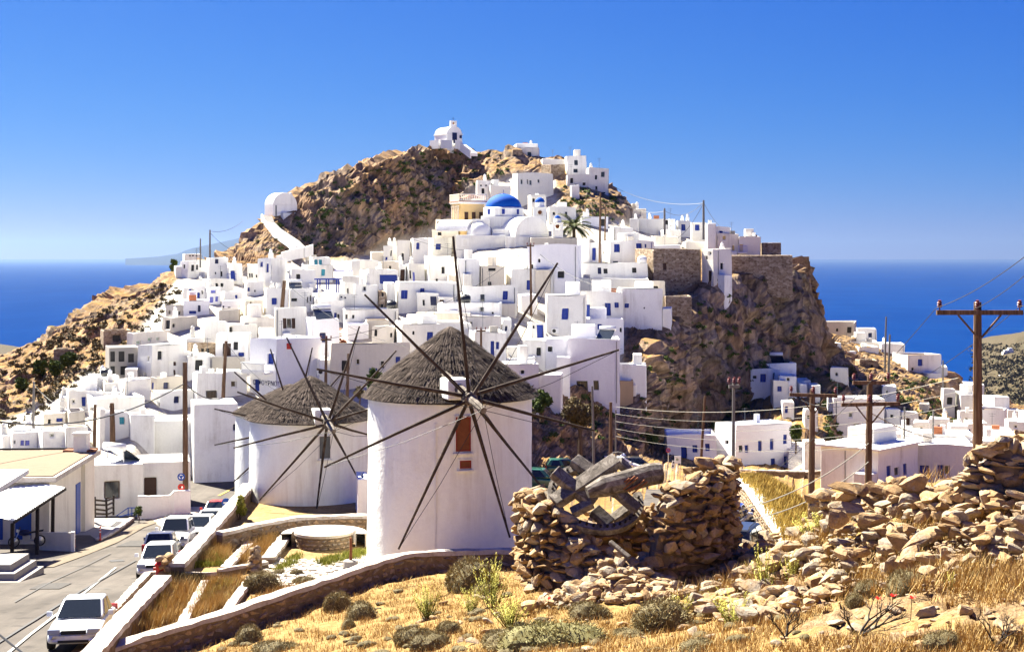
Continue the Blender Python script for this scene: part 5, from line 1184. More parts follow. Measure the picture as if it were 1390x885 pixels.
for (pa, pb_) in (((17, 710, 76.6), (16, 757, 76.8)), ((51, 690, 79.4), (50, 757, 78.0)), ((72, 675, 82), (71, 745, 82))): m = MB(); m.bar(P(*pb_) - cp.location - Vector((0, 0, .5)), P(*pa) - cp.location, .16, .16, (0, 1, 0)); m.build('post', M['wooddark'], cp)
m = MB(); m.bar(la[0] - Vector((0, 0, .1)), la[1] - Vector((0, 0, .1)), .1, .14); m.build('beam', M['wooddark'], cp)
def flat_box(name, label, cat, pts, th, mat, kind=None):
    o = empty(name, pts[0], label, cat)
    if kind: o['kind'] = kind
    m = MB(); slab4(m, *[p - pts[0] for p in pts], Vector((0, 0, th))); m.build('slab', M[mat], o, bevel=.03); return o
flat_box('forecourt', 'concrete forecourt beside the brown roofed building', None, [P(58, 752, 81.0), P(133, 733, 87), P(180, 703, 101), P(118, 703, 101)], .9, 'concrete', 'structure')
flat_box('forecourt', 'shaded concrete floor under the carport', None, [P(-60, 764, 77), P(62, 757, 78.5), P(104, 745, 83), P(20, 715, 92)], .8, 'concrete', 'structure')
rubble_wall('low stone kerb wall along the forecourt', [P(133, 731, 86.5), P(150, 722, 90), P(165, 712, 95), P(179, 702, 101)], .3, .9, .1, .03, 0)
st = empty('concrete_steps', P(0, 800, 66), 'weathered concrete steps at the left picture edge', 'steps'); m = MB()
for k in range(3): m.box(-2.6, .9 - k * .35, -.2 + k * .5, 3.4, -.6, .35 + k * .3)
m.build('step', M['concrete'], st, bevel=.03)
lw = empty('low_wall', P(54, 745, 81.5), 'low white screen wall beside the motorbike', 'wall'); m = MB(); a = P(54, 747, 81) - lw.location; b = P(99, 750, 80) - lw.location; m.bar(a + Vector((0, 0, .45)), b + Vector((0, 0, .55)), .14, 1.1); m.build('panel', M['cream'], lw); m = MB(); m.bar(b + Vector((0, 0, -.2)), b + Vector((0, 0, 1.15)), .18, .18); m.build('end_post', M['white'], lw)
def bollard(px, py, Y, label):
    o = empty('bollard', P(px, py, Y), label, 'bollard', 'red and white traffic posts'); MB().lathe([(.09, 0), (.09, .05), (.05, .06), (.05, .8), (.0, .82)], 10).build('post', M['redpaint'], o)
    for z in (.45, .62): MB().lathe([(.053, 0), (.053, .08)], 10, (0, 0, z)).build('band', M['whitepaint'], o)
bollard(101, 742, 82.5, 'red and white bollard at the end of the low white wall'); bollard(136, 733, 86, 'red and white bollard at the kerb wall corner')
def fence():
    o = empty('pallet_fence', P(119, 703, 100), 'dark wooden pallet fence before the roadside house', 'fence'); A = [P(119, 702, 99), P(129, 702, 96.5), P(145, 703, 96), P(154, 699, 99)]
    q = [p - o.location for p in A]
    for i, p in enumerate(q): m = MB(); m.bar(p, p + Vector((random.uniform(-.06, .06), 0, 1.35)), .12, .1, (0, 1, 0)); m.build('post', M['wooddark'], o)
    for a, b in zip(q[:-1], q[1:]):
        for z in (.25, .55, .85, 1.15): m = MB(); m.bar(a + Vector((0, -.06, z)), b + Vector((0, -.06, z + random.uniform(-.05, .05))), .05, .12); m.build('rail', M['wooddark'], o)
fence()
rl = empty('blue_railing', P(158, 700, 101), 'bright blue steel handrail before the roadside house', 'railing'); 
for (a, b) in (((158, 700), (174, 689)), ((174, 689), (185, 689)), ((185, 689), (185, 701)), ((174, 689), (174, 700)), ((162, 701), (185, 695)), ((179, 689), (179, 700))): m = MB(); m.tube([P(*a, 101) - rl.location, P(*b, 101) - rl.location], .035, 6); m.build('bar', M['bluepaint'], rl)
# motorbike under the carport
def bike():
    o = empty('motorbike', P(36, 742, 80), 'dark motorbike parked under the carport', 'motorbike', None, R(20))
    for x in (-.65, .68):
        w_ = MB(); w_.lathe([(.24, -.05), (.30, -.06), (.31, 0), (.30, .06), (.24, .05), (.24, -.05)], 20); w_.xf(Matrix.Translation((x, 0, .31)) @ Matrix.Rotation(R(90), 4, 'X')); t_ = w_.build('wheel', M['rubber'], o)
        h_ = MB(); h_.lathe([(.05, -.06), (.24, -.02), (.24, .02), (.05, .06)], 16); h_.xf(Matrix.Translation((x, 0, .31)) @ Matrix.Rotation(R(90), 4, 'X')); h_.build('rim', M['steel'], t_)
    m = MB(); m.tube([(-.65, .07, .31), (-.45, .06, .7), (-.38, .05, .95)], .03, 6).tube([(-.65, -.07, .31), (-.45, -.06, .7), (-.38, -.05, .95)], .03, 6); m.build('fork', M['steel'], o)
    m = MB(); m.tube([(-.36, -.36, 1.02), (-.3, -.2, 1.04), (-.4, 0, .98), (-.3, .2, 1.04), (-.36, .36, 1.02)], .018, 6); m.build('handlebar', M['dark'], o)
    m = MB(); m.lathe([(.02, -.3), (.14, -.24), (.17, 0), (.13, .22), (.02, .3)], 12); m.xf(Matrix.Translation((-.1, 0, .78)) @ Matrix.Rotation(R(90), 4, 'Y')); m.build('tank', M['navy'], o, smooth=True)
    m = MB(); m.hexa([(.1, -.12, .72), (.85, -.09, .8), (.85, .09, .8), (.1, .12, .72), (.1, -.13, .8), (.9, -.08, .9), (.9, .08, .9), (.1, .13, .8)]); m.build('seat', M['rubber'], o, bevel=.03)
    m = MB(); m.box(-.2, .2, -.14, .14, .28, .6).tube([(.0, .15, .35), (.4, .18, .32), (.9, .2, .42)], .045, 8); m.build('engine', M['steel'], o)
    m = MB(); m.lathe([(.0, -.1), (.08, -.06), (.09, .02), (.0, .04)], 10); m.xf(Matrix.Translation((-.5, 0, .9)) @ Matrix.Rotation(R(-90), 4, 'Y')); m.build('headlight', M['whitepaint'], o)
bike()
# road signs
def disc_sign(px, py, Y, r, face, label, pole_to, extra, newpole=True):
    o = empty('road_sign', P(px, pole_to, Y), label, 'road sign'); H = (pole_to - py) * Y / F
    if newpole: MB().tube([(0, .05, -.3), (0, .05, H + r)], .035, 8).build('pole', M['steel'], o)
    d = MB(); d.lathe([(0, 0), (r, 0), (r, .02), (0, .02)], 28); d.xf(Matrix.Translation((0, 0, H)) @ Matrix.Rotation(R(90), 4, 'X')); dd = d.build('disc', M[face], o)
    extra(dd, H, r)
def arrows(dd, H, r):
    for k in range(3):
        a0 = R(90 + 120 * k - 42); m = MB(); n = 7; r0, r1 = r * .42, r * .62
        for j in range(n):
            t0 = a0 + R(62) * j / n; t1 = a0 + R(62) * (j + 1) / n; m.quad(*[(q * math.cos(t), -.026, H + q * math.sin(t)) for q, t in ((r0, t0), (r1, t0), (r1, t1), (r0, t1))])
        t1 = a0 + R(62); m.add([(q * math.cos(t), -.026, H + q * math.sin(t)) for q, t in ((r * .3, t1), (r * .74, t1), (r * .52, t1 + R(26)))], [(0, 1, 2)]); m.build('arrow', M['whitepaint'], dd)
def noovertake(dd, H, r):
    m = MB(); m.lathe([(0, .021), (r * .78, .021), (r * .78, .026), (0, .026)], 24); m.xf(Matrix.Translation((0, 0, H)) @ Matrix.Rotation(R(90), 4, 'X')); m.build('face', M['redpaint'], dd)
    for s_, c in ((-1, 'dark'), (1, 'whitepaint')): m = MB(); m.box(s_ * r * .28 - r * .24, s_ * r * .28 + r * .24, -.032, -.028, H - r * .25, H + r * .1).box(s_ * r * .28 - r * .14, s_ * r * .28 + r * .14, -.032, -.028, H + r * .1, H + r * .3); m.build('symbol', M[c], dd)
disc_sign(246, 647, 104.5, .27, 'bluepaint', 'blue roundabout sign beside the big wooden pole', 696, arrows)
disc_sign(246, 661, 104.3, .25, 'redpaint', 'red round prohibition sign under the roundabout sign', 695, noovertake, False)
def bar_(dd, H, r): MB().box(-r * .6, r * .6, -.03, -.026, H - r * .12, H + r * .12).build('symbol', M['whitepaint'], dd)
disc_sign(307, 682, 97, .3, 'bluepaint', 'blue round sign beside the red car', 700, bar_)
# ---------------------------------------------------------------- cars
def paint(name, c):
    m, t, b = nodes(name, .28, .5); b.inputs['Base Color'].default_value = (*c, 1); b.inputs['Coat Weight'].default_value = .6; b.inputs['Coat Roughness'].default_value = .06; M[name] = m
paint('cwhite', (.78, .78, .77)); paint('csilver', (.62, .65, .68)); paint('cred', (.55, .03, .012)); paint('cnavy', (.04, .05, .11)); paint('cblue', (.03, .06, .28)); paint('cgreen', (.02, .11, .08)); paint('cdark', (.03, .032, .035))
plain('lamp', (.30, .34, .42), .15, .6); plain('taillamp', (.35, .008, .008), .25, .5)
CARG = 'cars parked along the road'
def car(label, px, py, Y, head, col, kind='hatch', rear=False, group=CARG, z=None):
    """front of the car at local y = 0, looking along -y; its nearest bumper stands at pixel (px, py)"""
    L, W, H, hood, belt = {'sedan': (4.5, 1.74, 1.47, 1.15, .93), 'hatch': (3.9, 1.66, 1.48, .9, .92), 'suv': (4.2, 1.74, 1.72, 1.05, 1.05)}[kind]
    p = P(px, py, Y)
    if z is not None: p.z = z
    o = empty('car', p, label, 'car', group, R(head)); hw = W / 2
    sh = Matrix.Identity(4) if not rear else Matrix.Translation((0, L, 0)) @ Matrix.Rotation(R(180), 4, 'Z')
    rearw = L - (.75 if kind == 'sedan' else .12)
    st = [(0, .34, .52, .80), (.06, .24, .62, .93), (.30, .20, .72, .98), (hood * .6, .2, belt - .12, 1.0), (hood + .05, .2, belt - .02, 1.0), (L * .5, .2, belt, 1.0), (rearw - .1, .2, belt + .03, 1.0), (L - .25, .22, belt + (.0 if kind == 'sedan' else .02), .97), (L - .05, .26, belt - .12, .92), (L, .36, .6, .82)]
    b = MB(); n = 10
    for (y, zb, zt, ws) in st:
        w_ = hw * ws; zm = (zb + zt) / 2
        b.v += [(-w_ * .92, y, zb), (-w_, y, zb + .1), (-w_ * 1.0, y, zm), (-w_ * .985, y, zt - .12), (-w_ * .9, y, zt), (w_ * .9, y, zt), (w_ * .985, y, zt - .12), (w_, y, zm), (w_, y, zb + .1), (w_ * .92, y, zb)]
    for i in range(len(st) - 1):
        for k in range(n): b.f.append((i * n + k, i * n + (k + 1) % n, (i + 1) * n + (k + 1) % n, (i + 1) * n + k))
    b.f.append(tuple(range(n))); b.f.append(tuple(range((len(st) - 1) * n, len(st) * n))[::-1])
    b.xf(sh); bo = b.build('body', M[col], o, smooth=True); sm = bo.modifiers.new('round', 'SUBSURF'); sm.levels = sm.render_levels = 2
    # cabin
    y0, y1 = hood, rearw; f0 = hood + (.85 if kind != 'suv' else .7); f1 = rearw - (.75 if kind == 'sedan' else .35); w0 = hw * .9; w1 = hw * .74; zb = belt - .03
    c = MB(); c.hexa([(-w0, y0, zb), (w0, y0, zb), (w0, y1, zb + .03), (-w0, y1, zb + .03), (-w1, f0, H - .03), (w1, f0, H - .03), (w1, f1, H), (-w1, f1, H)])
    c.xf(sh); c.build('cabin', M[col], o, bevel=.1)
    def pane(name, A, ins, mat='carglass'):
        A = [Vector(a) for a in A]; ct = sum(A, Vector()) / 4; nn = (A[1] - A[0]).cross(A[3] - A[0]).normalized(); 
        if nn.dot(ct - Vector((0, L / 2, .8))) < 0: nn = -nn
        q = [ct + (a - ct) * ins + nn * .012 for a in A]; r_ = [x - nn * .03 for x in q]; m = MB(); m.hexa(r_ + q); m.xf(sh); return m.build(name, M[mat], o)
    pane('windshield', [(-w0, y0, zb), (w0, y0, zb), (w1, f0, H - .03), (-w1, f0, H - .03)], .88)
    pane('rear_window', [(w0, y1, zb + .03), (-w0, y1, zb + .03), (-w1, f1, H), (w1, f1, H)], .84)
    for s_ in (-1, 1):
        lo = [(s_ * w0, y0, zb), (s_ * w0, y1, zb + .03)]; hi = [(s_ * w1, f0, H - .03), (s_ * w1, f1, H)]; L2 = lambda a, b, t: Vector(a).lerp(Vector(b), t)
        for t0, t1 in ((.10, .50), (.53, .90)): pane('side_window', [L2(*lo, t0), L2(*lo, t1), L2(*hi, t1), L2(*hi, t0)], .82)
        m = MB(); m.box(s_ * (hw + .02), s_ * (hw + .2), hood + .28, hood + .38, belt + .02, belt + .18); m.xf(sh); m.build('mirror', M[col], o, bevel=.02)
        m = MB(); m.box(s_ * hw * .48, s_ * hw * .93, -.002, .16, .56, .72); m.xf(sh); m.build('headlight', M['lamp'], o, bevel=.03)
        m = MB(); m.box(s_ * hw * .62, s_ * hw * .96, L - .14, L + .012, .62, .95); m.xf(sh); m.build('taillight', M['taillamp'], o, bevel=.02)
        for yy in (.72, L - .75):
            m = MB(); m.lathe([(.19, -.1), (.29, -.11), (.31, -.06), (.31, .06), (.29, .11), (.19, .1)], 20); m.xf(Matrix.Translation((s_ * (hw - .09), yy, .31)) @ Matrix.Rotation(R(90), 4, 'Y')); m.xf(sh); ty = m.build('wheel', M['rubber'], o)
            m = MB(); m.lathe([(.0, .085), (.06, .09), (.19, .08), (.20, .05)], 12) if s_ > 0 else m.lathe([(.20, -.05), (.19, -.08), (.06, -.09), (.0, -.085)], 12); m.xf(Matrix.Translation((s_ * (hw - .09), yy, .31)) @ Matrix.Rotation(R(90), 4, 'Y')); m.xf(sh); m.build('rim', M['steel'], ty)
    m = MB(); m.box(-hw * .45, hw * .45, -.012, .1, .55, .68); m.xf(sh); m.build('grille', M['dark'], o, bevel=.02)
    m = MB(); m.box(-hw * .55, hw * .55, -.01, .1, .30, .38); m.xf(sh); m.build('air_intake', M['dark'], o)
    m = MB(); m.box(-.26, .26, -.025, .02, .42, .52); m.xf(sh); m.build('number_plate', M['whitepaint'], o)
    m = MB(); m.box(-.26, .26, L - .02, L + .015, .62, .72); m.xf(sh); m.build('number_plate', M['whitepaint'], o)
    if kind == 'suv':
        for s_ in (-1, 1): m = MB(); m.tube([(s_ * w1 * .92, f0 + .1, H - .0), (s_ * w1 * .92, f0 + .2, H + .07), (s_ * w1 * .92, f1 - .2, H + .07), (s_ * w1 * .92, f1 - .1, H)], .02, 6); m.xf(sh); m.build('roof_rail', M['dark'], o)
    # stand it on the sloping road
    return o
def rcar(label, px, Y, head, col, kind, rear=False):
    o = car(label, px, 0, Y, head, col, kind, rear, z=ZR(Y) + .02); o.rotation_euler = (math.atan(-.102), 0, R(head)); return o
rcar('silver saloon car nearest the camera on the road', 99, 46.9, 8, 'csilver', 'sedan')
rcar('white hatchback beside the red hydrant', 209, 66.5, 7, 'cwhite', 'hatch')
rcar('dark blue car with red tail lights facing away', 214, 73.6, 7, 'cnavy', 'hatch', True)
rcar('white off-road car with roof rails', 233, 79.6, 6, 'cwhite', 'suv')
rcar('white hatchback right of the off-road car', 265, 84.4, 4, 'cwhite', 'hatch')
rcar('white van-like car just before the red car', 279, 89.2, 3, 'cwhite', 'hatch')
rcar('bright red car at the far end of the parked row', 288, 98.0, 3, 'cred', 'hatch')
# ---------------------------------------------------------------- foreground hillside
CT = [(190,43,897),(300,44.5,869),(420,47.5,824),(490,49.4,802),(545,50.4,788),(640,51,778),(700,51,772),(160,38,950),(250,38,935),
 (300,40,902),(400,40,880),(500,36,892),(500,42,850),(600,42,832),(600,46,805),(700,30,893),(700,42,812),(700,36,852),(720,40,806),(800,34,853),(850,36.5,822),(850,39,806),
 (900,25,893),(950,32,852),(1000,38.5,795),(1050,33,822),(1050,40,752),(1100,22,893),(1100,36,745),(1100,40,722),(1150,33,768),(1200,33,752),(1200,37,688),(1200,28,815),(1300,30,765),(1300,34,690),(1300,24,842),
 (1390,19,893),(1390,24,822),(1390,28,755),(1390,33,668),(1250,36,672),(1560,30,720),(1560,20,870),(1560,38,650),
 (900,48,790),(1000,50,800),(1080,50,748),(1130,50,762),(1200,46,735),(1300,44,702),(1390,43,690),(760,58,810),(900,60,835),(1200,60,835),(1400,60,820),(1600,60,810),
 (500,16,1150),(900,14,1110),(1300,12,1080),(1700,12,1060),(200,26,1080),(700,20,1050)]
def tps(c, z):
    n = len(c); d2 = ((c[:, None] - c[None]) ** 2).sum(-1); K = .5 * d2 * np.log(d2 + 1e-9) + np.eye(n) * .6; Pm = np.hstack([np.ones((n, 1)), c])
    A = np.vstack([np.hstack([K, Pm]), np.hstack([Pm.T, np.zeros((3, 3))])]); w_ = np.linalg.solve(A, np.concatenate([z, np.zeros(3)]))
    def f(p):
        d2 = ((p[:, None] - c[None]) ** 2).sum(-1); return (.5 * d2 * np.log(d2 + 1e-9)) @ w_[:n] + w_[n] + p @ w_[n + 1:]
    return f
cc = np.array([((px - CX) / F * Y, Y) for px, Y, py in CT]); cz = np.array([(HY - py) / F * Y for px, Y, py in CT]); TP = tps(cc, cz)
def fg_mat():
    m, t, b = nodes('hillside', .95, .1); v = pos(t); n = noise(t, v, .45, 6, .68, .5); n2 = noise(t, v, 3.5, 6, .72); n3 = noise(t, v, 16, 4, .7)
    g = ramp(t, mix(t, .4, n2, n3), [(.28, (.07, .045, .02)), (.44, (.21, .13, .045)), (.58, (.32, .21, .08)), (.74, (.42, .31, .15))])
    rk = ramp(t, n2, [(.3, (.12, .072, .034)), (.5, (.23, .148, .074)), (.68, (.33, .24, .15))])
    at = t.nodes.new('ShaderNodeAttribute'); at.attribute_name = 'rock'
    rk = mix(t, .8, rk, ramp(t, n3, [(.34, .35), (.5, .95), (.66, 1.25)]), 'MULTIPLY')
    c = mix(t, ramp(t, math_(t, 'ADD', at.outputs['Fac'], math_(t, 'SUBTRACT', n, .5)), [(.42, 0), (.58, 1)]), g, rk)
    setc(t, b, c); bump(t, b, mix(t, .5, n2, n3), 1.0, .09); M['hillside'] = m
fg_mat()
yy = np.concatenate([np.arange(12, 36, .24), np.arange(36, 52, .3), np.arange(52, 61, .8)]); pxs = np.arange(100, 1720, 5.0)
g = np.array([[(px - CX) / F * y, y] for y in yy for px in pxs]); z = TP(g); V = np.column_stack([g, z])
pvx = CX + V[:, 0] / V[:, 1] * F; pvy = HY - V[:, 2] / V[:, 1] * F
rockm = np.clip((pvx - 1000) / 120, 0, 1) * np.clip((pvy - 735) / 30, 0, 1) * .42 + .25 * np.clip((pvx - 700) / 150, 0, 1) * np.clip((820 - pvy) / 30, 0, 1) + .12
V[:, 2] += .10 * fbm(V, 1.6, 4, True) + .05 * fbm(V, .5, 3) + rockm * (.34 * fbm(V, 2.6, 4, True, 1, 1.6, 1) + .22 * facet(V, .9, 1.0) + .10 * facet(V, .38, 1.0, 4.1))
i_ = np.arange(len(yy) * len(pxs)).reshape(len(yy), len(pxs)); fq = np.stack([i_[:-1, :-1], i_[:-1, 1:], i_[1:, 1:], i_[1:, :-1]], -1).reshape(-1, 4)
# nothing of the slope inside the terrace or the road
inT = in_poly(V[:, 0], V[:, 1], [(p.x, p.y) for p in poly]); left = V[:, 0] < (112 - CX) / F * V[:, 1]
keep = ~(inT[fq].all(1) | left[fq].any(1)); me = np_mesh('foreground_hillside', V, fq[keep], M['hillside'])
at = me.attributes.new('rock', 'FLOAT', 'POINT'); at.data.foreach_set('value', rockm.astype(np.float32))
tag(mobj('foreground_hillside', me), 'dry golden foreground hillside', kind='structure')
BF = BVHTree.FromPolygons([tuple(v) for v in V.tolist()], fq[keep].tolist())
def fg(px, py):
    d = Vector(((px - CX) / F, 1, (HY - py) / F)); h = BF.ray_cast(Vector((0, 0, 0)), d.normalized()); return h[0]
def fgz(x, y):
    h = BF.ray_cast(Vector((x, y, 20)), Vector((0, 0, -1))); return h[0].z if h[0] is not None else None

# ---- piles of stones: the 300 largest are objects, the rest one mesh
def mesh_arrays(me):
    v = np.empty(len(me.vertices) * 3, np.float32); me.vertices.foreach_get('co', v); f = np.empty(len(me.loops), np.int32); me.loops.foreach_get('vertex_index', f); return v.reshape(-1, 3), f.reshape(-1, 3)
SA = [mesh_arrays(m_) for m_ in SMALL]
def euler_np(r): return np.array(Matrix.Rotation(r[2], 3, 'Z') @ Matrix.Rotation(r[1], 3, 'Y') @ Matrix.Rotation(r[0], 3, 'X'))
def pile(o, items, nmax=300, lib=MED, mat='rock'):
    """items: (pos world, (sx, sy, sz), rot)"""
    items = sorted(items, key=lambda q: -q[1][0] * q[1][2]); L = o.location
    for i, (p, s_, r_) in enumerate(items[:nmax]): stone((lib if s_[2] > .3 * s_[0] else FLATS)[i % (len(lib) if s_[2] > .3 * s_[0] else len(FLATS))], o, p - L, 1, r_, s_)
    if len(items) > nmax:
        Vs = []; Fs = []; nb = 0
        for i, (p, s_, r_) in enumerate(items[nmax:]):
            v, f = SA[i % 14]; Vs.append((v * np.array(s_)) @ euler_np(r_).T + np.array(p - L)); Fs.append(f + nb); nb += len(v)
        q = mobj('rubble', np_mesh('rubble', np.vstack(Vs), np.vstack(Fs), M[mat], False), o); q['kind'] = 'stuff'
rnd = random.Random(11)
def rr_(): return (rnd.uniform(-.4, .4), rnd.uniform(-.4, .4), rnd.uniform(0, 6.28))
def scatter(polygon, n, smin, smax, up=0.0, flat=.7, pw=2.0, heap=None):
    xs = [p[0] for p in polygon]; ys_ = [p[1] for p in polygon]; out = []
    while len(out) < n:
        px = rnd.uniform(min(xs), max(xs)); py = rnd.uniform(min(ys_), max(ys_))
        if not in_poly(np.array([px]), np.array([py]), polygon)[0]: continue
        h = fg(px, py)
        if h is None: n -= 1; continue
        s_ = smin + (smax - smin) * rnd.random() ** pw; z = rnd.random() * up * (heap(px, py) if heap else 1)
        out.append((h + Vector((0, 0, s_ * .25 + z)), (s_, s_ * rnd.uniform(.6, .9), s_ * rnd.uniform(.45, .9) * flat), rr_()))
    return out

# ---- the ruined mill
RC = Vector(((850 - CX) / F * 41.3, 41.3, -8.75)); RR = 2.98
ruin = empty('ruined_windmill', RC, 'collapsed round stone windmill ruin in the foreground', 'ruin')
HA = [(0, 2.9), (30, 2.5), (60, 1.5), (90, 1.1), (130, 1.1), (160, 1.6), (180, 2.1), (205, 2.15), (225, 1.75), (243, 1.15), (258, .45), (272, .4), (279, .9), (285, 2.0), (292, 2.75), (304, 2.6), (320, 3.1), (335, 2.8), (345, 3.05), (360, 2.9)]
def ruin_h(a): return np.interp(a % 360, [q[0] for q in HA], [q[1] for q in HA])
core = MB(); n = 90
for k in range(n + 1):
    a = R(360 * k / n); h_ = max(.2, ruin_h(360 * k / n) - .18)
    for r_, z in ((RR - .12, -1), (RR - .14, h_), (RR - .62, h_), (RR - .62, -1)): core.v.append((r_ * math.cos(a), r_ * math.sin(a), z))
    if k: j = 4 * k; core.f += [(j - 4, j, j + 1, j - 3), (j - 3, j + 1, j + 2, j - 2), (j - 2, j + 2, j + 3, j - 1)]
core.build('core', M['mortar'], ruin)
it = []
z = -.15
while z < 3.2:
    a = rnd.uniform(0, 10); rowh = rnd.uniform(.13, .27)
    while a < 360:
        w_ = rnd.uniform(.09, .26) * (1.5 if rnd.random() < .15 else 1); da = math.degrees(w_ * 1.62 / RR)
        if z < ruin_h(a) + rnd.uniform(-.12, .1):
            for rad, ok in ((RR, True), (RR - .75, 20 < a < 165 or a > 275)):
                if ok:
                    p = RC + Vector(((rad + rnd.uniform(-.12, .12)) * math.cos(R(a)), (rad + rnd.uniform(-.12, .12)) * math.sin(R(a)), z + rnd.uniform(-.05, .05)))
                    vis = 1.0 if 172 < a < 368 and rad == RR else .55
                    it.append((p, (w_, .2 * rnd.uniform(.8, 1.3), rowh * .7 * rnd.uniform(.6, 1.35)), (rnd.uniform(-.4, .4), rnd.uniform(-.4, .4), R(a + 90) + rnd.uniform(-.25, .25))))
        a += da
    z += rowh
for k in range(150):                     # loose coping stones
    a = rnd.uniform(170, 372); s_ = rnd.uniform(.14, .32); rr = RR - rnd.uniform(-.05, .6); h_ = float(ruin_h(a))
    it.append((RC + Vector((rr * math.cos(R(a)), rr * math.sin(R(a)), h_ + rnd.uniform(-.05, .14))), (s_ * 1.2, s_ * .8, s_ * rnd.uniform(.35, .7)), rr_()))
vis_it = [q for q in it if q[0].y < 41.2 or q[0].z > RC.z + 1.3]; hid = [q for q in it if not (q[0].y < 41.2 or q[0].z > RC.z + 1.3)]
pile(ruin, vis_it + hid)
# rubble that has slid out of the ruin
heap = empty('rubble_heap', fg(800, 800), 'heap of fallen stones at the foot of the ruined mill', 'rubble heap')
hp = []
for k in range(520):
    a = rnd.uniform(236, 287); t_ = rnd.random() ** .8; r_ = RR - .5 + 2.5 * t_; x = RC.x + r_ * math.cos(R(a)); y = RC.y + r_ * math.sin(R(a)); zb = fgz(x, y)
    if zb is None: continue
    top = 1.25 * max(0, 1 - t_) ** 1.1 * (1 - abs(a - 262) / 34) + .1; s_ = .06 + .26 * rnd.random() ** 2.2
    hp.append((Vector((x, y, max(zb, RC.z - .1) + top * rnd.uniform(.55, 1.05))), (s_, s_ * rnd.uniform(.6, .9), s_ * rnd.uniform(.4, .8)), rr_()))
pile(heap, hp)
hm = MB(); nA, nT = 16, 10
for i in range(nA + 1):
    for j in range(nT + 1):
        a = 232 + 60 * i / nA; t_ = j / nT; r_ = RR - .5 + 2.7 * t_; x = RC.x + r_ * math.cos(R(a)); y = RC.y + r_ * math.sin(R(a)); zb = fgz(x, y); zb = RC.z if zb is None else zb
        hm.v.append((x - heap.location.x, y - heap.location.y, max(zb, RC.z - .1) + (1.15 * max(0, 1 - t_) ** 1.1 * max(0, 1 - abs(a - 262) / 32) - .12) - heap.location.z))
for i in range(nA):
    for j in range(nT): k = i * (nT + 1) + j; hm.f.append((k, k + 1, k + nT + 2, k + nT + 1))
hm.build('earth', M['hillside'], heap, smooth=True)
h2_ = empty('rubble_heap', fg(1020, 790), 'scattered pale stones right of the ruined mill', 'rubble heap')
pile(h2_, scatter([(935, 830), (960, 800), (1005, 745), (1060, 740), (1110, 760), (1150, 800), (1130, 830), (1060, 845), (980, 850)], 330, .08, .42, .25, .7, 2.0))
cw = empty('collapsed_wall', fg(1240, 720), 'long collapsed dry-stone wall across the right foreground', 'rubble wall')
its = scatter([(1085, 700), (1100, 668), (1150, 655), (1200, 668), (1260, 672), (1300, 660), (1395, 640), (1395, 770), (1330, 782), (1250, 800), (1180, 800), (1130, 790), (1095, 740)], 620, .07, .34, .5, .8, 2.2)
its += scatter([(1270, 690), (1300, 655), (1400, 640), (1400, 770), (1300, 770)], 150, .10, .36, .5, .6, 1.8)
its += scatter([(1085, 700), (1100, 668), (1150, 655), (1200, 668), (1260, 672), (1300, 660), (1395, 640), (1395, 780), (1330, 792), (1250, 812), (1160, 815), (1060, 840), (960, 840), (1010, 760), (1095, 740)], 1700, .03, .10, .25, .9, 1.5)
# the named big ones: column, row, width, height in the photograph
for (px, py, w_, h_) in ((1345, 632, 84, 30), (1374, 608, 40, 24), (1310, 690, 96, 24), (1370, 690, 60, 40), (1160, 664, 50, 16), (1122, 672, 40, 20), (1148, 690, 42, 20), (1240, 655, 44, 22), (1212, 668, 30, 22), (1180, 706, 44, 20), (1220, 722, 40, 30), (1255, 745, 46, 22), (1188, 732, 36, 22), (1090, 722, 44, 18), (1094, 742, 40, 18), (1320, 735, 70, 26), (1370, 735, 46, 24), (1300, 712, 40, 22), (1350, 712, 50, 22), (1135, 705, 28, 26), (1285, 660, 36, 20), (1330, 660, 50, 18), (1378, 655, 40, 22)):
    Yh = 34.5 if py < 700 else 32.5
    if px < 1130: Yh = 38
    k = Yh / F; its.append((P(px, py, Yh), (w_ * k * .56, w_ * k * .42, h_ * k * .58), (rnd.uniform(-.12, .12), rnd.uniform(-.15, .15), rnd.uniform(-.3, .3))))
pile(cw, its)
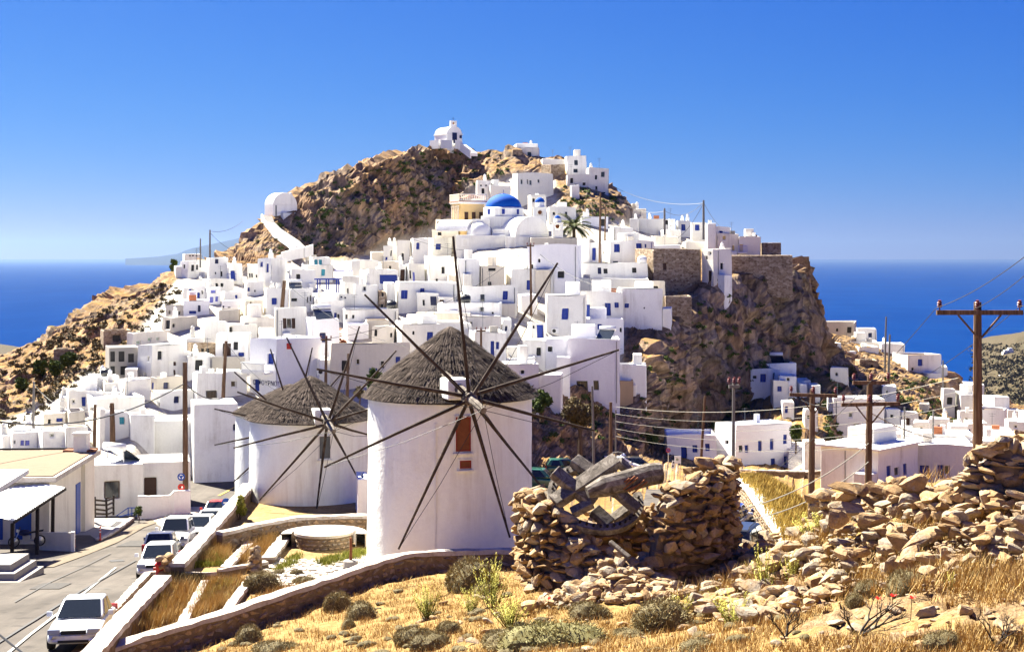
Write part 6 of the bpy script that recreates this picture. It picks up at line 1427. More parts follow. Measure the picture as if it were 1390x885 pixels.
def dry_wall(label, line, hs, n_max=300, th=.5):
    """a standing piece of dry-stone wall: line = (column, distance), hs = height along it"""
    L = [Vector(((px - CX) / F * Y, Y, 0)) for px, Y in line]; b0 = fgz(L[0].x, L[0].y) or -6
    o = empty('dry_stone_wall', (L[0].x, L[0].y, b0), label, 'wall'); itm = []; cv_ = MB()
    seg = [(L[i + 1] - L[i]).length for i in range(len(L) - 1)]; tot = sum(seg)
    def at(s_):
        for i, l_ in enumerate(seg):
            if s_ <= l_ or i == len(seg) - 1: t_ = min(1, s_ / l_); p = L[i].lerp(L[i + 1], t_); d = (L[i + 1] - L[i]).normalized(); return p, d, hs[i] + (hs[i + 1] - hs[i]) * t_
            s_ -= l_
    nn = int(tot / .3)
    for k in range(nn + 1):
        p, d, h_ = at(tot * k / nn); zb = fgz(p.x, p.y); zb = b0 if zb is None else zb; n_ = Vector((d.y, -d.x, 0)); h_ = max(.1, h_ - .2)
        for a, z in ((-.04, zb - .5), (-.04, zb + h_), (-th - .5, zb + h_), (-th - .9, zb - .5)): q = p + n_ * a; cv_.v.append((q.x - o.location.x, q.y - o.location.y, z - o.location.z))
        if k: j = 4 * k; cv_.f += [(j - 4, j, j + 1, j - 3), (j - 3, j + 1, j + 2, j - 2), (j - 2, j + 2, j + 3, j - 1)]
    cv_.build('core', M['mortar'], o)
    z = -.1
    while z < max(hs) + .1:
        s_ = rnd.uniform(0, .2); rowh = rnd.uniform(.11, .28)
        while s_ < tot:
            w_ = rnd.uniform(.10, .34) * (1.5 if rnd.random() < .12 else 1); p, d, h_ = at(s_)
            if z < h_ + rnd.uniform(-.2, .12):
                zb = fgz(p.x, p.y); zb = b0 if zb is None else zb; n_ = Vector((d.y, -d.x, 0)); q = p + n_ * rnd.uniform(-.12, .1); itm.append((Vector((q.x, q.y, zb + z + rowh * .5)), (w_, .24, rowh * .62 * rnd.uniform(.75, 1.25)), (rnd.uniform(-.2, .2), rnd.uniform(-.22, .22), math.atan2(d.y, d.x) + rnd.uniform(-.3, .3))))
            s_ += w_ * 1.6
        z += rowh * .95
    for k in range(int(tot * 14)):
        p, d, h_ = at(rnd.uniform(0, tot)); zb = fgz(p.x, p.y); zb = b0 if zb is None else zb; n_ = Vector((d.y, -d.x, 0)); s_ = rnd.uniform(.08, .28); q = p - n_ * rnd.uniform(-.1, 1.0); itm.append((Vector((q.x, q.y, zb + h_ + rnd.uniform(-.15, .1))), (s_ * 1.2, s_ * .8, s_ * .6), rr_()))
    pile(o, itm, n_max)
dry_wall('coursed dry-stone wall piece standing at the right edge', [(1255, 33.4), (1290, 32.6), (1330, 32.2), (1420, 31.4)], [.35, .95, 1.45, 1.7])
dry_wall('broken dry-stone wall piece below the wire tangle pole', [(1082, 39), (1110, 37.4), (1160, 36.2), (1215, 35.4), (1262, 34.6)], [.3, .75, .8, .45, .3])
lo = empty('stone_scatter', fg(800, 850), 'loose stones lying in the dry foreground grass', 'stones')
pile(lo, scatter([(560, 800), (690, 790), (720, 830), (1000, 860), (1390, 800), (1390, 885), (700, 885), (560, 860)], 120, .05, .22, 0, .6, 2.5))
# ---- wooden mill gear lying on the ruin
gear = empty('mill_gear', P(818, 668, 41), 'broken grey wooden mill wheel and axle lying on the ruin', 'mill gear')
def gp(px, py, Y): return P(px, py, Y) - gear.location
def beam(a, b, w_, t_, mat='greywood', name='beam'):
    m = MB(); m.bar(a, b, w_, t_, (0, -.5, .86)); m.build(name, M[mat], gear, bevel=.025)
Yb = 39.6
beam(gp(752, 682, Yb), gp(838, 624, Yb + .6), .42, .26); beam(gp(752, 640, Yb + .3), gp(806, 684, Yb + .05), .38, .24); beam(gp(779, 624, Yb + .9), gp(840, 668, Yb + .3), .38, .24); beam(gp(834, 664, Yb - .1), gp(866, 692, Yb - .3), .3, .22)
beam(gp(776, 696, Yb - .1), gp(804, 682, Yb - .1), .28, .2); beam(gp(806, 692, Yb + .3), gp(828, 712, Yb + .1), .36, .24); beam(gp(832, 706, Yb + .4), gp(860, 686, Yb + .5), .3, .24); beam(gp(840, 626, Yb + .7), gp(862, 648, Yb + .9), .3, .2)
ax_ = MB(); ax_.tube([gp(797, 668, Yb - .35), gp(820, 660, Yb - .25), gp(850, 653, Yb - .05), gp(880, 644, Yb + .1), gp(896, 642, Yb + .2)], [.16, .29, .30, .31, .29], 12); ax_.build('axle', M['greywood'], gear)
cr = MB(); cr.lathe([(.30, 0), (.31, .04), (.18, .06), (.0, .05)], 12); 
rim = MB(); c0 = gp(808, 676, Yb + .55); nz = Vector((.12, -.55, .82)).normalized(); ex = Vector((1, 0, -.18)); ex = (ex - nz * ex.dot(nz)).normalized() * 1.32; ey = nz.cross(ex).normalized() * 1.32; n = 36
for k0, k1 in ((-11, 2), (12, 22)):            # two broken pieces of the wheel rim
    rim = MB()
    for k in range(k0, k1 + 1):
        a = 2 * math.pi * k / n; d = ex * math.cos(a) + ey * math.sin(a)
        for q, w_ in ((.82, -.09), (1.0, -.09), (1.0, .09), (.82, .09)): rim.v.append(tuple(c0 + d * q + nz * w_))
        if k > k0:
            j = 4 * (k - k0)
            for e in range(4): rim.f.append((j - 4 + e, j + e, j + (e + 1) % 4, j - 4 + (e + 1) % 4))
    rim.f += [(3, 2, 1, 0), tuple(len(rim.v) - 4 + e for e in range(4))]
    rim.build('rim', M['greywood'], gear)
for k in range(40):
    if 2 <= k <= 13 or 24 <= k <= 27: continue
    a = 2 * math.pi * k / 40; d = ex * math.cos(a) + ey * math.sin(a); m = MB(); m.tube([c0 + d * .9 - nz * .2, c0 + d * .9 + nz * .16], .035, 6); m.build('cog', M['wooddark'], gear)
pk = MB()
for q in range(6): s_ = rnd.uniform(-.3, .3); a = gp(838 + q * 4, 660 + q * 2, Yb - .35); pk.bar(a, a + Vector((.35 + s_ * .3, 0, .25 + s_ * .4)), .05, .03)
pk.build('iron_strap', M['rust'], gear)
beam(gp(828, 735, 38.4), gp(855, 757, 38.0), .12, .1, 'greywood', 'fallen_plank')
# ---- lane behind the ruin with its white-capped wall, bank and parked cars
lane = MB(); pa = []
for Y in np.arange(50, 112, 4.0):
    zz = -5.6 - .106 * Y; x1 = np.interp(Y, [47, 70, 95, 112], [(1075 - CX) / F * 47, (1034 - CX) / F * 70, (1000 - CX) / F * 95, (985 - CX) / F * 112]); lane.v += [(x1 - 6, Y, zz), (x1 + .1, Y, zz)]
for k in range(len(lane.v) // 2 - 1): lane.f.append((2 * k, 2 * k + 1, 2 * k + 3, 2 * k + 2))
tag(lane.build('lane', M['asphalt']), 'narrow lane dropping away behind the ruined mill', kind='structure')
rubble_wall('white capped wall running downhill behind the ruin', [P(1080, 741, 46.5), P(1062, 716, 55), P(1040, 688, 67), P(1020, 662, 82), P(1000, 646, 98), P(985, 640, 112)], .55, 1.6, .16, .08, 60, -1, capmat='roofwhite')
car('dark off-road car half hidden by dry stalks behind the ruin', 1020, 0, 58, 160, 'cdark', 'suv', group='cars beyond the ruin', z=-5.6 - .106 * 58)
car('blue car beyond the dark off-road car', 1003, 0, 74, 160, 'cblue', 'hatch', group='cars beyond the ruin', z=-5.6 - .106 * 74)
bank = []; bp = [[(1080, 742, 46.5), (1110, 752, 48), (1135, 775, 52)], [(1062, 717, 55), (1100, 720, 60), (1120, 750, 66)], [(1040, 689, 67), (1085, 690, 76), (1105, 710, 84)], [(1020, 663, 82), (1060, 662, 92), (1080, 680, 100)], [(1000, 647, 98), (1030, 646, 108), (1045, 655, 116)]]
bm_ = MB(); nn = 12; mm = 16
for i in range(mm + 1):
    for j in range(nn + 1):
        u = i / mm * 4; i0 = min(3, int(u)); fu = u - i0; v_ = j / nn * 2; j0 = min(1, int(v_)); fv = v_ - j0
        q = lambda a, b: P(*bp[a][b])
        p = q(i0, j0).lerp(q(i0 + 1, j0), fu).lerp(q(i0, j0 + 1).lerp(q(i0 + 1, j0 + 1), fu), fv); bm_.v.append(tuple(p))
for i in range(mm):
    for j in range(nn): k = i * (nn + 1) + j; bm_.f.append((k, k + 1, k + nn + 2, k + nn + 1))
tag(bm_.build('grassy_bank', M['hillside'], smooth=True), 'flowering bank beside the white capped wall', kind='structure'); BANK = bm_
# ---------------------------------------------------------------- vegetation
def leafmat(name, a, b_, c, tr=.25):
    m, t, b = nodes(name, .8, .15); at = t.nodes.new('ShaderNodeAttribute'); at.attribute_name = 'tone'
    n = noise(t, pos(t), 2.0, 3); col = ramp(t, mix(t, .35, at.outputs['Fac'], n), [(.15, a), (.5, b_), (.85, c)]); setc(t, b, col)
    M[name] = m
leafmat('straw', (.22, .125, .035), (.38, .24, .075), (.50, .37, .17)); leafmat('cushion', (.06, .046, .02), (.22, .175, .08), (.42, .35, .19))
leafmat('cushiongreen', (.09, .08, .028), (.24, .21, .085), (.38, .34, .16)); leafmat('spurge', (.07, .075, .012), (.26, .25, .04), (.52, .46, .10)); leafmat('leaf', (.02, .035, .008), (.055, .085, .018), (.13, .16, .035))
leafmat('olive', (.04, .032, .015), (.11, .085, .04), (.20, .15, .07)); leafmat('palm', (.02, .03, .008), (.07, .085, .022), (.20, .18, .06)); leafmat('iceplant', (.07, .08, .01), (.20, .21, .03), (.50, .46, .12)); leafmat('bankweed', (.11, .085, .012), (.30, .20, .035), (.46, .30, .06)); leafmat('scrub', (.035, .028, .014), (.075, .06, .028), (.14, .10, .045))
plain('poppy', (.75, .012, .006), .5); plain('bark', (.10, .07, .05), .9, .1, 0, .4, 10); plain('flowerpink', (.60, .08, .20), .6)
rng = np.random.default_rng(5)
def tri_mesh(name, P0, P1, P2, tone, mat, tone2=None):
    n = len(P0); V = np.stack([P0, P1, P2], 1).reshape(-1, 3); me = np_mesh(name, V, np.arange(3 * n).reshape(n, 3), M[mat], False)
    at = me.attributes.new('tone', 'FLOAT', 'POINT'); at.data.foreach_set('value', np.repeat(tone, 3).astype(np.float32)); return me
def blades(pts, h, wdt, lean=.35, droop=0):
    n = len(pts); a = rng.uniform(0, 2 * np.pi, n); d = np.stack([np.cos(a), np.sin(a), np.zeros(n)], 1); s_ = np.stack([-np.sin(a), np.cos(a), np.zeros(n)], 1)
    hh = (h * rng.uniform(.45, 1.2, n))[:, None]; b0 = pts - s_ * wdt; b1 = pts + s_ * wdt; tip = pts + np.array([0, 0, 1]) * hh + d * hh * lean * rng.uniform(.2, 1.3, n)[:, None]
    return b0, b1, tip
def leafcloud(centers, size):
    n = len(centers); u = rng.normal(size=(n, 3)); u /= np.linalg.norm(u, axis=1, keepdims=True); v = rng.normal(size=(n, 3)); v -= (v * u).sum(1, keepdims=True) * u; v /= np.linalg.norm(v, axis=1, keepdims=True)
    s_ = (size * rng.uniform(.6, 1.4, n))[:, None]; return centers - u * s_ * .5, centers + u * s_ * .5, centers + v * s_
# grass on the foreground slope
def fg_grass(n):
    out = []; 
    px = rng.uniform(150, 1400, n); py = rng.uniform(735, 905, n)
    for a, b in zip(px, py):
        h = fg(a, b)
        if h is not None: out.append(h[:])
    return np.array(out)
base = fg_grass(8000); pr = HY - base[:, 2] / base[:, 1] * F; pc = CX + base[:, 0] / base[:, 1] * F
dens = fbm(base, 1.7, 3) + .35 - .55 * np.clip((pc - 1000) / 150, 0, 1) * np.clip((pr - 760) / 30, 0, 1) - .3 * np.clip((pc - 690) / 50, 0, 1) * np.clip((800 - pr) / 20, 0, 1); base = base[dens > 0]
pts = np.repeat(base, 14, 0) + rng.normal(size=(len(base) * 14, 3)) * np.array([.12, .12, 0]); 
A = blades(pts, .14, .008, .7); me = tri_mesh('dry_grass', *A, np.repeat(rng.random(len(base)), 14) * .6 + rng.random(len(pts)) * .4, 'straw')
tag(mobj('dry_grass', me), 'golden dry grass covering the foreground slope', 'grass', kind='stuff')
tf = []
for _ in range(2200):
    h = fg(rng.uniform(760, 1400), rng.uniform(650, 815))
    if h is not None: tf.append((h + Vector((0, 0, .12)))[:])
tf = np.array(tf); tf = tf[fbm(tf, 1.3, 3) > .02]; tp = np.repeat(tf, 16, 0) + rng.normal(size=(len(tf) * 16, 3)) * np.array([.1, .1, .05]); A = blades(tp, .32, .008, .7)
tag(mobj('dry_tufts', tri_mesh('dry_tufts', *A, rng.random(len(tp)), 'straw')), 'dry grass tufts growing between the fallen stones', 'grass', kind='stuff')
# grass and low plants in the terrace beds
def bed(polygon, n, h, wd, mat, name, label, per=10, spread=.1):
    xs = [p[0] for p in polygon]; ys_ = [p[1] for p in polygon]; c = []
    px = rng.uniform(min(xs), max(xs), n); py = rng.uniform(min(ys_), max(ys_), n); ok = in_poly(px, py, polygon)
    b_ = np.array([T(x, y)[:] for x, y in zip(px[ok], py[ok])]); p_ = np.repeat(b_, per, 0) + rng.normal(size=(len(b_) * per, 3)) * np.array([spread, spread, 0])
    hv = h * (1 + .6 * fbm(p_, .8, 2)); A = blades(p_, hv, wd, .5); tag(mobj(name, tri_mesh(name, *A, np.repeat(rng.random(len(b_)), per) * .6 + rng.random(len(p_)) * .4, mat)), label, 'grass', kind='stuff')
bed([(150, 872), (205, 815), (225, 795), (275, 790), (240, 842), (180, 862)], 1500, .40, .012, 'straw', 'dry_grass', 'dry grass filling the lowest planting bed')
bed([(255, 845), (282, 792), (330, 786), (305, 826)], 1200, .42, .012, 'straw', 'dry_grass', 'dry grass in the bed left of the cairn')
bed([(318, 768), (350, 730), (385, 722), (362, 752)], 1100, .40, .012, 'straw', 'dry_grass', 'tawny grass in the bed behind the cairn')
bed([(255, 765), (290, 728), (330, 724), (300, 768)], 900, .34, .012, 'straw', 'dry_grass', 'dry grass in the upper left planting bed')
bed([(232, 772), (245, 758), (300, 752), (302, 768)], 900, .2, .02, 'iceplant', 'ice_plants', 'green flowering ice plants in the upper left bed', 12)
bed([(370, 778), (392, 760), (405, 752), (400, 768)], 350, .2, .02, 'iceplant', 'ice_plants', 'green ice plants left of the round bench', 12)
bed([(430, 764), (490, 748), (502, 750), (490, 758), (440, 770)], 600, .2, .02, 'iceplant', 'ice_plants', 'green ice plants below the round bench', 12)
bed([(185, 850), (222, 800), (240, 795), (215, 840)], 260, .3, .022, 'iceplant', 'green_weeds', 'yellow-green weeds in the lowest planting bed', 12)
bed([(270, 828), (292, 796), (318, 792), (300, 820)], 280, .32, .022, 'iceplant', 'green_weeds', 'yellow-green weeds in the bed left of the cairn', 12)
bed([(228, 800), (236, 786), (276, 786), (270, 794)], 260, .34, .02, 'scrub', 'dark_weeds', 'dark weeds beside the hydrant', 12)
bed([(345, 812), (372, 800), (440, 790), (420, 800), (350, 822)], 500, .25, .012, 'straw', 'dry_grass', 'dry grass strip along the patio edge')
# yellow flowering bank
bv_ = np.array(BANK.v).reshape(17, 13, 3); n = 5200; u = rng.uniform(0, 15.99, n); v = rng.uniform(0, 11.99, n); iu = u.astype(int); iv = v.astype(int); fu = (u - iu)[:, None]; fv = (v - iv)[:, None]
bp_ = (bv_[iu, iv] * (1 - fu) + bv_[iu + 1, iv] * fu) * (1 - fv) + (bv_[iu, iv + 1] * (1 - fu) + bv_[iu + 1, iv + 1] * fu) * fv; bp_ = np.repeat(bp_, 6, 0) + rng.normal(size=(n * 6, 3)) * np.array([.2, .2, .0])
A = blades(bp_, .4, .02, .6); tag(mobj('flowering_weeds', tri_mesh('flowering_weeds', *A, rng.random(len(bp_)), 'bankweed')), 'yellow flowering weeds on the bank beside the white capped wall', 'weeds', kind='stuff')

# cushion shrubs
def cushion_mesh(seed, mat, lumps=5, n=3600):
    r_ = np.random.default_rng(seed); C = np.column_stack([r_.uniform(-.45, .45, lumps), r_.uniform(-.4, .4, lumps), r_.uniform(0, .12, lumps)]); C[0] = 0; rad = r_.uniform(.42, .62, lumps); rad[0] = .7
    k = r_.integers(0, lumps, n); d = r_.normal(size=(n, 3)); d[:, 2] = np.abs(d[:, 2]); d /= np.linalg.norm(d, axis=1, keepdims=True); sh = rad[k] * r_.uniform(.86, 1.03, n)
    p = C[k] + d * sh[:, None] * np.array([1, 1, .82]); t_ = r_.normal(size=(n, 3)) * .5 + d; t_ /= np.linalg.norm(t_, axis=1, keepdims=True); s_ = np.cross(t_, r_.normal(size=(n, 3))); s_ /= np.linalg.norm(s_, axis=1, keepdims=True)
    tone = np.clip((sh / rad[k] - .86) / .17, 0, 1) * .6 + r_.random(n) * .4  # highlights put into the colour: outer tips lighter, leaves further in darker
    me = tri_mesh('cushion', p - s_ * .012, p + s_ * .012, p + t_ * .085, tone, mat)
    # dense body inside
    bm = bmesh.new()
    for c, q in zip(C, rad): bmesh.ops.create_icosphere(bm, subdivisions=2, radius=float(q) * .93, matrix=Matrix.Translation(c) @ Matrix.Diagonal((1, 1, .82, 1)))
    m2 = bpy.data.meshes.new('b'); bm.to_mesh(m2); bm.free(); v, f = mesh_arrays(m2); v1, f1 = mesh_arrays(me); v += np.random.default_rng(seed).normal(size=v.shape) * .02
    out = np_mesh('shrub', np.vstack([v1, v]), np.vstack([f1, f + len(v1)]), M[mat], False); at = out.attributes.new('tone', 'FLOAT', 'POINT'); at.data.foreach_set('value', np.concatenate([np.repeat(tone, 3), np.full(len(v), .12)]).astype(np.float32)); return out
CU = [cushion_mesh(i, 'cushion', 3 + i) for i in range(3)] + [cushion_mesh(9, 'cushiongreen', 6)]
def cushion(px, py, w_, h_, var, label, onT=False):
    b_ = T(px, py) if onT else fg(px, py)
    if b_ is None: return
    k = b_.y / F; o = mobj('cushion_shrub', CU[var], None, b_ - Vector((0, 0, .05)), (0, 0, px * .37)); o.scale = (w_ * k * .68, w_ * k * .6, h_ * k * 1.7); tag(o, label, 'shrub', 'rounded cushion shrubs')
for a in ((338, 872, 45, 26, 0, 'olive cushion shrub just below the long rubble wall near its left end'), (374, 886, 60, 20, 1, 'flat cushion shrub at the bottom edge left of centre'), (459, 826, 36, 28, 2, 'lumpy grey cushion shrub against the long rubble wall'), (491, 838, 48, 24, 0, 'smooth dark cushion shrub right of the lumpy grey one'), (473, 852, 24, 16, 1, 'small cushion shrub below the smooth dark one'),
          (645, 802, 76, 46, 0, 'large dark domed cushion shrub under the front windmill'), (660, 806, 34, 18, 2, 'brown dry cushion tucked against the large dark dome'), (561, 872, 50, 26, 1, 'pale olive cushion left of the bottom centre group'), (588, 878, 54, 24, 2, 'pale olive cushion in the middle of the bottom centre group'), (612, 858, 36, 18, 0, 'small round cushion above the bottom centre group'), (685, 876, 70, 24, 1, 'long low cushion right of the bottom centre group'),
          (758, 878, 118, 38, 3, 'broad pale green cushion at the bottom centre'), (904, 850, 92, 42, 0, 'wide dark cushion shrub right of the ruined mill foot'), (797, 838, 56, 26, 1, 'low olive cushion before the rubble heap'), (855, 864, 50, 14, 1, 'flattened cushion at the bottom between two larger shrubs'), (1182, 808, 40, 26, 2, 'grey twiggy cushion under the collapsed wall'), (1160, 820, 32, 20, 0, 'small grey cushion left of the twiggy one'), (1236, 804, 60, 36, 2, 'brown twiggy cushion shrub on the right rock slope'),
          (1326, 784, 44, 18, 2, 'low brown cushion near the right picture edge'), (1284, 878, 56, 28, 2, 'dark brown cushion at the bottom right'), (947, 880, 60, 18, 1, 'low cushion at the bottom right of centre'), (1060, 810, 30, 16, 1, 'little cushion beside the tall spurge')): cushion(*a)
for a in ((360, 800, 54, 28, 0, 'cushion shrub beside the cairn on the terrace'), (416, 793, 32, 14, 1, 'small cushion shrub on the patio edge'), (377, 779, 18, 9, 2, 'tiny cushion shrub at the patio corner'), (402, 780, 18, 10, 1, 'tiny tufted cushion in the middle of the patio')): cushion(*a, True)
# little herb cushions between the bigger ones
hv = []; hf = []; ht = []; nb = 0; src = []
for m_ in CU: v_, f_ = mesh_arrays(m_); t_ = np.empty(len(v_), np.float32); m_.attributes['tone'].data.foreach_get('value', t_); sel = rng.permutation(3600)[:420]; fs = np.vstack([f_[:3600][sel], f_[3600:]]); src.append((v_, fs, t_))
for i in range(130):
    h = fg(rng.uniform(200, 1100), rng.uniform(790, 890))
    if h is None: continue
    v_, f_, t_ = src[i % 4]; s_ = rng.uniform(.08, .26); a = rng.uniform(0, 6.28); Rm = np.array([[np.cos(a), -np.sin(a), 0], [np.sin(a), np.cos(a), 0], [0, 0, 1]]); hv.append((v_ * np.array([s_ * 1.2, s_, s_ * .9])) @ Rm.T + np.array(h[:])); hf.append(f_ + nb); ht.append(t_); nb += len(v_)
me = np_mesh('herb_cushions', np.vstack(hv), np.vstack(hf), M['cushion'], False); at = me.attributes.new('tone', 'FLOAT', 'POINT'); at.data.foreach_set('value', np.concatenate(ht)); tag(mobj('herb_cushions', me), 'small grey-green herb cushions dotted over the foreground slope', 'herbs', kind='stuff')
# spurges with upright leafy stems
def spurge_mesh(seed, n=34):
    r_ = np.random.default_rng(seed); P0 = []; P1 = []; P2 = []; tn = []
    for i in range(n):
        a = r_.uniform(0, 6.28); tilt = r_.uniform(.05, .75) ; L = r_.uniform(.6, 1.05); b0 = np.array([np.cos(a), np.sin(a), 0]) * r_.uniform(0, .18); d = np.array([np.cos(a) * np.sin(tilt), np.sin(a) * np.sin(tilt), np.cos(tilt)])
        for k in range(30):
            t_ = .1 + .9 * k / 30; c = b0 + d * L * t_ + np.array([0, 0, .18 * t_ * t_ * np.sin(tilt)]); th = r_.uniform(0, 6.28); o = np.array([np.cos(th), np.sin(th), .55]); o /= np.linalg.norm(o); s_ = np.cross(o, d); s_ /= np.linalg.norm(s_) + 1e-6; l_ = .085 * (1.1 - .5 * t_)
            P0.append(c - s_ * .016); P1.append(c + s_ * .016); P2.append(c + o * l_); tn.append(.15 + .65 * t_ + .2 * r_.random())
        s_ = np.cross(d, [0, 1, .2]); s_ /= np.linalg.norm(s_); P0.append(b0 - s_ * .012); P1.append(b0 + s_ * .012); P2.append(b0 + d * L); tn.append(.1)
    return tri_mesh('spurge', np.array(P0), np.array(P1), np.array(P2), np.array(tn), 'spurge')
SPU = [spurge_mesh(i, 30 + 8 * i) for i in range(3)]
for i, (px, py, w_, h_, label) in enumerate(((1037, 812, 52, 56, 'tall yellow-green spurge bush right of the ruined mill'), (996, 850, 66, 40, 'spreading spurge at the bottom right of the ruin'), (580, 840, 44, 38, 'bright green spurge below the front windmill'), (667, 824, 56, 54, 'leafy spurge at the left foot of the ruin'), (640, 832, 40, 30, 'low spurge left of the ruin foot'), (692, 852, 60, 34, 'yellow spurge in front of the ruin corner'), (1105, 728, 58, 26, 'pale spurge on top of the collapsed wall'), (1140, 700, 36, 22, 'small spurge behind the poppies on the wall'), (925, 838, 36, 26, 'small spurge behind the wide dark cushion'), (1075, 790, 34, 30, 'spurge among the stones below the wall fragment'), (1250, 770, 30, 24, 'little spurge under the right wall fragment'), (780, 800, 34, 26, 'spurge sprouting from the rubble heap foot'), (1290, 800, 26, 20, 'low spurge on the right rock slope'))):
    h = fg(px, py); 
    if h is None: continue
    k = h.y / F; o = mobj('spurge', SPU[i % 3], None, h, (0, 0, i * 1.3)); o.scale = (w_ * k * .8, w_ * k * .95, h_ * k * 1.3); tag(o, label, 'shrub', 'spurges on the slope')
# dead twigs
def twigs(px, py, s_, label, seed):
    h = fg(px, py); r_ = random.Random(seed); o = empty('dead_bush', h, label, 'dead bush'); m = MB()
    def grow(p, d, l, r, n):
        e = p + d * l; m.tube([p, p.lerp(e, .5) + Vector((r_.uniform(-.02, .02), r_.uniform(-.02, .02), 0)), e], [r, r * .8, r * .6], 5)
        if n:
            for k in range(r_.choice([2, 3])): grow(e, (d + Vector((r_.uniform(-.8, .8), r_.uniform(-.5, .5), r_.uniform(-.2, .5)))).normalized(), l * r_.uniform(.55, .85), r * .6, n - 1)
    for k in range(4): grow(Vector((0, 0, 0)), Vector((r_.uniform(-1, 1), r_.uniform(-.6, .6), r_.uniform(.3, 1))).normalized(), s_ * .4, s_ * .035, 3)
    m.build('branches', M['wooddark'], o)
twigs(1166, 862, .75, 'black burnt twigs in the right foreground', 4); twigs(1066, 866, .5, 'small burnt twigs left of the larger ones', 5); twigs(1350, 880, .5, 'burnt twigs near the bottom right corner', 6)
for i, (px, py, pl_) in enumerate(((683, 750, 'red poppy at the left foot of the ruined mill'), (846, 812, 'red poppy at the foot of the rubble heap below the mill gear'), (1100, 716, 'red poppy left of the pale spurge on the collapsed wall'), (1112, 712, 'red poppy right of the pale spurge on the collapsed wall'), (1215, 690, 'red poppy high among the stones of the collapsed wall'), (1190, 842, 'red poppy just left of the larger burnt twigs tip'), (1210, 838, 'red poppy right above the larger burnt twigs'), (1236, 842, 'rightmost red poppy beyond the larger burnt twigs'), (744, 832, 'red poppy in the grass before the rubble heap'))):
    h = fg(px, py)
    if h is None: continue
    o = empty('poppy', h, pl_, 'poppy', 'red poppies'); m = MB(); hh = .34 + .3 * (py < 780); m.tube([(0, 0, 0), (.02, 0, hh)], .006, 4); m.build('stem', M['leaf'], o)
    m = MB(); 
    for k in range(4): a = k * 1.57; m.add([(.02, 0, hh), (.02 + .05 * math.cos(a - .6), .05 * math.sin(a - .6), hh + .03), (.02 + .07 * math.cos(a), .07 * math.sin(a), hh + .05), (.02 + .05 * math.cos(a + .6), .05 * math.sin(a + .6), hh + .03)], [(0, 1, 2, 3)])
    m.build('petals', M['poppy'], o)
# bushes and trees
def tree(name, px, py, Y, w_, h_, mat, label, cat='tree', seed=1, n=5200, leaf=.22, trunk=.3, clumps=16, group=None):
    r_ = np.random.default_rng(seed); k = Y / F; W = w_ * k / 2; H = h_ * k; o = empty(name, P(px, py, Y), label, cat, group); tz = H * trunk
    cl = []; 
    for i in range(clumps):
        d = r_.normal(size=3); d /= np.linalg.norm(d); q = r_.random() ** .4; cl.append((d[0] * W * .62 * q, d[1] * W * .62 * q, tz + (H - tz) * .5 + d[2] * (H - tz) * .34 * q))
    cl = np.array(cl); rad = r_.uniform(.22, .42, clumps) * min(W, H * .6); kk = r_.integers(0, clumps, n); d = r_.normal(size=(n, 3)); d /= np.linalg.norm(d, axis=1, keepdims=True)
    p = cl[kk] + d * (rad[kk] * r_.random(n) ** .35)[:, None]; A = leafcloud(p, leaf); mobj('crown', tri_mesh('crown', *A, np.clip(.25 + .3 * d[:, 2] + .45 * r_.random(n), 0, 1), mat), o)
    m = MB(); m.tube([(0, 0, -.8), (.05, 0, tz * .6), (0, .05, tz + (H - tz) * .3)], [W * .12, W * .09, W * .05], 7)
    for c in cl[:7]: m.tube([(0, 0, tz * .7), (c[0] * .5, c[1] * .5, tz + (c[2] - tz) * .6), tuple(c)], [W * .05, W * .035, W * .015], 5)
    m.build('trunk', M['bark'], o); return o
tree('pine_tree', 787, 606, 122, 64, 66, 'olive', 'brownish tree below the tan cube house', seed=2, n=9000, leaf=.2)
tree('bush', 735, 560, 128, 54, 30, 'leaf', 'dark green bush on the bank right of the front mill', 'bush', 3, 4000, .2, .05)
tree('bush', 716, 575, 122, 30, 26, 'scrub', 'low scrub behind the right edge of the front mill', 'bush', 4, 2500, .2, .05)
tree('cypress_tree', 236, 378, 194, 13, 28, 'leaf', 'dark cypress at the left tip of the ridge', seed=5, n=2500, leaf=.25, trunk=.08)
tree('bush', 205, 453, 176, 16, 13, 'leaf', 'round green bush beside the derelict grey house', 'bush', 6, 1500, .25, .05)
for i, (px, py, w_, h_, lb) in enumerate(((92, 500, 26, 24, 'dark green shrub clump highest on the left brown slope'), (76, 512, 24, 26, 'dark shrub below the highest clump on the left slope'), (54, 512, 20, 26, 'bright edged shrub in the middle of the left slope'), (30, 532, 18, 20, 'small dark shrub lowest on the left slope'))):
    h = ground(px, py); tree('slope_shrub', px, py, h.y, w_, h_, 'leaf', lb, 'bush', 20 + i, 1800, .3, .05)
tree('prickly_pear', 507, 532, 128, 28, 36, 'leaf', 'dark green bush below the long stained cream building', 'bush', 9, 2500, .25, .05)
tree('bush', 488, 540, 127, 20, 16, 'olive', 'brown dry bush left of the dark green one', 'bush', 10, 1200, .2, .05)
tree('yellow_broom', 697, 446, 164, 22, 20, 'iceplant', 'yellow flowering broom beside the white lane', 'bush', 11, 2200, .2, .05)
tree('tall_shrub', 325, 712, 66, 26, 46, 'iceplant', 'tall yellow-green shrub on the parapet before the middle mill', 'bush', 12, 3000, .09, .05)
tree('oleander', 188, 703, 100, 14, 18, 'leaf', 'small leafy plant with pink flowers by the blue railing', 'plant', 13, 900, .1, .05)
tree('bush', 1080, 605, 146, 24, 32, 'leaf', 'leafy shrub at the head of the gorge stairs', 'bush', 14, 2200, .2, .1)
tree('bush', 985, 640, 120, 30, 14, 'leaf', 'bright shrub before the long blue-roofed house', 'bush', 15, 1600, .15, .02)
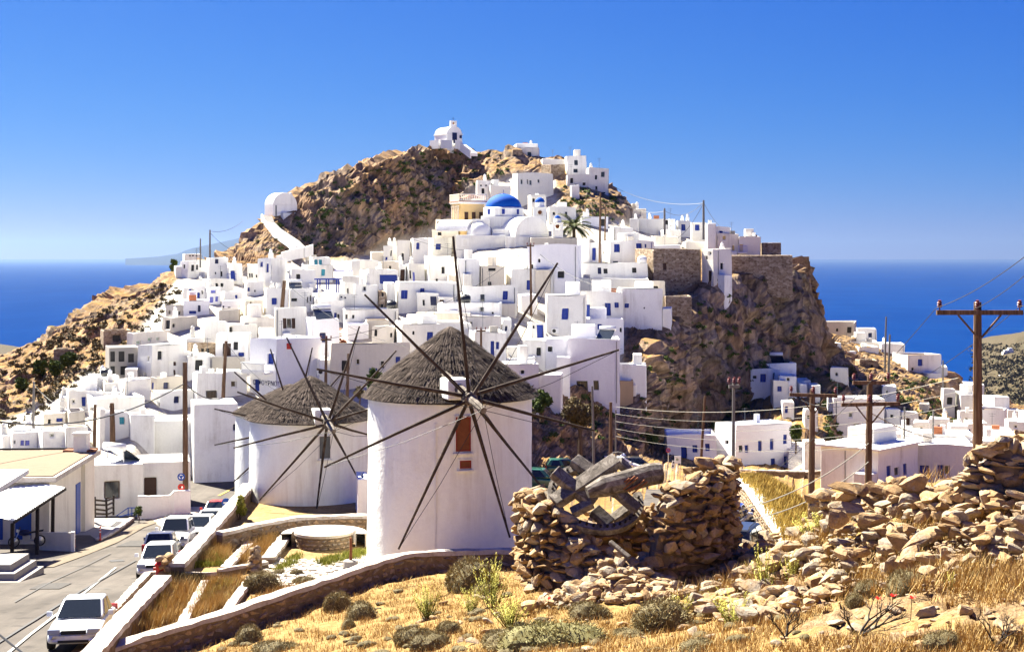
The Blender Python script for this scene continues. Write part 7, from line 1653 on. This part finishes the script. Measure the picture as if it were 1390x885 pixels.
tree('bush', 1148, 530, 205, 36, 38, 'olive', 'dark tree below the knoll houses', 'tree', 16, 3000, .3, .1)
tree('bush', 885, 605, 148, 22, 22, 'leaf', 'dark bush at the cliff foot left of the gorge house', 'bush', 17, 1500, .2, .05)
# palm
pl = empty('palm_tree', P(779, 345, 199), 'palm tree beside the open arched bell tower', 'palm'); m = MB(); m.tube([(0, 0, -2), (.05, 0, 1.5), (0, 0, 3.6)], [.3, .24, .22], 9); m.build('trunk', M['bark'], pl)
P0 = []; P1 = []; P2 = []; tn = []; r_ = np.random.default_rng(3)
for i in range(44):
    a = r_.uniform(0, 6.28); el = r_.uniform(-.15, 1.25); L = r_.uniform(2.3, 3.1); pr = np.array([0, 0, 3.6]); d = np.array([np.cos(a) * np.cos(el), np.sin(a) * np.cos(el), np.sin(el)]); s0 = np.array([-np.sin(a), np.cos(a), 0])
    for k in range(14):
        nx_ = pr + d * L / 14; d = d + np.array([0, 0, -.1]); d /= np.linalg.norm(d)
        for s_ in (-1, 1): l_ = .62 * np.sin(np.pi * (k + 1.5) / 16); P0.append(pr); P1.append(nx_); P2.append(nx_ + s0 * s_ * l_ + d * l_ * .6 + np.array([0, 0, -.12])); tn.append(r_.random() * .6 + .2 * (s_ > 0))
        pr = nx_
mobj('crown', tri_mesh('crown', np.array(P0), np.array(P1), np.array(P2), np.array(tn), 'palm'), pl)
# scrub on the bare hill
def hill_scrub(polys, n, size, name, label, mat='scrub', per=42):
    c = []
    for polygon, w_ in polys:
        xs = [p[0] for p in polygon]; ys_ = [p[1] for p in polygon]
        for _ in range(int(n * w_)):
            px = rng.uniform(min(xs), max(xs)); py = rng.uniform(min(ys_), max(ys_))
            if in_poly(np.array([px]), np.array([py]), polygon)[0]:
                h = ground(px, py)
                if h is not None and 100 < h.y < 260: c.append(h[:])
    c = np.array(c); s_ = size * rng.uniform(.4, 1.3, len(c)); q = np.repeat(c, per, 0); d = rng.normal(size=q.shape); d[:, 2] = np.abs(d[:, 2]) * .7; d /= np.linalg.norm(d, axis=1, keepdims=True)
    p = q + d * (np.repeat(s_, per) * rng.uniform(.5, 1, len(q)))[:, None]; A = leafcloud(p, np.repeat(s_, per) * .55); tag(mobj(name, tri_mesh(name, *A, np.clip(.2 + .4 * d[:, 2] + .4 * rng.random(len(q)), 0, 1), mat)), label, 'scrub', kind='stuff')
hill_scrub([([(0, 490), (235, 378), (245, 400), (215, 440), (180, 470), (140, 510), (60, 560), (0, 590)], 1.0)], 1100, .38, 'hillside_scrub', 'low scrub dotting the left brown slope')
hill_scrub([([(340, 330), (440, 250), (600, 200), (690, 210), (690, 240), (600, 300), (520, 325), (430, 345), (370, 350)], 1.0), ([(850, 470), (950, 380), (1080, 380), (1110, 480), (1050, 560), (900, 600), (720, 600), (700, 540), (850, 540)], .55), ([(1110, 500), (1275, 515), (1320, 600), (1120, 600)], .5), ([(750, 250), (830, 260), (850, 300), (760, 300)], .2)], 520, .42, 'crag_scrub', 'green scrub clinging to the crags', 'leaf')

# scrub on the far coast hill
co = bpy.data.objects['coast_hill'].data; cv = np.empty(len(co.vertices) * 3, np.float32); co.vertices.foreach_get('co', cv); cv = cv.reshape(-1, 3); BC = BVHTree.FromPolygons(cv.tolist(), [tuple(p.vertices) for p in co.polygons])
cs_ = []
for _ in range(900):
    d = Vector(((rng.uniform(1305, 1420) - CX) / F, 1, (HY - rng.uniform(466, 600)) / F)); h = BC.ray_cast(Vector((0, 0, 0)), d.normalized())
    if h[0] is not None: cs_.append(h[0][:])
cs_ = np.array(cs_); s_ = rng.uniform(2, 7, len(cs_)); q = np.repeat(cs_, 20, 0); d = rng.normal(size=q.shape); d[:, 2] = np.abs(d[:, 2]) * .5; p_ = q + d * np.repeat(s_, 20)[:, None] * np.array([.8, 1.5, .5]); A = leafcloud(p_, np.repeat(s_, 20) * .7); tag(mobj('coast_scrub', tri_mesh('coast_scrub', *A, rng.random(len(q)), 'scrub')), 'dark scrub speckling the coastal hill', 'scrub', kind='stuff')
# ---------------------------------------------------------------- poles, wires, rooftop things, signs
def wood_pole(label, top, base, Y, r, arms=(), ins=True, mat='polewood', group='wooden utility poles', Yt=None):
    """top, base: pixels; arms: (row, half width in metres, tilt)"""
    b_ = P(base[0], base[1], Y); t_ = P(top[0], top[1], Yt or Y); o = empty('utility_pole', b_, label, 'utility pole', group); d = t_ - b_
    m = MB(); m.tube([Vector((0, 0, -1.2)), d * .3, d * .65, d], [r * 1.15, r * 1.05, r * .95, r * .82], 10); m.build('post', M[mat], o)
    for (row, hw, tilt) in arms:
        z = (HY - row) / F * Y - b_.z; c = d * (z / d.z); a = c + Vector((-hw, -r - .06, -tilt * hw)); e = c + Vector((hw, -r - .06, tilt * hw)); m = MB(); m.bar(a, e, .12, .14); m.build('crossarm', M[mat], o)
        if ins:
            for k in (-.93, -.05 if hw > 1 else .0, .93):
                q = c + Vector((hw * k, -r - .06, tilt * hw * k + .07)); m = MB(); m.lathe([(.02, 0), (.02, .08), (.075, .09), (.05, .13), (.085, .15), (.05, .19), (.085, .21), (.05, .25), (.06, .29), (.0, .31)], 10, q); m.build('insulator', M['insul'], o)
        if hw > .9:
            for s_ in (-1, 1): m = MB(); m.bar(c + Vector((s_ * hw * .5, -r - .05, -.07)), c + Vector((s_ * .05, -r - .05, -.75)), .05, .05); m.build('brace', M[mat], o)
    return o
def polem():
    m, t, b = nodes('polewood', .9, .12); n = noise(t, pos(t, (9, 9, .7)), 1.2, 5, .7); setc(t, b, ramp(t, n, [(.3, (.05, .030, .018)), (.5, (.125, .075, .045)), (.72, (.23, .15, .095))])); bump(t, b, n, .9, .02); M['polewood'] = m
polem(); plain('insul', (.16, .035, .025), .3, .5); plain('greypole', (.16, .15, .14), .8)
wood_pole('big wooden pole with a T crossarm at the right edge', (1327, 410), (1327, 660), 44, .135, [(424, 1.28, .0)])
wood_pole('wooden pole with two crossarms amid a wire tangle', (1181, 510), (1178, 680), 58, .13, [(519, .72, .01), (548, 1.15, .02)])
wood_pole('thick brown pole with a crossarm left of the wire tangle pole', (1103, 528), (1101, 700), 62, .13, [(536, 1.0, -.03)])
wood_pole('slim grey pole with a small crosspiece rising behind the ruin', (996, 519), (995, 690), 60, .07, [(524, .22, .02)], mat='greypole')
wood_pole('leaning thin pole before the blue-windowed gorge house', (957, 538), (950, 650), 120, .11, [])
wood_pole('tall weathered pole beside the road signs', (251, 492), (252, 697), 106, .19, [])
def gpole(label, top, base, r, arms=(), mat='polewood', dy=0):
    h = ground(base[0], base[1]); Y = (h.y if h is not None else 180) - dy; return wood_pole(label, top, base, Y, r, arms, mat=mat)
gpole('leaning brown pole beside the brown shuttered window', (386, 381), (380, 452), .22, dy=4); gpole('tall dark pole left of the lettered house balcony', (307, 463), (302, 548), .16, dy=4)
gpole('dark pole standing in front of the tan canopy', (129, 549), (128, 606), .13, dy=4); gpole('tapered pole stump behind the roof water heater', (152, 547), (153, 592), .2, dy=4)
gpole('thin grey pole on the lower left brown slope', (46, 518), (45, 592), .11, mat='greypole', dy=3); gpole('thin pole with wires right of the front mill top spar', (720, 331), (721, 414), .13, [(334, .4, 0)], dy=5)
gpole('first of two dark poles right of the palm', (815, 262), (814, 362), .14, dy=3); gpole('second of two dark poles right of the palm', (822, 276), (821, 330), .10, dy=3)
gpole('dark pole with crosspiece by the brick ruin', (443, 456), (442, 524), .13, [(461, .5, 0)], dy=3); gpole('bare pole right of the brick ruin pole', (473, 480), (471, 545), .14, dy=4)
gpole('small pole with insulators behind the front mill thatch', (653, 446), (653, 480), .12, [(449, .45, 0)], dy=3); gpole('tall pole standing on the cliff-top skyline', (955, 272), (955, 312), .14, mat='greypole')
gpole('short pole left of the skyline pole', (902, 283), (902, 305), .13, mat='greypole'); gpole('tall thin pole at the left ridge tip', (285, 312), (285, 356), .12, mat='greypole'); gpole('short thin pole at the left ridge tip', (272, 324), (272, 350), .09, mat='greypole')
gpole('tall thin pole on the right knoll', (1203, 430), (1201, 500), .13, mat='greypole', dy=2); gpole('shorter pole beside the tall knoll pole', (1208, 454), (1206, 506), .15, mat='greypole', dy=3); gpole('thin pole right of the knoll against the sea', (1280, 489), (1280, 536), .12, mat='greypole')
wood_pole('grey pole stub left of the tan cube house', (804, 524), (806, 612), 118, .10, [], mat='greypole'); wood_pole('wooden pole before the tan cube house', (829, 546), (829, 640), 112, .14, [])
wood_pole('pole beside the wooden pole before the tan cube', (836, 556), (836, 640), 114, .07, [], mat='greypole'); wood_pole('slim pole before the valley roofs', (1228, 552), (1227, 605), 130, .08, [], mat='greypole'); wood_pole('thin pole behind the valley roofs', (1267, 556), (1266, 604), 134, .09, [], mat='greypole')
# lamp on a bent arm behind the mill gear
lp = empty('street_lamp', P(829, 660, 100), 'bent-arm street lamp behind the mill gear', 'street lamp'); m = MB(); m.tube([(0, 0, -1), (0, 0, 2.0), (.15, 0, 2.25), (.5, 0, 2.32), (.8, 0, 2.25)], .05, 8); m.build('pole', M['greypole'], lp); MB().lathe([(.03, .0), (.1, -.05), (.2, -.18), (.0, -.2)], 12, (.85, 0, 2.26)).build('lamp_shade', M['whitepaint'], lp)
def wire(a, b, sag, label, r=.018, mat='wire', group='overhead wires'):
    A = P(*a); B = P(*b); o = empty('overhead_wire', A, label, 'wire', group); m = MB(); n = 14; m.tube([(A.lerp(B, k / n) - A) + Vector((0, 0, -sag * 4 * (k / n) * (1 - k / n))) for k in range(n + 1)], r, 5, False); m.build('cable', M[mat], o)
wire((251, 520, 106), (-40, 565, 90), 1.5, 'thick black cable sagging left from the tall roadside pole', .05)
wire((251, 520, 106), (302, 540, 118), .5, 'short black cable right of the tall roadside pole', .04)
wire((129, 553, 117), (46, 522, 124), 1.0, 'thin wire between the two lower left poles', .02)
wire((386, 383, 150), (550, 470, 135), 1.0, 'wire running right from the leaning brown pole', .02); wire((307, 465, 136), (395, 540, 125), .7, 'wire from the dark pole to the lettered house', .02)
wire((720, 334, 176), (560, 325, 190), 1.0, 'wire from the thin pole toward the upper left houses', .025); wire((720, 334, 176), (840, 395, 160), 1.0, 'wire from the thin pole to the white terraces', .025); wire((443, 460, 142), (720, 334, 176), 2.0, 'long wire rising across the town to the thin pole', .025)
for i, (a, b, lb) in enumerate((((826, 250, 226), (955, 276, 212), 'upper skyline wire from the peak to the skyline pole'), ((828, 262, 224), (902, 287, 215), 'lower skyline wire from the peak to the short pole'), ((902, 286, 215), (955, 275, 212), 'short skyline wire between the two skyline poles'), ((955, 276, 212), (905, 330, 205), 'slanting stay wire below the skyline pole'), ((955, 275, 212), (1000, 318, 205), 'right-hand stay wire of the skyline pole'))): wire(a, b, 1.2, lb, .03)
wire((285, 316, 196), (340, 345, 200), .8, 'wire from the left ridge pole to the hill', .025); wire((285, 314, 196), (330, 300, 214), .6, 'wire rising from the left ridge pole', .025)
for i, (y0, y1) in enumerate(((552, 545), (562, 556), (572, 566), (582, 577), (592, 589))): wire((836, y0, 112), (1300, y1 - 32 + i * 8, 90), 1.1, ['topmost', 'second', 'third', 'fourth', 'lowest'][i] + ' of five pale wires crossing the gorge', .016, 'wirelight')
for i, (a, b, lb) in enumerate((((1271, 418, 44), (1050, 640, 62), 'wire dropping left from the T pole'), ((1382, 418, 44), (1181, 548, 58), 'wire from the T pole to the tangled pole'), ((1322, 420, 44), (1500, 260, 30), 'wire rising right from the middle insulator'), ((1271, 418, 44), (1480, 270, 30), 'wire rising right from the left insulator'), ((1382, 416, 44), (1520, 330, 30), 'wire rising right from the right insulator'), ((1155, 548, 58), (1076, 536, 62), 'wire between the two crossarm poles'))): wire(a, b, .3, lb, .010)
for i, (a, b, lb) in enumerate((((1181, 600, 58), (1010, 690, 50), 'upper pale rope wire sloping down before the bank'), ((1181, 625, 58), (1020, 705, 50), 'lower pale rope wire sloping down before the bank'), ((1181, 560, 58), (1320, 600, 70), 'service wire right of the tangled pole'))): wire(a, b, .35, lb, .022, 'wirelight')
wire((-10, 853, 40), (60, 905, 38), .05, 'black stay wire across the bottom left corner', .03)

# rooftop things
def tank(px, py, Y, r, label, mat='blacktank'):
    o = empty('water_tank', P(px, py, Y), label, 'water tank', 'rooftop water tanks'); m = MB(); m.lathe([(0, -r * 1.1), (r * .7, -r * 1.05), (r, -r * .7), (r, r * .7), (r * .7, r * 1.05), (0, r * 1.1)], 16); m.xf(Matrix.Translation((0, 0, r)) @ Matrix.Rotation(R(90), 4, 'Y')); m.build('barrel', M[mat], o, smooth=True)
    MB().box(-r * .8, r * .8, -r * .5, r * .5, -.12, .06).build('stand', M['steel'], o); MB().lathe([(r * .25, 0), (r * .25, r * .16), (0, r * .18)], 10, (0, 0, r * 1.95)).build('lid', M[mat], o)
def roof_tank(hx, r, fx, fy, label, mat='blacktank'):
    for h in HOUSES:
        if h[0]['label'] == hx: p = roofpt(h, fx, fy, -.15); o = tank(0, 0, 1, r, label, mat); bpy.data.objects[[q.name for q in COL.objects if q.get('label') == label][0]].location = p; return
roof_tank('low white house with a black water tank and air unit on top', .5, .42, .4, 'black barrel tank on the low white house below the church')
roof_tank('long low white house row behind the brick ruin', .5, .9, .3, 'black barrel tank right of the brick ruin'); roof_tank('white house with a black water tank on its roof', .42, .6, .4, 'black barrel tank on the left edge of town')
roof_tank('long white terrace house with one dark window and a white tank', .5, .93, .1, 'white barrel tank on the long terrace below the stone house', 'whitepaint')
def solar(hx, fx, fy, s_, label, rz):
    for h in HOUSES:
        if h[0]['label'] == hx:
            p = roofpt(h, fx, fy, -.25); o = empty('solar_water_heater', p, label, 'water heater', 'rooftop water heaters', rz)
            m = MB(); m.hexa([(-1 * s_, -1.2 * s_, .1), (1 * s_, -1.2 * s_, .1), (1 * s_, .6 * s_, 1.2 * s_), (-1 * s_, .6 * s_, 1.2 * s_), (-1 * s_, -1.22 * s_, .18), (1 * s_, -1.22 * s_, .18), (1 * s_, .58 * s_, 1.28 * s_), (-1 * s_, .58 * s_, 1.28 * s_)]); m.build('panel', M['glass'], o)
            m = MB(); m.lathe([(0, -1.1 * s_), (.32 * s_, -1.05 * s_), (.32 * s_, 1.05 * s_), (0, 1.1 * s_)], 14); m.xf(Matrix.Translation((0, .85 * s_, 1.45 * s_)) @ Matrix.Rotation(R(90), 4, 'Y')); m.build('boiler', M['whitepaint'], o, smooth=True)
            m = MB(); m.box(-.9 * s_, -.84 * s_, .7 * s_, .76 * s_, 0, 1.3 * s_).box(.84 * s_, .9 * s_, .7 * s_, .76 * s_, 0, 1.3 * s_); m.build('frame', M['steel'], o); return
solar('long white roadside house with a brown framed window', .62, .5, .9, 'solar water heater on the roadside house roof', R(150)); solar('lavender shaded white cube right of the brown shuttered window', .5, .4, .9, 'solar panel heater beside the brick ruin', R(20))
solar('large white house with dark glass doors low on the cliff', .75, .35, .8, 'solar water heater on the large cliff house', R(-20)); solar('white upper house with a roof water heater at the cliff foot', .5, .5, .8, 'solar water heater at the cliff foot', 0); solar('white house with two tiny slits behind the leaning pole', .3, .4, .7, 'small solar heater beside the leaning brown pole', R(10))
# blue pergola and railings
pg = empty('pergola', P(430, 399, 170), 'blue timber pergola on a white roof terrace', 'pergola'); k = 170 / F
for x in (0, 12, 26): m = MB(); m.box(x * k, x * k + .14, 0, .14, -.3, 19 * k); m.build('post', M['blue'], pg); m = MB(); m.box(x * k, x * k + .14, 2.2, 2.34, -.3, 19 * k); m.build('post', M['blue'], pg)
for i in range(8): m = MB(); m.box(-.3, 31 * k, i * .33, i * .33 + .1, 19 * k + .003, 19 * k + .14); m.build('slat', M['blue'], pg)
bz = empty('balustrade', P(454, 375, 182), 'lavender balustrade above the blue pergola', 'balustrade'); k = 182 / F; m = MB(); m.box(0, 24 * k, 0, .12, 7 * k, 8.5 * k); m.build('handrail', M['lilac'], bz)
for i in range(13): m = MB(); m.box(i * 2 * k, i * 2 * k + .1, 0, .1, -.2, 7 * k - .003); m.build('baluster', M['lavender'], bz)
# the taverna: balcony and lettering on its left wall
o, W_, d_, H_, xa_, Yt_ = [h for h in HOUSES if h[0] == TAV][0]; kk = Yt_ / F
zb = (545 - 506) * kk; b = MB(); b.box(-1.15, -.02, .4, d_ - .05, zb - .12, zb + .06); b.build('balcony_floor', M['white'], TAV)
b = MB(); b.box(-1.18, -1.06, .4, d_ - .05, zb + .062, zb + .2).box(-1.18, -1.06, .4, d_ - .05, zb + .78, zb + .92); n = 22
for i in range(n): y = .5 + (d_ - .7) * i / (n - 1); b.box(-1.16, -1.08, y - .035, y + .035, zb + .2, zb + .78)
b.build('balcony_railing', M['white'], TAV)
def text(parent, s_, size, loc, rot, mat, name='lettering'):
    cu = bpy.data.curves.new(name, 'FONT'); cu.body = s_; cu.size = size; cu.extrude = .01; cu.align_x = 'CENTER'; t_ = bpy.data.objects.new(name, cu); COL.objects.link(t_); bpy.context.view_layer.update()
    dg = bpy.context.evaluated_depsgraph_get(); me = bpy.data.meshes.new_from_object(t_.evaluated_get(dg)); bpy.data.objects.remove(t_); me.materials.clear(); me.materials.append(M[mat]); return mobj(name, me, parent, loc, rot)
text(TAV, '\u039f \u03a6\u039f\u03a5\u03a1\u039d\u039f\u03a3', .62, (-.03, d_ * .36, (545 - 524) * kk), (R(90), 0, R(-90)), 'navy')
sb = empty('sign_board', P(389, 474, Yt_ + 1.0), 'dark red sign board on the lettered house roof', 'sign'); MB().box(-.45, .45, 0, .04, 0, .55).build('board', M['redpaint'], sb); MB().box(-.42, -.38, .03, .08, -.8, 0).box(.38, .42, .03, .08, -.8, 0).build('legs', M['steel'], sb); MB().box(-.38, -.2, -.006, -.002, .1, .4).build('emblem', M['whitepaint'], sb)
# signs by the gorge house
sg = empty('no_parking_sign', P(907, 632, 138), 'round blue and red no-parking sign before the gorge house', 'road sign'); MB().tube([(0, 0, -.5), (0, 0, 1.7)], .04, 6).build('pole', M['steel'], sg)
for r_, y, mt in ((.22, -.05, 'redpaint'), (.15, -.056, 'bluepaint')): m = MB(); m.lathe([(0, 0), (r_, 0), (r_, .004), (0, .004)], 20); m.xf(Matrix.Translation((0, y, 1.45)) @ Matrix.Rotation(R(90), 4, 'X')); m.build('disc', M[mt], sg)
m = MB(); m.bar((-.1, -.066, 1.35), (.1, -.066, 1.55), .05, .004, (0, 1, 0)); m.build('slash', M['redpaint'], sg)
nb = empty('notice_board', P(920, 640, 136), 'white map board on two legs before the gorge house', 'sign'); MB().box(-.3, .3, -.02, .02, .75, 1.45).build('board', M['whitepaint'], nb); MB().box(-.28, -.24, .022, .06, -.5, 1.3).box(.24, .28, .022, .06, -.5, 1.3).build('legs', M['steel'], nb); MB().lathe([(0, 0), (.13, 0), (.13, .003), (0, .003)], 12).xf(Matrix.Translation((-.05, -.023, 1.12)) @ Matrix.Rotation(R(90), 4, 'X')).build('emblem', M['greenpane'], nb)
n2_ = empty('notice_board', P(912, 640, 134), 'narrow tilted white sign with two marks left of the map board', 'sign', None, 0); n2_.rotation_euler = (0, R(10), 0); MB().box(-.14, .14, -.02, .02, .3, 1.0).box(-.02, .02, .022, .06, -.6, .3).build('board', M['whitepaint'], n2_)
for z in (.45, .78): MB().box(-.07, .07, -.026, -.022, z, z + .14).build('mark', M['dark'], n2_)
# stairs, retaining wall and cars in the gorge
stp = empty('gorge_stairs', P(1084, 640, 147), 'whitewashed stone stairs right of the blue-roofed house', 'stairs', None, R(-12))
for i in range(14): m = MB(); m.box(-1.05 - .0 * i, 1.05, i * .42, i * .42 + .46, -1.2, .16 * (i + 1)); m.build('step', M['oldwhite'], stp)
rubble_wall('dark stone retaining wall below the blue-roofed house', [P(998, 637, 140), P(1050, 638, 138), P(1095, 639, 136), P(1120, 637, 134)], .4, 2.6, .12, .04, 110, -1, smin=.2, smax=.34)
car('white car parked beyond the mill gear', 870, 0, 138, 100, 'cwhite', 'hatch', group='cars in the gorge', z=-20.0); car('dark green car parked behind the mill gear', 768, 0, 118, 80, 'cgreen', 'suv', group='cars in the gorge', z=-18.6); car('grey car right of the white gorge car', 893, 0, 139, 95, 'cdark', 'hatch', group='cars in the gorge', z=-20.2); car('teal car between the mill beams', 800, 0, 126, 95, 'cgreen', 'hatch', group='cars in the gorge', z=-18.6)
# brick ruin on a roof
bk = empty('brick_ruin', P(449, 466, 150), 'broken orange brick wall on a flat roof', 'ruin'); BRK = [rock_mesh('brick', 400 + i, 0, .5, mat=M['terracotta']) for i in range(4)]
for i in range(120):
    x = random.uniform(-1.2, 1.5); hmax = (1.5 if .2 < x < 1.0 else .9 if x < -.7 else .35); z = random.uniform(0, hmax); mobj('brick', BRK[i % 4], bk, (x, random.uniform(-.25, .25), z), (random.uniform(-.3, .3), random.uniform(-.3, .3), random.uniform(-.4, .4)), (.2, .13, .12))
MB().box(-1.3, 1.6, -.3, .3, -.8, .05).build('slab', M['rust'], bk)
# blue balcony, air units, awning
def balcony(px, py, Y, w_, label, mat='blue'):
    o = empty('balcony', P(px, py, Y), label, 'balcony'); k = Y / F; hw = w_ * k / 2; MB().box(-hw, hw, -.7, .3, -.1, 0).build('floor', M['white'], o); m = MB(); m.box(-hw, hw, -.7, -.66, .85, .9)
    for i in range(9): x = -hw + 2 * hw * i / 8; m.box(x - .015, x + .015, -.7, -.67, .0, .85)
    m.build('railing', M[mat], o)
hb = [h for h in HOUSES if h[0]['label'] == 'white house with a tall blue balcony door'][0]; balcony(316, 381, hb[5], 12, 'blue railed balcony below the tall blue door'); hb = [h for h in HOUSES if h[0]['label'].startswith('white house with a yellow balcony')][0]; balcony(1007, 343, hb[5], 12, 'lavender railed balcony below the yellow door', 'lilac')
def aircon(label_house, fx, z, label):
    for (o, W, d, H, xa, Y) in HOUSES:
        if o['label'] == label_house:
            p = Matrix.Translation(o.location) @ Matrix.Rotation(o.rotation_euler.z, 4, 'Z') @ Vector((xa + W * fx, -.16, z)); a = empty('air_conditioner', p, label, 'air unit', 'outdoor air units', o.rotation_euler.z); MB().box(-.4, .4, -.15, .15, 0, .55).build('casing', M['whitepaint'], a, bevel=.02); MB().lathe([(.2, 0), (.2, .02), (.0, .02)], 14).xf(Matrix.Translation((-.1, -.152, .28)) @ Matrix.Rotation(R(90), 4, 'X')).build('fan', M['dark'], a)
aircon('tall white house with a blue window above an air unit', .2, .6, 'air conditioner under the blue window of the tall house'); aircon('low white house with one dark window below the stained cream building', .05, 1.5, 'air conditioner left of the stained cream building')
for (px, py, lb) in ((1360, 516, 'tiny white farmhouse on the coast hill'), (1372, 478, 'far white house high on the coast hill'), (1366, 481, 'farther small house beside the high coast house')):
    Yc = 2150 if py > 500 else 2430; o = empty('farmhouse', P(px, py, Yc), lb, 'house', 'far houses on the coast'); MB().box(-5, 5, 0, 8, -8, 4).build('wall', M['white'], o); MB().box(-3, 3, 1, 6, 4.01, 7).build('upper_storey', M['white'], o)
def haze(dens, g, col):
    m = bpy.data.materials.new('haze'); m.use_nodes = True; t = m.node_tree; t.nodes.clear()
    o = t.nodes.new('ShaderNodeOutputMaterial'); v = t.nodes.new('ShaderNodeVolumePrincipled')
    v.inputs['Color'].default_value = (*col, 1); v.inputs['Density'].default_value = dens; v.inputs['Anisotropy'].default_value = g
    t.links.new(v.outputs[0], o.inputs['Volume'])
    mb = MB(); mb.box(-46000, 46000, -3500, 76000, SEA - 1.5, 860)
    tag(mb.build('haze', m), 'thin pale sea haze filling the air', kind='stuff')
haze(1.9e-5, .55, (.20, .30, .50))
